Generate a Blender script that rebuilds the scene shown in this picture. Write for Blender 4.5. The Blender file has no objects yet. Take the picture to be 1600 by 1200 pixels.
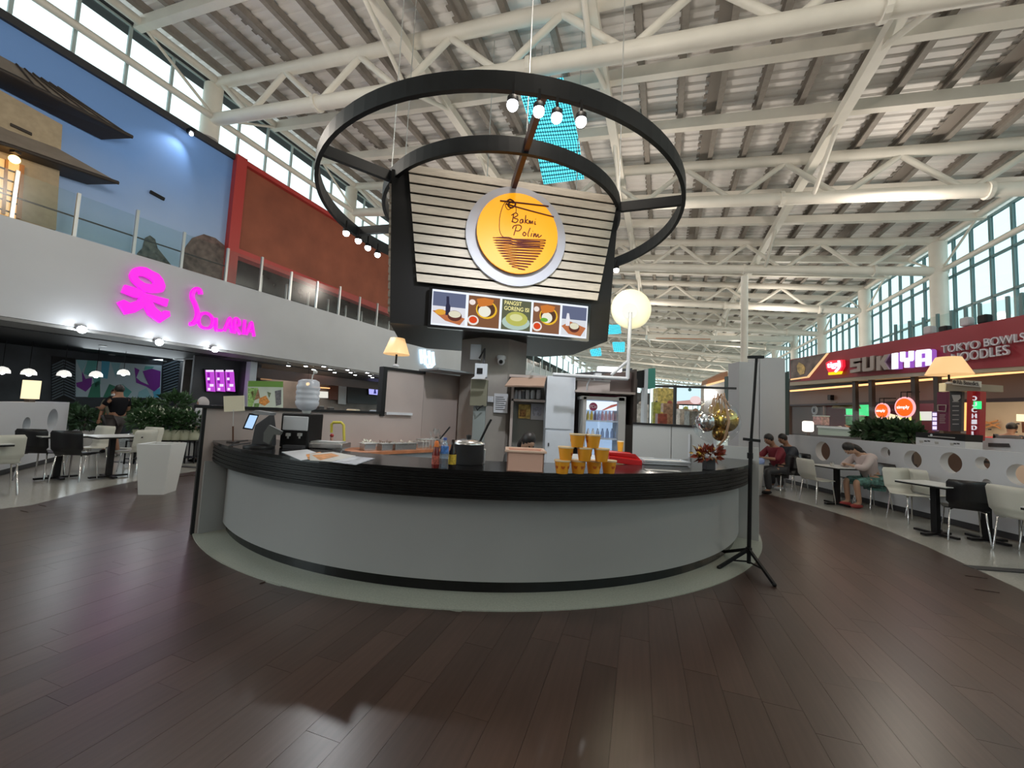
import bpy, bmesh, math, random
from mathutils import Vector, Matrix, noise
random.seed(7)
PI = math.pi
S = bpy.context.scene
COL = S.collection
# ------------------------------------------------------------ camera
FPX, CAMH = 620.0, 1.5
PITCH, ROLL = math.atan(45/620.0), math.radians(2.7)
cam_data = bpy.data.cameras.new('camera')
cam_data.sensor_width = 36.0
cam_data.lens = 36.0*FPX/1600.0
cam_data.clip_end = 400
cam = bpy.data.objects.new('camera', cam_data)
COL.objects.link(cam)
fwd = Vector((0, math.cos(PITCH), math.sin(PITCH)))
up0 = Vector((0, -math.sin(PITCH), math.cos(PITCH)))
rt0 = Vector((1, 0, 0))
# the phone was held turned a little counter-clockwise: verticals lean to the right in the picture
rt = rt0*math.cos(ROLL) + up0*math.sin(ROLL)
upv = up0*math.cos(ROLL) - rt0*math.sin(ROLL)
cam.matrix_world = Matrix(((rt.x, upv.x, -fwd.x, 0), (rt.y, upv.y, -fwd.y, 0), (rt.z, upv.z, -fwd.z, CAMH), (0, 0, 0, 1)))
S.camera = cam
# ------------------------------------------------------------ world: bright overcast sky outside the glazing
w = bpy.data.worlds.new('sky'); S.world = w; w.use_nodes = True
bg = w.node_tree.nodes['Background']
bg.inputs[0].default_value = (0.80, 0.93, 0.95, 1)
bg.inputs[1].default_value = 3.2
S.view_settings.view_transform = 'Standard'
S.view_settings.look = 'None'
S.view_settings.gamma = 1.0
S.view_settings.use_curve_mapping = False
S.view_settings.exposure = 0.32

def area(name, loc, size, power, color=(1, 1, 1), rot=(0, 0, 0), sy=None):
    l = bpy.data.lights.new(name, 'AREA'); l.energy = power; l.color = color
    l.shape = 'RECTANGLE'; l.size = size; l.size_y = sy or size
    o = bpy.data.objects.new(name, l); o.location = loc; o.rotation_euler = rot; COL.objects.link(o)
    return o
def point(name, loc, power, color=(1, 1, 1), r=0.05):
    l = bpy.data.lights.new(name, 'POINT'); l.energy = power; l.color = color; l.shadow_soft_size = r
    o = bpy.data.objects.new(name, l); o.location = loc; COL.objects.link(o)
    return o
# added fill lights without fixtures, in rows under the roof to brighten the hall
for v in (-6, 4, 14, 26, 40, 56, 74):
    for u in (-8, -1, 6):
        a = math.radians(21)
        point('hall_fill', (u*math.cos(a)+v*math.sin(a), -u*math.sin(a)+v*math.cos(a), 7.2), 170, (1.0, 0.89, 0.77), 0.3)

# ------------------------------------------------------------ measuring helpers (pixel of the 1600x1200 photo -> point on a real surface)
CAMP = Vector((0, 0, CAMH))
def ray(px, py):
    return (fwd + rt*((px-800)/FPX) - upv*((py-600)/FPX))
def G(px, py, z=0.0):                       # point of a level surface at height z
    r = ray(px, py); return CAMP + r*((z-CAMH)/r.z)
def W(px, py, plane):                       # point of an upright surface: ((x, y), direction in degrees from +Y towards +X)
    (x0, y0), dg = plane; a = math.radians(dg)
    n = Vector((math.cos(a), -math.sin(a), 0)); r = ray(px, py)
    return CAMP + r*(n.dot(Vector((x0, y0, CAMH))-CAMP)/n.dot(r))
def D(px, py, y):                           # point at depth y
    r = ray(px, py); return CAMP + r*(y/r.y)
AX = math.radians(21)
def UV(u, v, z=0.0):                        # hall frame: u across, v along
    return Vector((u*math.cos(AX)+v*math.sin(AX), -u*math.sin(AX)+v*math.cos(AX), z))

# ------------------------------------------------------------ materials
MATS = {}
def mat(name, col, rough=0.5, metal=0.0, emit=None, es=0.0, noise_amt=0.0, nscale=8.0, bump=0.0, bscale=40.0, alpha=1.0, trans=0.0, stretch=None, coat=0.0, spec=0.5):
    if name in MATS: return MATS[name]
    m = bpy.data.materials.new(name); m.use_nodes = True
    nt = m.node_tree; b = nt.nodes['Principled BSDF']
    b.inputs['Base Color'].default_value = (*col, 1)
    b.inputs['Roughness'].default_value = rough
    b.inputs['Metallic'].default_value = metal
    b.inputs['Specular IOR Level'].default_value = spec
    if coat: b.inputs['Coat Weight'].default_value = coat; b.inputs['Coat Roughness'].default_value = 0.15
    if emit: b.inputs['Emission Color'].default_value = (*emit, 1); b.inputs['Emission Strength'].default_value = es
    if alpha < 1: b.inputs['Alpha'].default_value = alpha
    if trans: b.inputs['Transmission Weight'].default_value = trans
    if noise_amt or bump:
        tc = nt.nodes.new('ShaderNodeTexCoord'); mp = nt.nodes.new('ShaderNodeMapping')
        nt.links.new(tc.outputs['Object'], mp.inputs['Vector'])
        if stretch: mp.inputs['Scale'].default_value = stretch
    if noise_amt:
        n = nt.nodes.new('ShaderNodeTexNoise'); n.inputs['Scale'].default_value = nscale; n.inputs['Detail'].default_value = 5
        nt.links.new(mp.outputs[0], n.inputs['Vector'])
        r = nt.nodes.new('ShaderNodeValToRGB'); e = r.color_ramp.elements
        e[0].position = 0.3; e[1].position = 0.7
        e[0].color = (*[max(0, c*(1-noise_amt)) for c in col], 1); e[1].color = (*[min(1, c*(1+noise_amt)) for c in col], 1)
        nt.links.new(n.outputs['Fac'], r.inputs[0]); nt.links.new(r.outputs[0], b.inputs['Base Color'])
    if bump:
        n = nt.nodes.new('ShaderNodeTexNoise'); n.inputs['Scale'].default_value = bscale
        nt.links.new(mp.outputs[0], n.inputs['Vector'])
        bp = nt.nodes.new('ShaderNodeBump'); bp.inputs['Strength'].default_value = bump
        nt.links.new(n.outputs['Fac'], bp.inputs['Height']); nt.links.new(bp.outputs[0], b.inputs['Normal'])
    MATS[name] = m; return m
def glow(name, col, s): return mat(name, (0.0, 0.0, 0.0), 0.6, emit=col, es=s, spec=0.0)
def glassmat(name, tint, gl=0.08, rough=0.03):
    if name in MATS: return MATS[name]
    m = bpy.data.materials.new(name); m.use_nodes = True; nt = m.node_tree; nt.nodes.clear()
    o = nt.nodes.new('ShaderNodeOutputMaterial'); t = nt.nodes.new('ShaderNodeBsdfTransparent'); g = nt.nodes.new('ShaderNodeBsdfGlossy')
    t.inputs[0].default_value = (*tint, 1); g.inputs['Roughness'].default_value = rough
    mx = nt.nodes.new('ShaderNodeMixShader'); mx.inputs[0].default_value = gl
    nt.links.new(t.outputs[0], mx.inputs[1]); nt.links.new(g.outputs[0], mx.inputs[2]); nt.links.new(mx.outputs[0], o.inputs[0])
    MATS[name] = m; return m

M = dict(
    cream=mat('cream_steel_paint', (0.84, 0.80, 0.72), 0.45, noise_amt=0.05, nscale=1.5),
    deck=mat('roof_deck', (0.90, 0.88, 0.86), 0.55, noise_amt=0.06, nscale=0.6),
    deckdark=mat('painted_deck_shadow', (0.30, 0.27, 0.24), 0.7),  # purlin shadow on the deck, put in as a dark colour
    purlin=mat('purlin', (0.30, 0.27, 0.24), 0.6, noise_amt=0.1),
    white=mat('white_paint', (0.54, 0.56, 0.60), 0.55, noise_amt=0.03, nscale=1.0),
    whitelam=mat('white_laminate', (0.66, 0.67, 0.66), 0.28, noise_amt=0.02, nscale=1.2),
    panel=mat('counter_panel', (0.34, 0.345, 0.345), 0.38, noise_amt=0.04, nscale=0.9, bump=0.03, bscale=3),
    black=mat('black_paint', (0.007, 0.007, 0.008), 0.5, spec=0.3),
    blackgloss=mat('black_gloss', (0.006, 0.006, 0.007), 0.16, spec=0.4),
    blackmet=mat('black_ring_metal', (0.009, 0.011, 0.013), 0.5, noise_amt=0.2, nscale=4, spec=0.3),
    dark=mat('dark_brown', (0.05, 0.035, 0.03), 0.5),
    char=mat('charcoal', (0.04, 0.04, 0.045), 0.6),
    grey=mat('grey_paint', (0.34, 0.33, 0.32), 0.6, noise_amt=0.04, nscale=2),
    ltgrey=mat('light_grey_laminate', (0.56, 0.60, 0.66), 0.4, noise_amt=0.02),
    taupe=mat('taupe_panel', (0.40, 0.34, 0.32), 0.5, noise_amt=0.04, nscale=2),
    alu=mat('aluminium', (0.6, 0.62, 0.62), 0.35, metal=0.7),
    chrome=mat('chrome', (0.75, 0.75, 0.75), 0.15, metal=1.0),
    steel=mat('stainless', (0.6, 0.6, 0.6), 0.25, metal=0.9),
    mull=mat('window_mullion', (0.42, 0.50, 0.50), 0.4),
    mulld=mat('window_mullion_teal', (0.12, 0.22, 0.23), 0.4),
    pane=glassmat('window_glass', (0.36, 0.40, 0.395), 0.04),
    panec=glassmat('far_window_glass', (0.30, 0.37, 0.37), 0.04),
    rail=glassmat('rail_glass', (0.80, 0.88, 0.86), 0.06, 0.22),
    clear=glassmat('clear_glass', (0.93, 0.95, 0.96), 0.10),
    terr=mat('terrazzo', (0.40, 0.40, 0.37), 0.16, noise_amt=0.10, nscale=60),
    ringtile=mat('ring_terrazzo', (0.36, 0.38, 0.33), 0.3, noise_amt=0.12, nscale=70),
    blue=None, brick=mat('brown_red_render', (0.30, 0.085, 0.045), 0.7, noise_amt=0.18, nscale=1.0),
    redframe=mat('red_frame', (0.50, 0.05, 0.045), 0.45),
    soffit=mat('soffit_dark_grey', (0.07, 0.07, 0.075), 0.5),
    soffit2=mat('soffit_mid_grey', (0.22, 0.22, 0.22), 0.5),
    ltwood=mat('bleached_wood_slat', (0.60, 0.54, 0.46), 0.6, noise_amt=0.12, nscale=6, stretch=(1, 1, 8)),
    wood=mat('worktop_wood', (0.42, 0.16, 0.07), 0.4, noise_amt=0.2, nscale=10),
    whiteglow=glow('lamp_white', (0.92, 0.96, 1.0), 14),
    warmglow=glow('lamp_warm', (1.0, 0.72, 0.36), 3.0),
)
# wood floor: dark brown laminate with grain along the plank
def wood_floor(name, c0, c1):
    m = bpy.data.materials.new(name); m.use_nodes = True; nt = m.node_tree; b = nt.nodes['Principled BSDF']
    tc = nt.nodes.new('ShaderNodeTexCoord'); mp = nt.nodes.new('ShaderNodeMapping')
    mp.inputs['Rotation'].default_value = (0, 0, math.radians(18)); mp.inputs['Scale'].default_value = (22, 1.2, 1)
    n = nt.nodes.new('ShaderNodeTexNoise'); n.inputs['Scale'].default_value = 1.6; n.inputs['Detail'].default_value = 6
    oi = nt.nodes.new('ShaderNodeObjectInfo')
    r = nt.nodes.new('ShaderNodeValToRGB'); e = r.color_ramp.elements
    e[0].position = 0.25; e[1].position = 0.75; e[0].color = (*c0, 1); e[1].color = (*c1, 1)
    nt.links.new(tc.outputs['Object'], mp.inputs['Vector']); nt.links.new(mp.outputs[0], n.inputs['Vector'])
    nt.links.new(n.outputs['Fac'], r.inputs[0])
    hsv = nt.nodes.new('ShaderNodeHueSaturation'); mr = nt.nodes.new('ShaderNodeMapRange')
    mr.inputs['To Min'].default_value = 0.82; mr.inputs['To Max'].default_value = 1.2
    nt.links.new(oi.outputs['Random'], mr.inputs['Value']); nt.links.new(mr.outputs[0], hsv.inputs['Value'])
    nt.links.new(r.outputs[0], hsv.inputs['Color']); nt.links.new(hsv.outputs[0], b.inputs['Base Color'])
    b.inputs['Roughness'].default_value = 0.30
    return m
M['plank'] = wood_floor('laminate_plank', (0.046, 0.028, 0.022), (0.072, 0.044, 0.036))

# ------------------------------------------------------------ object helpers
def link(o, parent=None):
    COL.objects.link(o)
    if parent is not None: o.parent = parent
    return o
def tag(o, label=None, cat=None, group=None, kind=None):
    if label: o['label'] = label
    if cat: o['category'] = cat
    if group: o['group'] = group
    if kind: o['kind'] = kind
    return o
def thing(name, label, cat, loc=(0, 0, 0), rz=0.0, group=None, kind=None):
    o = bpy.data.objects.new(name, None); o.empty_display_size = 0.1
    o.location = loc; o.rotation_euler = (0, 0, rz)
    COL.objects.link(o)
    return tag(o, label, cat, group, kind)
def dup(root, loc, rz=None, label=None, group=None):
    r = root.copy(); COL.objects.link(r); r.location = loc
    if rz is not None: r.rotation_euler = (0, 0, rz)
    if label: r['label'] = label
    if group: r['group'] = group
    for ch in list(root.children):
        c = ch.copy(); COL.objects.link(c); c.parent = r
        for g in list(ch.children):
            d = g.copy(); COL.objects.link(d); d.parent = c
    return r
class MB:
    def __init__(s): s.v = []; s.f = []; s.sm = []
    def add(s, vs, fs, smooth=False):
        k = len(s.v); s.v += [Vector(p) for p in vs]; s.f += [tuple(i+k for i in f) for f in fs]; s.sm += [smooth]*len(fs); return s
    def box(s, c, d, rz=0.0, rot=None):
        R = Matrix.Rotation(rz, 3, 'Z') if rot is None else rot
        c = Vector(c); h = Vector(d)/2
        vs = [c + R @ Vector((x*h.x, y*h.y, z*h.z)) for z in (-1, 1) for x, y in ((-1, -1), (1, -1), (1, 1), (-1, 1))]
        return s.add(vs, [(3, 2, 1, 0), (4, 5, 6, 7), (0, 1, 5, 4), (1, 2, 6, 5), (2, 3, 7, 6), (3, 0, 4, 7)])
    def bar(s, a, b, wx, wz=None, up=Vector((0, 0, 1))):          # rectangular bar between two points
        a = Vector(a); b = Vector(b); wz = wz or wx; d = (b-a).normalized()
        sd = d.cross(up)
        if sd.length < 1e-4: sd = d.cross(Vector((1, 0, 0)))
        sd.normalize(); u = sd.cross(d)
        vs = [p + sd*x*wx/2 + u*y*wz/2 for p in (a, b) for x, y in ((-1, -1), (1, -1), (1, 1), (-1, 1))]
        return s.add(vs, [(3, 2, 1, 0), (4, 5, 6, 7), (0, 1, 5, 4), (1, 2, 6, 5), (2, 3, 7, 6), (3, 0, 4, 7)])
    def tube(s, pts, r, n=8, closed=False, rad=None):
        pts = [Vector(p) for p in pts]; m = len(pts); vs = []; prev = None
        for i, p in enumerate(pts):
            if closed: d = pts[(i+1) % m]-pts[i-1]
            else: d = pts[min(i+1, m-1)]-pts[max(i-1, 0)]
            d.normalize()
            if prev is None:
                sd = d.cross(Vector((0, 0, 1)))
                if sd.length < 1e-3: sd = d.cross(Vector((1, 0, 0)))
            else: sd = prev - d*prev.dot(d)
            sd.normalize(); prev = sd; u = sd.cross(d); rr = rad[i] if rad else r
            vs += [p + (sd*math.cos(2*PI*k/n) + u*math.sin(2*PI*k/n))*rr for k in range(n)]
        fs = []
        for i in range(m if closed else m-1):
            j = (i+1) % m
            fs += [(i*n+k, i*n+(k+1) % n, j*n+(k+1) % n, j*n+k) for k in range(n)]
        s.add(vs, fs, True)
        if not closed: s.add([vs[k] for k in range(n)][::-1]+vs[-n:], [tuple(range(n)), tuple(range(n, 2*n))])
        return s
    def lathe(s, prof, c=(0, 0, 0), n=20, smooth=True, rot=None):      # profile [(r, z)]
        c = Vector(c); R = rot or Matrix.Identity(3); vs = []
        for r, z in prof: vs += [c + R @ Vector((r*math.cos(2*PI*k/n), r*math.sin(2*PI*k/n), z)) for k in range(n)]
        fs = []
        for i in range(len(prof)-1): fs += [(i*n+k, i*n+(k+1) % n, (i+1)*n+(k+1) % n, (i+1)*n+k) for k in range(n)]
        s.add(vs, fs, smooth)
        if prof[0][0] > 1e-4: s.add(vs[:n][::-1], [tuple(range(n))])
        if prof[-1][0] > 1e-4: s.add(vs[-n:], [tuple(range(n))])
        return s
    def ball(s, c, r, n=14, m=8, sc=(1, 1, 1), rot=None):
        c = Vector(c); R = rot or Matrix.Identity(3); vs = []; fs = []
        for i in range(m+1):
            t = PI*i/m
            vs += [c + R @ Vector((r*sc[0]*math.sin(t)*math.cos(2*PI*k/n), r*sc[1]*math.sin(t)*math.sin(2*PI*k/n), -r*sc[2]*math.cos(t))) for k in range(n)]
        for i in range(m): fs += [(i*n+k, i*n+(k+1) % n, (i+1)*n+(k+1) % n, (i+1)*n+k) for k in range(n)]
        return s.add(vs, fs, True)
    def ring(s, c, r0, r1, z0, z1, a0, a1, n=48):      # box-section ring sector, angles in degrees
        c = Vector(c); full = abs(a1-a0) >= 359.9; vs = []
        m = n if full else n+1
        for i in range(m):
            a = math.radians(a0+(a1-a0)*i/n); e = Vector((math.cos(a), math.sin(a), 0))
            vs += [c+e*r0+Vector((0, 0, z0)), c+e*r1+Vector((0, 0, z0)), c+e*r1+Vector((0, 0, z1)), c+e*r0+Vector((0, 0, z1))]
        fs = []
        for i in range(n):
            j = (i+1) % m
            fs += [(i*4+k, j*4+k, j*4+(k+1) % 4, i*4+(k+1) % 4) for k in range(4)]
        if not full: fs += [(3, 2, 1, 0), tuple((m-1)*4+k for k in range(4))]
        return s.add(vs, fs)
    def plate(s, poly, th, n=None):                     # planar polygon of 3D points given thickness along -n
        poly = [Vector(p) for p in poly]
        if n is None:
            n = Vector((0, 0, 0))
            for i, p in enumerate(poly): n += p.cross(poly[(i+1) % len(poly)])
            n.normalize()
            c = sum(poly, Vector((0, 0, 0)))/len(poly)
            if (n.dot(CAMP-c) < 0) if c.length > 2.2 else (n.y > 0): n = -n
        m = len(poly); vs = poly + [p-n*th for p in poly]
        fs = [tuple(range(m)), tuple(range(2*m-1, m-1, -1))] + [(i, i+m, (i+1) % m+m, (i+1) % m) for i in range(m)]
        return s.add(vs, fs)
    def build(s, name, m, parent=None, world=False, bevel=0.0, kind=None, label=None):
        me = bpy.data.meshes.new(name)
        off = Vector((0, 0, 0))
        if world and parent is not None:
            p = parent
            while p is not None: off += Vector(p.location); p = p.parent
        me.from_pydata([p-off for p in s.v], [], s.f); me.update()
        me.polygons.foreach_set('use_smooth', s.sm)
        bm = bmesh.new(); bm.from_mesh(me); bmesh.ops.recalc_face_normals(bm, faces=bm.faces); bm.to_mesh(me); bm.free()
        me.materials.append(m)
        o = bpy.data.objects.new(name, me); link(o, parent)
        if bevel:
            b = o.modifiers.new('bevel', 'BEVEL'); b.width = bevel; b.segments = 2; b.limit_method = 'ANGLE'
        if kind: o['kind'] = kind
        if label: o['label'] = label
        return o
def text_mesh(body, shear=0.0, extr=0.02, spacing=1.0):
    c = bpy.data.curves.new('t', 'FONT'); c.body = body; c.extrude = extr; c.shear = shear; c.space_character = spacing
    o = bpy.data.objects.new('t', c); COL.objects.link(o)
    dg = bpy.context.evaluated_depsgraph_get(); me = bpy.data.meshes.new_from_object(o.evaluated_get(dg))
    bpy.data.objects.remove(o); bpy.data.curves.remove(c)
    return me
def lettering(name, body, p0, right, up, width, height, m, parent, depth=0.02, shear=0.0, bold=0.0, world=True):
    """flat or raised letters; p0 = lower-left corner, fitted into width x height along right/up"""
    me = text_mesh(body, shear, 0.5)
    xs = [v.co.x for v in me.vertices]; ys = [v.co.y for v in me.vertices]
    x0, x1, y0, y1 = min(xs), max(xs), min(ys), max(ys)
    right = Vector(right).normalized(); up = Vector(up).normalized(); n = right.cross(up)
    off = Vector((0, 0, 0))
    if world and parent is not None:
        p = parent
        while p is not None: off += Vector(p.location); p = p.parent
    for v in me.vertices:
        q = v.co.copy()
        v.co = Vector(p0)-off + right*((q.x-x0)/(x1-x0)*width) + up*((q.y-y0)/(y1-y0)*height) + n*((q.z+0.5)*depth)
    me.materials.clear(); me.materials.append(m)
    o = bpy.data.objects.new(name, me); link(o, parent); return o
# ============================================================ SETTING
PL = ((-10.9, 8.1), 25.3)       # white band over the restaurants, left
PB = (tuple(UV(-14.2, 8)[:2]), 21.0)   # upper wall and clerestory, left
def along(pl, t, z, off=0.0):   # point on an upright plane at distance t along it, offset towards the hall (+)
    (x0, y0), dg = pl; a = math.radians(dg)
    return Vector((x0+math.sin(a)*t+math.cos(a)*off, y0+math.cos(a)*t-math.sin(a)*off, z))
def tpos(pl, P):
    (x0, y0), dg = pl; a = math.radians(dg); return (P.x-x0)*math.sin(a)+(P.y-y0)*math.cos(a)
def wallbox(mb, pl, t0, t1, z0, z1, o0, o1):
    vs = [along(pl, t, z, o) for z in (z0, z1) for t, o in ((t0, o0), (t1, o0), (t1, o1), (t0, o1))]
    return mb.add(vs, [(3, 2, 1, 0), (4, 5, 6, 7), (0, 1, 5, 4), (1, 2, 6, 5), (2, 3, 7, 6), (3, 0, 4, 7)])
KC = Vector((-0.33, 7.25, 0))
# ---- floor: pale terrazzo, with the dark wooden plaza around the kiosk
fl = MB().add([(-60, -30, -0.012), (70, -30, -0.012), (70, 120, -0.012), (-60, 120, -0.012)], [(0, 1, 2, 3)]).build('floor', M['terr'], kind='structure')
PR = 6.2
def in_wood(p):
    d = (p-KC)
    if d.length < PR: return True
    if p.y < 5.3 and -6.2 < p.x < 5.0-0.26*(5.4-p.y): return True
    return False
wp = []
for i in range(0, 181, 6):
    a = math.radians(-18+i*(216/180)); wp.append(KC+Vector((math.cos(a), math.sin(a), 0))*PR)
out = wp + [Vector((-6.5, 4.8, 0)), Vector((-6.6, -4, 0)), Vector((3.0, -4, 0)), Vector((4.2, 1.4, 0))]
out = [Vector((p.x, p.y, -0.004)) for p in out]
base = MB().plate(out, 0.006, Vector((0, 0, 1))).build('wood_flooring', M['plank'], fl)
dirp = math.radians(18)
pw, plen = 0.19, 1.25
cand = []
for i in range(-60, 60):
    off = random.random()*plen
    for j in range(-14, 20):
        c = Vector((i*pw*math.cos(dirp)+(j*plen+off)*math.sin(dirp), -i*pw*math.sin(dirp)+(j*plen+off)*math.cos(dirp), 0))
        ok = all(in_wood(c+Vector((sx*pw/2*math.cos(dirp)+sy*plen/2*math.sin(dirp), -sx*pw/2*math.sin(dirp)+sy*plen/2*math.cos(dirp), 0))) for sx in (-1, 1) for sy in (-1, 1))
        if not ok or (c-KC).length < 3.6 or c.y < 0.75 or abs(c.x) > 1.45*c.y+0.5: continue
        cand.append((c.length, c))
cand.sort(key=lambda t: t[0])
pm = MB().box((0, 0, 0.0), (pw-0.0015, plen-0.0015, 0.008)).build('plank', M['plank'], fl)
pm.location = cand[0][1]+Vector((0, 0, -0.001)); pm.rotation_euler = (0, 0, -dirp)
for k, (d, c) in enumerate(cand[1:299]):
    q = pm.copy(); COL.objects.link(q); q.parent = fl; q.location = c+Vector((0, 0, -0.001+0.0006*random.random()))
rest = MB()
for d, c in cand[299:]: rest.box(c+Vector((0, 0, -0.001)), (pw-0.0015, plen-0.0015, 0.008), -dirp)
if len(cand) > 299: rest.build('plank', M['plank'], fl, kind='stuff')
# two thin dark inlay strips in the terrazzo
MB().box(G(290, 729, -0.006), (3.6, 0.16, 0.01), math.radians(-8)).build('inlay_strip', M['char'], fl)
MB().box(G(1566, 890, -0.006), (0.7, 0.12, 0.01), math.radians(-5)).build('inlay_strip', M['char'], fl)

# ---- left: white band, soffit, mezzanine slab
mb = MB(); wallbox(mb, PL, -9, 75, 3.03, 5.15, -0.25, 0)
mb.build('wall_left', M['white'], kind='structure')
# upper wall: blue mural part, brown-red part in a red frame
tB = lambda px, py: tpos(PB, W(px, py, PB))
t_red = tB(368, 300); t_end = tB(720, 460); z_red = W(358, 385, PB).z
def mural():
    m = bpy.data.materials.new('blue_sky_mural'); m.use_nodes = True; nt = m.node_tree; b = nt.nodes['Principled BSDF']
    b.inputs['Roughness'].default_value = 0.6
    tc = nt.nodes.new('ShaderNodeTexCoord'); sp = nt.nodes.new('ShaderNodeSeparateXYZ'); nt.links.new(tc.outputs['Object'], sp.inputs[0])
    mr = nt.nodes.new('ShaderNodeMapRange'); mr.inputs['From Min'].default_value = 5; mr.inputs['From Max'].default_value = 10
    n = nt.nodes.new('ShaderNodeTexNoise'); n.inputs['Scale'].default_value = 0.35; n.inputs['Detail'].default_value = 4
    nt.links.new(tc.outputs['Object'], n.inputs['Vector'])
    ad = nt.nodes.new('ShaderNodeMath'); ad.operation = 'MULTIPLY_ADD'; ad.inputs[1].default_value = 0.5; nt.links.new(n.outputs['Fac'], ad.inputs[0])
    nt.links.new(sp.outputs['Z'], mr.inputs['Value']); nt.links.new(mr.outputs[0], ad.inputs[2])
    r = nt.nodes.new('ShaderNodeValToRGB'); e = r.color_ramp.elements
    e[0].position = 0.25; e[0].color = (0.42, 0.60, 0.72, 1); e[1].position = 1.15 if False else 1.0; e[1].color = (0.19, 0.37, 0.78, 1)
    x = e.new(0.6); x.color = (0.38, 0.52, 0.80, 1)
    nt.links.new(ad.outputs[0], r.inputs[0]); nt.links.new(r.outputs[0], b.inputs['Base Color']); return m
M['blue'] = mural()
up = bpy.data.objects.new('wall_left_upper', None); link(up); up['kind'] = 'structure'
mb = MB(); wallbox(mb, PB, -9, t_red, 5.0, 9.85, -0.3, 0); mb.build('mural_panel', M['blue'], up, label='blue sky mural wall under the clerestory')
mb = MB(); wallbox(mb, PB, -9, t_red, 9.85, 10.05, -0.3, 0.10); mb.build('capping', M['char'], up)
mb = MB(); wallbox(mb, PB, t_red, t_end, z_red, 9.9, -0.3, -0.05); mb.build('render_panel', M['brick'], up, label='brown-red rendered wall in a red frame')
mb = MB(); wallbox(mb, PB, t_red, t_end, 9.88, 10.05, -0.3, 0.12); mb.build('red_top_rail', M['redframe'], up)
mb = MB(); wallbox(mb, PB, t_red, t_end, z_red-0.25, z_red+0.02, -0.3, 0.12); mb.build('red_beam', M['redframe'], up)
mb = MB(); wallbox(mb, PB, t_end, 76, 5.1, 7.2, -0.3, -0.05); mb.build('white_far_panel', M['white'], up)
for k in range(16):
    t = t_end+(76-t_end)*k/16; t2 = t_end+(76-t_end)*(k+1)/16
    mb = MB(); wallbox(mb, PB, t, t+0.1, 7.2, 10.05, -0.2, -0.05); mb.build('mullion', M['mull'], up)
    MB().add([along(PB, t+.1, 7.2, -.12), along(PB, t2, 7.2, -.12), along(PB, t2, 10.0, -.12), along(PB, t+.1, 10.0, -.12)], [(0, 1, 2, 3)]).build('pane', M['pane'], up)
mb = MB(); wallbox(mb, PB, t_red-0.18, t_red+0.18, 5.15, 10.05, -0.3, 0.2); mb.build('red_post', M['redframe'], up)
# dark upper-floor shop fronts below the red beam, with pale posts
mb = MB(); wallbox(mb, PB, t_red, 62, 5.1, 9.0, -1.5, -1.4); mb.build('dark_shopfront', mat('upper_shop', (0.03, 0.035, 0.035), 0.25, noise_amt=0.6, nscale=2.5), up)
for k in range(18):
    t = t_red+0.9+k*1.15
    mb = MB(); wallbox(mb, PB, t, t+0.05, 5.1, z_red-0.2, -1.2, -1.12); mb.build('frame_post', M['alu'], up)
mb = MB()
vs = [along(PL, -9, 5.0, -0.2), along(PL, 75, 5.0, -0.2), along(PB, 75, 5.0, -1.6), along(PB, -9, 5.0, -1.6)]
mb.plate([v+Vector((0, 0, 0.1)) for v in vs], 0.1, Vector((0, 0, 1))); mb.build('mezzanine_slab', M['white'], up)
# small dark grille on the blue wall, spotlight on the capping
a_ = W(234, 300, PB); b_ = W(256, 312, PB)
MB().bar(a_+Vector((.03, -.02, 0)), b_+Vector((.03, -.02, 0)), 0.06, 0.09).build('grille', M['black'], up)
sp_ = W(289, 212, PB)+Vector((0.25, -0.1, 0))
t = thing('wall_spotlight', 'small black spotlight on the capping of the blue mural wall', 'spotlight', sp_)
MB().box((0, 0, 0.1), (0.25, 0.12, 0.12), -0.4).build('housing', M['black'], t); MB().ball((0.05, -0.02, -0.02), 0.055).build('lamp_lens', M['whiteglow'], t)
l = bpy.data.lights.new('wall_wash', 'SPOT'); l.energy = 25; l.spot_size = 1.6; l.spot_blend = 0.8; l.color = (0.85, 0.95, 1)
lo = bpy.data.objects.new('wall_wash', l); lo.location = sp_+Vector((0.2, -0.1, -0.1)); lo.rotation_euler = (math.radians(-10), math.radians(35), 0); COL.objects.link(lo)

# mural drawings: snowy trees at the foot of the sky
tm = mat('mural_tree', (0.10, 0.10, 0.09), 0.7, noise_amt=0.9, nscale=6)
for nm, pts, m_ in (
    ('painted_tree', [(214, 396), (222, 388), (226, 372), (234, 368), (242, 374), (246, 388), (254, 398), (270, 418), (286, 428), (214, 408)], tm),
    ('painted_rock', [(286, 428), (280, 410), (290, 385), (300, 372), (318, 366), (336, 372), (352, 385), (356, 440), (320, 436)], mat('mural_rock', (0.16, 0.11, 0.10), 0.8, noise_amt=0.6, nscale=5))):
    MB().plate([W(x, y, PB)+Vector((0.02, -0.01, 0)) for x, y in pts], 0.015).build(nm, m_, up)

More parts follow.
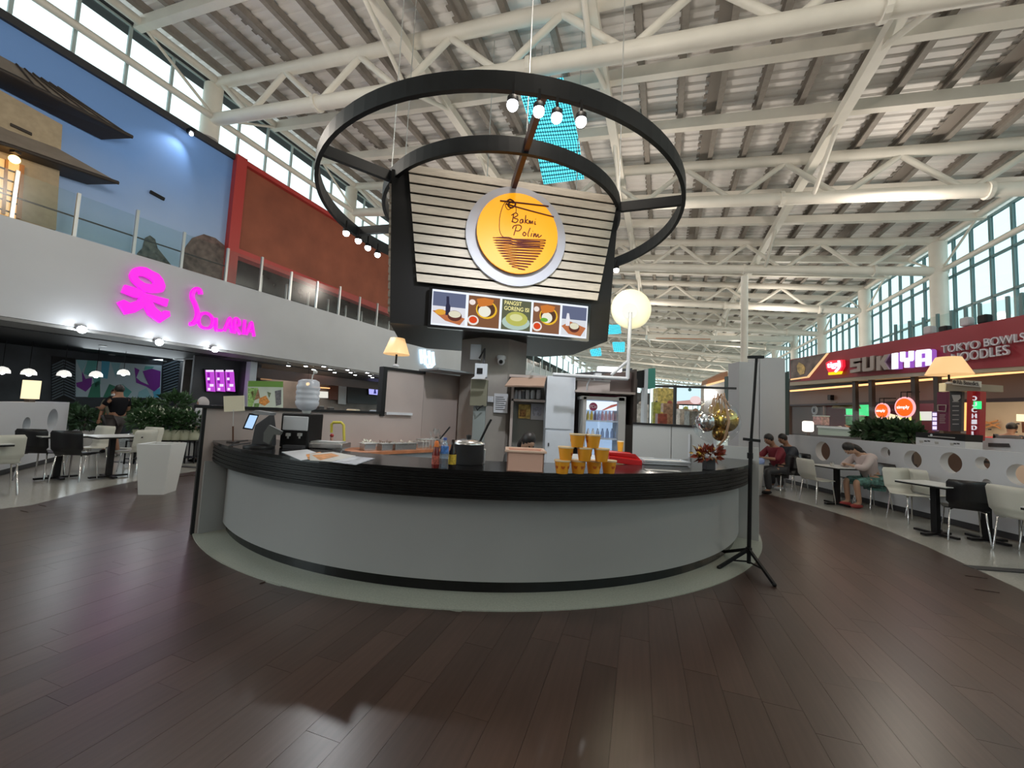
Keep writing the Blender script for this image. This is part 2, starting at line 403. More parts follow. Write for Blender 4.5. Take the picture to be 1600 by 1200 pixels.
# ---- clerestory glazing, left and right, and the far gable
def zroof(u):            # underside of the roof (upper chord) over the hall
    return 12.0 - 0.112*(u+14.2) - 0.0011*(u+14.2)*(u-10.5)*0.5*-1
BAY = 6.3; V0 = 8.0; KMAX = 13
win = bpy.data.objects.new('window_1', None); link(win); win['kind'] = 'structure'
uL, uR = -14.2, 10.5
def uvbox(mb, u0, u1, v0, v1, z0, z1):
    vs = [UV(u, v, z) for z in (z0, z1) for u, v in ((u0, v0), (u1, v0), (u1, v1), (u0, v1))]
    return mb.add(vs, [(3, 2, 1, 0), (4, 5, 6, 7), (0, 1, 5, 4), (1, 2, 6, 5), (2, 3, 7, 6), (3, 0, 4, 7)])
VB, VE = -11.0, V0+BAY*KMAX
zL = zroof(uL)-0.05; zR = zroof(uR)-0.05
def glazing(root, u, z0, z1, vs, tz, mm, pane, mw):
    edge = list(vs)
    for k in range(len(edge)-1):
        v0, v1 = edge[k], edge[k+1]
        if k < 60:
            mb = MB(); uvbox(mb, u-mw/2, u+mw/2, v0-mw/2, v0+mw/2, z0, z1); mb.build('mullion', mm, root)
        zs = [z0]+list(tz)+[z1]
        for a, b in zip(zs, zs[1:]):
            p = MB(); p.add([UV(u, v0+.02, a), UV(u, v1-.02, a), UV(u, v1-.02, b), UV(u, v0+.02, b)], [(0, 1, 2, 3)])
            if k < 44: p.build('pane', pane, root)
            else: rest_.add(p.v, p.f)
    for z in [z0+0.02]+list(tz)+[z1-0.02]:
        mb = MB(); uvbox(mb, u-mw/2, u+mw/2, edge[0], edge[-1], z-mw*0.45, z+mw*0.45); mb.build('transom', mm, root)
def mulls(step):
    out = []; v = VB
    while v < VE: out.append(v); v += step
    return out+[VE]
rest_ = MB(); glazing(win, uL-0.1, 10.05, zL, mulls(1.05), (10.95,), M['mull'], M['pane'], 0.07); rest_.build('pane', M['pane'], win, kind='stuff')
win2 = bpy.data.objects.new('window_2', None); link(win2); win2['kind'] = 'structure'
rest_ = MB(); glazing(win2, uR+0.1, 3.2, zR, mulls(0.95), (4.9, 6.3, 7.7), M['mulld'], M['panec'], 0.09); rest_.build('pane', M['panec'], win2, kind='stuff')
# lower solid part of the right side behind the shops
mb = MB(); uvbox(mb, uR+0.05, uR+0.3, VB, VE, 0, 3.2); mb.build('wall_right', M['white'], kind='structure')
win3 = bpy.data.objects.new('window_3', None); link(win3); win3['kind'] = 'structure'
for k in range(26):
    u = uL+k*(uR-uL)/26; u2 = uL+(k+1)*(uR-uL)/26; zt = min(zroof(u), zroof(u2))
    mb = MB(); uvbox(mb, u-0.06, u+0.06, VE+1, VE+1.1, 0, zt); mb.build('mullion', M['mull'], win3)
    MB().add([UV(u+.06, VE+1.05, 0.1), UV(u2-.06, VE+1.05, 0.1), UV(u2-.06, VE+1.05, zt), UV(u+.06, VE+1.05, zt)], [(0, 1, 2, 3)]).build('pane', M['pane'], win3)

# ---- ceiling: corrugated deck, purlins, rafters, tubular trusses
ceil = bpy.data.objects.new('ceiling', None); link(ceil); ceil['kind'] = 'structure'
us = [uL-0.7+(uR-uL+1.4)*i/12 for i in range(13)]
vprof = []; v = VB
while v < 60:
    vprof += [(v, 0.0), (v+0.13, 0.0), (v+0.16, 0.055), (v+0.27, 0.055)]; v += 0.30
vprof += [(60, 0), (VE+1.2, 0)]
vs = [UV(u, v, zroof(u)+0.42+h) for v, h in vprof for u in us]
n = len(us); fs = [(i*n+j, i*n+j+1, (i+1)*n+j+1, (i+1)*n+j) for i in range(len(vprof)-1) for j in range(n-1)]
MB().add(vs, fs).build('roof_deck', M['deck'], ceil)
pu = [uL+0.55+1.0*i for i in range(25)]
for i, u in enumerate(pu):
    z = zroof(u)+0.30
    mb = MB(); uvbox(mb, u-0.035, u+0.035, VB, VE, z-0.10, z+0.10); uvbox(mb, u-0.11, u+0.035, VB, VE, z-0.12, z-0.09)
    # dark toothed band: the purlin's shadow on the corrugation, modelled as strips
    mb.build('purlin', M['purlin'], ceil)
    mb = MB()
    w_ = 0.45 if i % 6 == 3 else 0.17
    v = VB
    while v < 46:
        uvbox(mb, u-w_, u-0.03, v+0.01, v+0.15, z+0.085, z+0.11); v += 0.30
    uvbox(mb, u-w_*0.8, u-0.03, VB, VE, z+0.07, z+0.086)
    mb.build('purlin_shadow', M['deckdark'], ceil)
def chord(mb, v, dz, r, n=8, u0=uL, u1=uR):
    pts = [UV(u0+(u1-u0)*i/14, v, zroof(u0+(u1-u0)*i/14)+dz) for i in range(15)]
    mb.tube(pts, r, n)
TD = 1.28
for k in range(-2, KMAX+1):
    v = V0+BAY*k
    tr = bpy.data.objects.new('roof_truss', None); link(tr, ceil); tr.location = UV(0, v, 0)
    mb = MB(); chord(mb, v, 0.0, 0.17, 10 if k < 4 else 6); mb.build('upper_chord', M['cream'], tr, world=True)
    mb = MB(); chord(mb, v, -TD, 0.19, 10 if k < 4 else 6); mb.build('lower_chord', M['cream'], tr, world=True)
    nodes = [uL+0.4+1.44*i for i in range(17)]
    for i in range(16):
        a, b = nodes[i], nodes[i+1]
        za = zroof(a)+(-0.1 if i % 2 == 0 else -TD); zb = zroof(b)+(-TD if i % 2 == 0 else -0.1)
        mb = MB(); mb.tube([UV(a, v, za), UV(b, v, zb)], 0.085, 8 if k < 4 else 5); mb.build('diagonal', M['cream'], tr, world=True)
    if k < 6:
        for u in (-9.5, -3.0, 3.4, 8.2):       # flange collars of the lower chord
            c = UV(u, v, zroof(u)-TD); mb = MB(); mb.ring((0, 0, 0), 0.17, 0.24, -0.05, 0.05, 0, 360, 14)
            R = Matrix.Rotation(PI/2, 3, 'Y'); R = Matrix.Rotation(-AX, 3, 'Z') @ R
            mb.v = [c+R @ p for p in mb.v]; mb.build('collar', M['cream'], tr, world=True)
    if k < KMAX:
        for j in (1, 2):
            vv = v+BAY*j/3; mb = MB()
            for i in range(12):
                a = uL+(uR-uL)*i/12; b = uL+(uR-uL)*(i+1)/12
                mb.bar(UV(a, vv, zroof(a)+0.02), UV(b, vv, zroof(b)+0.02), 0.20, 0.30)
            mb.build('rafter', M['cream'], ceil)
for u in (-6.4, -1.6, 4.2):                    # long stiffening beams along the hall
    mb = MB(); mb.bar(UV(u, VB, zroof(u)-0.22), UV(u, VE, zroof(u)-0.22), 0.24, 0.26); mb.build('long_beam', M['cream'], ceil)
    for k in range(-2, 6):
        v = V0+BAY*k
        for s_ in (-1, 1):
            mb = MB(); mb.tube([UV(u, v+s_*2.1, zroof(u)-0.25), UV(u, v+s_*0.05, zroof(u)-TD)], 0.065, 6); mb.build('knee_brace', M['cream'], ceil)
# eave beams + thin window braces + columns
for u, nm in ((uL+0.25, 'L'), (uR-0.2, 'R')):
    for dz, r in ((0.0, 0.12), (-TD, 0.10)):
        mb = MB(); mb.tube([UV(u, VB, zroof(u)+dz), UV(u, VE, zroof(u)+dz)], r, 6); mb.build('eave_tube', M['cream'], ceil)
    for k in range(-2, 9):
        v = V0+BAY*k
        for f0, f1 in ((0, 1/3), (1, 2/3)):
            mb = MB(); mb.tube([UV(u, v+BAY*f0, zroof(u)-TD), UV(u, v+BAY*f1, zroof(u)-0.05)], 0.045, 5); mb.build('eave_brace', M['cream'], ceil)
mb = MB(); uvbox(mb, uL-0.6, uL+0.0, VB, VE, zL, zL+0.12); mb.build('eave_gutter', M['char'], ceil)
for k in range(-2, KMAX+1):
    v = V0+BAY*k
    for u, z0 in ((uL-0.05, 10.06), (uR-0.25, 0.0)):
        mb = MB(); c = UV(u, v); mb.lathe([(0.27, z0), (0.27, zroof(u)-0.1)], (c.x, c.y, 0), 16)
        o = mb.build('column', M['cream']); tag(o, 'round cream steel column carrying the roof trusses along the %s glazing' % ('left' if u < 0 else 'right'), 'column', 'round roof columns by the %s windows' % ('left' if u < 0 else 'right'))
# ============================================================ KIOSK
def bilerp(q, s, t):            # q = TL, TR, BR, BL
    return (q[0]*(1-s)+q[1]*s)*(1-t)+(q[3]*(1-s)+q[2]*s)*t
def blob(mb, q, cs, ct, rs, rt_, off, n=18, a0=0, a1=2*PI):
    nn = (q[1]-q[0]).cross(q[3]-q[0]).normalized()
    nn = -nn if nn.dot(CAMP-q[0]) < 0 else nn
    full = a1-a0 > 6.2; m = n if full else n+1
    pts = [bilerp(q, cs+rs*math.cos(a0+(a1-a0)*k/n), ct+rt_*math.sin(a0+(a1-a0)*k/n))+nn*off for k in range(m)]
    mb.add(pts, [tuple(range(len(pts)))]); return mb
def patch(mb, q, pts, off):
    nn = (q[1]-q[0]).cross(q[3]-q[0]).normalized()
    nn = -nn if nn.dot(CAMP-q[0]) < 0 else nn
    mb.add([bilerp(q, s, t)+nn*off for s, t in pts], [tuple(range(len(pts)))]); return mb
def stroke(mb, pts, plane, r, off=0.0, closed=False, n=5, smooth=4):
    (x0, y0), dg = plane; a = math.radians(dg); nrm = Vector((math.cos(a), -math.sin(a), 0))
    if nrm.dot(CAMP-Vector((x0, y0, CAMH))) < 0: nrm = -nrm
    P = [W(x, y, plane)+nrm*off for x, y in pts]
    if smooth and len(P) > 2:
        out = []
        for i in range(len(P)-1):
            p0 = P[max(i-1, 0)]; p1 = P[i]; p2 = P[i+1]; p3 = P[min(i+2, len(P)-1)]
            for k in range(smooth):
                t = k/smooth
                out.append(0.5*((2*p1)+(p2-p0)*t+(2*p0-5*p1+4*p2-p3)*t*t+(3*p1-p0-3*p2+p3)*t**3))
        out.append(P[-1]); P = out
    mb.tube(P, r, n, closed); return mb
ct = thing('kiosk_counter', 'round food kiosk counter with pale curved front, black top and black kickplate', 'counter', KC)
CA0, CA1 = -139.0, -28.0
Z0 = (0, 0, 0)
MB().ring(Z0, 3.40, 4.06, 1.00, 1.03, CA0, CA1, 72).build('worktop', M['blackgloss'], ct, label='glossy black stone worktop')
tilem = mat('black_mosaic_strips', (0.005, 0.005, 0.005), 0.4, spec=0.3, noise_amt=0.5, nscale=3, stretch=(1, 1, 30), bump=0.25, bscale=14)
for i in range(10):                                 # thin black mosaic courses of the counter edge
    MB().ring(Z0, 3.98, 4.045+0.006*(i % 2), 0.802+i*0.0198, 0.819+i*0.0198, CA0, CA1, 72).build('mosaic_course', tilem, ct)
for i in range(1):
    a0 = CA0+1.2; a1 = CA1
    MB().ring(Z0, 3.86, 3.90, 0.11, 0.80, a0, a1, 90).build('front_panel', M['panel'], ct)
MB().ring(Z0, 3.80, 3.86, 0.0, 0.11, CA0+1, CA1, 60).build('kickplate', M['blackgloss'], ct)
MB().ring(Z0, 3.45, 3.50, 0.0, 1.0, CA0+1, CA1, 60).build('inner_lining', M['ltgrey'], ct)
MB().ring(Z0, 3.84, 4.16, -0.01, 0.012, CA0, -16, 90).build('floor_ring', M['ringtile'], ct, label='terrazzo ring in the floor around the counter')
# left kitchen wall, radial from the counter end to the column
KL = ((-3.42, 4.49), 43.9)
nl = Vector((math.cos(math.radians(43.9)), -math.sin(math.radians(43.9)), 0))
def klbox(mb, t0, t1, z0, z1, o0=-0.08, o1=0.0): return wallbox(mb, KL, t0, t1, z0, z1, o0, o1)
tk = lambda px, py: tpos(KL, W(px, py, KL))
kw = thing('kiosk_back_wall', 'taupe kiosk partition with a black frame, low at the counter end and tall by the pillar', 'partition', (-3.42, 4.49, 0))
t6, t66, t74 = tk(600, 640), tk(660, 640), tk(744, 640)
zl = W(450, 642, KL).z; zt = W(600, 577, KL).z; zt2 = W(740, 592, KL).z
mb = MB(); klbox(mb, 0, t6, 0, zl); mb.build('low_panel', M['taupe'], kw, world=True)
mb = MB(); klbox(mb, -0.12, t6, zl, zl+0.035, -0.1, 0.03); mb.build('black_capping', M['black'], kw, world=True)
mb = MB(); klbox(mb, -0.03, 0.0, 0, zl+0.02, -0.08, 0.0); mb.build('black_end_strip', M['black'], kw, world=True)
mb = MB(); klbox(mb, t6, t66, 0, zt); mb.build('tall_panel', M['taupe'], kw, world=True)
mb = MB(); klbox(mb, t66+.01, t74, 0, zt2+0.02, -0.08, -0.01); mb.build('tall_panel', mat('taupe_panel_b', (0.36, 0.31, 0.29), 0.5), kw, world=True)
mb = MB(); klbox(mb, t6-0.07, t6, zl-0.03, zt+0.04, -0.1, 0.03); mb.build('black_post', M['black'], kw, world=True)
mb = MB(); klbox(mb, t6, t66, zt, zt+0.04, -0.1, 0.03); mb.build('black_capping', M['black'], kw, world=True)
mb = MB(); klbox(mb, t66-0.05, t74, zt2+0.03, zt2+0.06, -0.1, 0.45); mb.build('sloping_shelf', mat('grey_shelf', (0.25, 0.27, 0.29), 0.4), kw, world=True)
mb = MB(); klbox(mb, t6+.02, tk(642, 646), W(610, 646, KL).z-0.02, W(610, 646, KL).z+0.02, 0.0, 0.05); mb.build('white_ledge', M['white'], kw, world=True)
# pale return panel at the counter's left end
ep = thing('end_panel', 'pale upright end panel closing the left end of the counter under the black edge', 'panel', (-3.42, 4.49, 0))
a_, b_ = G(309, 836), G(347, 829)
b_ = a_+(b_-a_).normalized()*0.46
MB().plate([a_, b_, b_+Vector((0, 0, .80)), a_+Vector((0, 0, .80))], 0.03).build('return_board', M['panel'], ep, world=True)
# rear wooden worktop with food trays
rw = thing('rear_worktop', 'orange-brown wooden worktop along the taupe partition behind the counter', 'worktop', (-2, 5.9, 0))
tw0, tw1 = tk(520, 660), t74-0.3
mb = MB(); klbox(mb, tw0, tw1, 0.86, 0.90, 0.01, 0.62); mb.build('wooden_top', M['wood'], rw, world=True)
mb = MB(); klbox(mb, tw0+.05, tw1-.05, 0.0, 0.86, 0.03, 0.55); mb.build('base_cabinet', M['white'], rw, world=True)
# column: eight-sided grey cladding
mb = MB()
pc = []
for k in range(8):
    a = math.radians(22.5+45*k+4); pc.append(Vector((-0.36+0.625*math.cos(a), 7.25+0.625*math.sin(a), 0)))
mb.plate([p+Vector((0, 0, 3.0)) for p in pc], 3.0, Vector((0, 0, 1)))
pil = mb.build('kiosk_pillar', mat('pillar_grey', (0.30, 0.28, 0.26), 0.5, noise_amt=0.04)); tag(pil, 'grey eight-sided pillar carrying the black sign box of the kiosk', 'pillar')
def px_thing(name, label, cat, px, py, y, group=None): return thing(name, label, cat, D(px, py, y), group=group)
def slab(mb, x0, y0, x1, y1, Y, th):      # upright box facing the hall, its front face at depth Y spanning pixel corners
    a = D(x0, y0, Y); b = D(x1, y1, Y); xc0 = D(x0, (y0+y1)/2, Y).x; xc1 = D(x1, (y0+y1)/2, Y).x
    zt_ = D((x0+x1)/2, y0, Y).z; zb_ = D((x0+x1)/2, y1, Y).z
    mb.box(((xc0+xc1)/2, Y+th/2, (zt_+zb_)/2), (abs(xc1-xc0), th, abs(zt_-zb_))); return mb
def slabo(name, x0, y0, x1, y1, Y, th, m, parent=None, **k):
    return slab(MB(), x0, y0, x1, y1, Y, th).build(name, m, parent, world=True, **k)
YF = 6.64
t = px_thing('security_camera', 'white dome security camera on the grey kiosk pillar', 'camera', 783, 565, YF-0.04)
MB().lathe([(0.075, 0.0), (0.075, 0.05), (0.06, 0.06)], (0, 0, 0.04), 16).build('mount', M['white'], t)
MB().ball((0, -0.03, 0.0), 0.065).build('dome', M['white'], t); MB().ball((0, -0.075, -0.012), 0.035).build('lens', M['black'], t)
t = px_thing('notice_sheet', 'white A4 notice taped to the grey pillar', 'notice', 782, 630, YF)
slabo('sheet', 771.5, 615, 793.5, 645, YF-0.012, 0.008, M['white'], t)
for i in range(7): slabo('text_line', 774, 620+i*3.2, 787+(i*37 % 5), 621+i*3.2, YF-0.016, 0.003, M['char'], t)
t = px_thing('wall_socket', 'small white switch plate beside the notice on the grey pillar', 'switch', 766, 623, YF)
slabo('plate', 762, 619, 771, 628, YF-0.03, 0.03, M['white'], t); slabo('button', 765, 622, 768, 625, YF-0.04, 0.01, M['ltgrey'], t)
t = px_thing('breaker_box', 'olive-grey metal box with cables on the left side of the pillar', 'box', 747, 610, 6.35)
slabo('metal_box', 735, 593, 761, 634, 6.38, 0.2, mat('olive_grey', (0.17, 0.165, 0.12), 0.5), t)
slabo('lower_duct', 738, 634, 757, 705, 6.45, 0.1, mat('duct_grey', (0.22, 0.25, 0.25), 0.5), t)
MB().tube([D(743, 634, 6.36), D(746, 641, 6.34), D(750, 636, 6.34), D(755, 634, 6.36)], 0.012).build('cable', M['black'], t, world=True)
t = px_thing('label_printer', 'white wall-mounted device with a dark window above the olive box', 'device', 752, 578, 6.2)
slabo('housing', 742, 568, 761, 589, 6.22, 0.16, M['ltgrey'], t); slabo('window', 745, 575, 754, 584, 6.21, 0.02, M['black'], t)
MB().plate([D(736, 592, 6.15), D(744, 586, 6.15), D(761, 586, 6.15), D(757, 592, 6.15)], 0.02).build('tray', M['white'], t, world=True)
t = px_thing('cable_duct', 'grey vertical cable duct running up to the black sign box', 'duct', 744, 556, 6.5)
slabo('duct', 735, 538, 751, 562, 6.5, 0.12, M['ltgrey'], t); MB().tube([D(749, 560, 6.45), D(757, 545, 6.45), D(756, 575, 6.4)], 0.02).build('cable', M['char'], t, world=True)

# ---- canopy sign box with slatted front
KF = ((-1.74, 5.80), 79.5)
fr = Vector((math.cos(math.radians(10.5)), math.sin(math.radians(10.5)), 0)); fn = Vector((fr.y, -fr.x, 0))
sg = thing('sign_box', 'large black hanging sign box with bleached wood slats over the kiosk', 'sign', (KC.x, KC.y, 2.75))
def KFp(x, y, off=0.0): return W(x, y, KF)+fn*off
tl, tr_, br, bl = KFp(611, 268), KFp(969, 318), KFp(929, 545), KFp(622, 500)
ftl = W(611, 268, KF); ftr = W(969, 318, KF)
cF = (ftl+ftr)/2; hwT = (ftr-ftl).length/2
def boxpt(s, dpt, z):     # s along the front in -1..1, dpt depth behind the front plane
    hw = hwT*(0.93+0.07*(z-2.75)/2.35)
    c = Vector((cF.x, cF.y, 0))
    return c+fr*(s*hw)-fn*dpt+Vector((0, 0, z))
vs = [boxpt(s, d_, z) for z in (2.75, 5.12) for s, d_ in ((-1, 0.05), (1, 0.05), (1, 1.75), (0.72, 2.35), (-0.72, 2.35), (-1, 1.75))]
MB().add(vs, [(5, 4, 3, 2, 1, 0), (6, 7, 8, 9, 10, 11)]+[(i, (i+1) % 6, (i+1) % 6+6, i+6) for i in range(6)]).build('black_body', M['black'], sg, world=True)
QS = [KFp(638, 257), KFp(965, 308), KFp(932, 472), KFp(652, 443)]
for i in range(12):
    f0, f1 = i/12+0.006, (i+1)/12-0.012
    q = [bilerp(QS, 0, f0), bilerp(QS, 1, f0), bilerp(QS, 1, f1), bilerp(QS, 0, f1)]
    q = [p+fn*0.03 for p in q]
    MB().plate(q, 0.022, fn).build('wood_slat', M['ltwood'], sg, world=True)
for s_ in (-1, 1):                                   # slats of the side faces, seen end on
    for i in range(17):
        z = 3.0+i*0.125
        a = boxpt(s_, 0.25, z); b = boxpt(s_, 1.7, z)
        MB().bar(a+fr*s_*0.03, b+fr*s_*0.03, 0.05, 0.085).build('wood_slat', M['ltwood'], sg, world=True)
gd = thing('round_logo_sign', 'round yellow-orange lit sign with a noodle bowl drawing and a grey rim', 'sign', KFp(806, 372, 0.05))
cc = KFp(806, 372); Rg = (KFp(882, 383)-KFp(728, 360)).length/2
def disc(c, r, off, th, m, name, parent, n=48):
    u_ = Vector((0, 0, 1)); pts = [c+fn*off+(fr*math.cos(2*PI*k/n)+u_*math.sin(2*PI*k/n))*r for k in range(n)]
    return MB().plate(pts, th, fn).build(name, m, parent, world=True)
disc(cc, Rg, 0.075, 0.045, mat('sign_rim_grey', (0.50, 0.52, 0.60), 0.5), 'grey_rim', gd)
cy = KFp(806.5, 370.5)
disc(cy, Rg*0.80, 0.125, 0.05, mat('sign_edge_brown', (0.25, 0.07, 0.01), 0.5), 'dark_edge', gd)
disc(cy, Rg*0.80, 0.15, 0.03, mat('sign_yellow', (0.35, 0.12, 0.003), 0.5, emit=(1.0, 0.40, 0.004), es=0.78), 'lit_face', gd)
ink = mat('brown_ink', (0.12, 0.015, 0.008), 0.6)
Zp = lambda L: [(640+x/5, 280+y/5) for x, y in L]
def ink_stroke(name, L, r=0.007): return stroke(MB(), Zp(L), KF, r, 0.153).build(name, ink, gd, world=True)
ink_stroke('chopstick', [(695, 208), (880, 228), (1065, 250)], 0.014)
ink_stroke('chopstick', [(740, 232), (920, 282), (1105, 330)], 0.012)
ink_stroke('noodle_knot', [(745, 215), (770, 198), (800, 215), (812, 240), (780, 262), (755, 240), (775, 220), (800, 225)], 0.014)
ink_stroke('noodle_line', [(745, 210), (720, 240), (695, 320), (690, 420), (710, 475), (740, 488)], 0.006)
ink_stroke('noodle_line', [(755, 215), (735, 240), (755, 275), (780, 262), (805, 245), (818, 270), (815, 300)], 0.006)
bowl = []
for i in range(12):
    y = 488+i*20; hw = 178*(1-(i/12.5)**1.7)+14; cx = 832
    bowl += [(cx-hw, y), (cx, y+12), (cx+hw, y+16+2*i*0.3), (cx+hw-4, y+26), (cx, y+18)]
ink_stroke('noodle_bowl', bowl, 0.0065)
for dy in (0, 22, 40): ink_stroke('bowl_rim', [(665, 490+dy), (760, 488+dy), (830, 510+dy), (1000, 522+dy)], 0.010)
for nm, L in (('letter_b', [(800, 305), (788, 372)]), ('letter_b', [(782, 318), (815, 300), (830, 318), (800, 338), (832, 350), (815, 374), (782, 362)]),
    ('letter_a', [(868, 350), (852, 352), (848, 374), (862, 374), (870, 350), (872, 376)]), ('letter_k', [(892, 318), (885, 380)]), ('letter_k', [(908, 350), (890, 362), (908, 382)]),
    ('letter_m', [(918, 356), (916, 382), (926, 358), (930, 382), (942, 360), (945, 384)]), ('letter_i', [(962, 364), (960, 386), (968, 384)]),
    ('letter_p', [(820, 402), (800, 470)]), ('letter_p', [(790, 420), (800, 400), (840, 392), (858, 410), (840, 436), (810, 436)]),
    ('letter_o', [(880, 445), (868, 462), (880, 474), (894, 460), (880, 445)]), ('letter_l', [(925, 415), (908, 460), (912, 480)]), ('letter_i', [(938, 455), (930, 482)]),
    ('letter_m', [(955, 455), (950, 484), (966, 456), (970, 484), (986, 460), (988, 486), (1012, 470)]), ('letter_dot', [(966, 345), (968, 347)]), ('letter_dot', [(944, 438), (946, 440)])):
    ink_stroke(nm, L, 0.0085)
# menu screen
ms = thing('menu_screen', 'wide lit menu screen with five food pictures on the black sign box', 'screen', KFp(796, 492, 0.05))
QM = [KFp(676, 453), KFp(917, 480), KFp(914, 530), KFp(673, 508)]
MB().plate([p+fn*0.05 for p in [KFp(671, 449), KFp(921, 477), KFp(918, 534), KFp(668, 512)]], 0.06, fn).build('bezel', M['blackgloss'], ms, world=True)
QM = [p+fn*0.055 for p in QM]
MB().plate(QM, 0.004, fn).build('white_border', glow('screen_white', (0.85, 0.9, 1.0), 0.85), ms, world=True)
E_ = lambda n, c, s=0.8: glow('screen_'+n, c, s)
cuts = [(0.006, 0.205), (0.222, 0.418), (0.432, 0.620), (0.634, 0.812), (0.826, 0.992)]
for i, (s0, s1) in enumerate(cuts):
    q = [bilerp(QM, s0, 0.06), bilerp(QM, s1, 0.06), bilerp(QM, s1, 0.95), bilerp(QM, s0, 0.95)]
    def lay(nm, m, fn_):
        mb = MB(); fn_(mb); o = mb.build(nm, m, pn, world=True); return o
    bgc = [(0.75, 0.75, 0.80), (0.22, 0.10, 0.05), (0.12, 0.13, 0.08), (0.24, 0.11, 0.06), (0.72, 0.74, 0.78)][i]
    pn = bpy.data.objects.new('menu_picture', None); link(pn, ms); pn.location = q[0]-ms.location
    lay('picture_ground', E_('bg%d' % i, bgc), lambda b: patch(b, q, [(0, 0), (1, 0), (1, 1), (0, 1)], 0.001))
    if i in (0, 4):
        lay('blue_backdrop', E_('slate', (0.13, 0.15, 0.24)), lambda b: patch(b, q, [(0, 0), (1, 0), (1, .45), (0, .45)], 0.002))
        lay('serving_board', E_('board', (0.50, 0.17, 0.07)), lambda b: patch(b, q, [(0, .62), (.3, .55), (1, .78), (.85, 1.0), (.4, 0.9)] if i == 0 else [(.0, .7), (.35, .52), (1, .7), (.8, 1), (.3, .95)], 0.003))
        lay('bottle', E_('bottle%d' % i, (0.03, 0.03, 0.06) if i == 0 else (0.8, 0.8, 0.85)), lambda b: patch(b, q, [(.40, .12), (.48, .12), (.5, .35), (.54, .45), (.53, .72), (.40, .72), (.39, .45), (.41, .35)] if i == 0 else [(.2, .25), (.28, .25), (.33, .45), (.33, .68), (.17, .68), (.17, .45)], 0.004))
        lay('bowl', E_('darkbowl', (0.12, 0.04, 0.03)), lambda b: blob(b, q, .68 if i == 0 else .52, .72, .22, .17, 0.005))
        lay('noodles', E_('noodle', (0.75, 0.72, 0.55)), lambda b: blob(b, q, .68 if i == 0 else .52, .67, .19, .11, 0.006))
        if i == 0: lay('soup', E_('soup', (0.75, 0.38, 0.05)), lambda b: blob(b, q, .24, .64, .16, .09, 0.005))
    elif i in (1, 3):
        lay('yellow_bowl', E_('ybowl', (0.85, 0.50, 0.04)), lambda b: blob(b, q, .58, .42, .34, .30, 0.003))
        lay('dark_bowl_inside', E_('ibowl', (0.10, 0.05, 0.03)), lambda b: blob(b, q, .57, .41, .29, .25, 0.004))
        lay('white_noodles', E_('wnood', (0.85, 0.84, 0.72)), lambda b: blob(b, q, .52, .48, .20, .18, 0.005))
        lay('crispy_skin', E_('fried', (0.62, 0.20, 0.04)), lambda b: patch(b, q, [(.25, .1), (.5, .04), (.8, .08), (.75, .25), (.5, .32), (.33, .35)], 0.006))
        if i == 3: lay('greens', E_('greens', (0.15, 0.42, 0.05)), lambda b: blob(b, q, .42, .56, .14, .07, 0.007))
        lay('sauce_dish', E_('dish', (0.85, 0.78, 0.72)), lambda b: blob(b, q, .17, .80, .18, .16, 0.006))
        lay('chilli_sauce', E_('chilli', (0.70, 0.07, 0.02)), lambda b: blob(b, q, .17, .79, .13, .11, 0.007))
        lay('price_badge', E_('badge', (0.9, 0.8, 0.75)), lambda b: blob(b, q, .12, .22, .10, .09, 0.006))
    else:
        lay('plate', E_('plate', (0.45, 0.58, 0.52)), lambda b: blob(b, q, .5, .74, .48, .25, 0.003))
        lay('fried_noodles', E_('fnood', (0.50, 0.50, 0.12)), lambda b: blob(b, q, .52, .62, .38, .24, 0.004))
        lay('noodle_highlight', E_('fnood2', (0.70, 0.70, 0.35)), lambda b: blob(b, q, .50, .58, .22, .12, 0.005))
        nn = fn; r_ = (q[1]-q[0]).normalized(); u_ = (q[0]-q[3]).normalized()
        ym = glow('title_yellow', (0.95, 0.85, 0.35), 1.0)
        wq = (q[1]-q[0]).length; hq = (q[0]-q[3]).length
        lettering('lettering', 'PANGSIT', bilerp(q, .08, .18)+fn*0.008, r_, u_, wq*0.58, hq*0.13, ym, pn, 0.002)
        lettering('lettering', 'GORENG ISI', bilerp(q, .08, .36)+fn*0.008, r_, u_, wq*0.84, hq*0.13, ym, pn, 0.002)
# ---- rings with spokes and spotlights
rg = thing('ring_canopy', 'two concentric black metal rings with flat spokes above the kiosk', 'canopy', (KC.x, KC.y, 5.0))
for nm, r0, r1 in (('outer_ring', 3.12, 3.18), ('inner_ring', 2.10, 2.16)):
    mb = MB().ring(Z0, r0, r1, 0.0, 0.22, 0, 360, 96); mb.sm = [False]*len(mb.f); mb.build(nm, M['blackmet'], rg)
for a in (-144, -80, -18, 42, 104, 166):
    e = Vector((math.cos(math.radians(a)), math.sin(math.radians(a)), 0))
    MB().bar(e*(0.5 if a == -80 else 2.12)+Vector((0, 0, .11)), e*3.14+Vector((0, 0, .11)), 0.07, 0.16).build('spoke', M['blackmet'] if a != -80 else mat('brown_spoke', (0.06, 0.02, 0.018), 0.45), rg)
cab = MB()
for a in (-144, -80, -18, 42, 104, 166):
    e = Vector((math.cos(math.radians(a)), math.sin(math.radians(a)), 0))*2.13; p = KC+e; u_ = p.x*math.cos(AX)-p.y*math.sin(AX)
    cab.tube([e+Vector((0, 0, .2)), e+Vector((0, 0, zroof(u_)-5.0))], 0.010, 5)
cab.build('suspension_cable', M['alu'], rg)
proto = None
spots = [(801, 160), (842, 170), (870, 180), (908, 186), (541, 362), (560, 374), (575, 385), (590, 396), (963, 420)]
names = ['first', 'second', 'third', 'fourth']
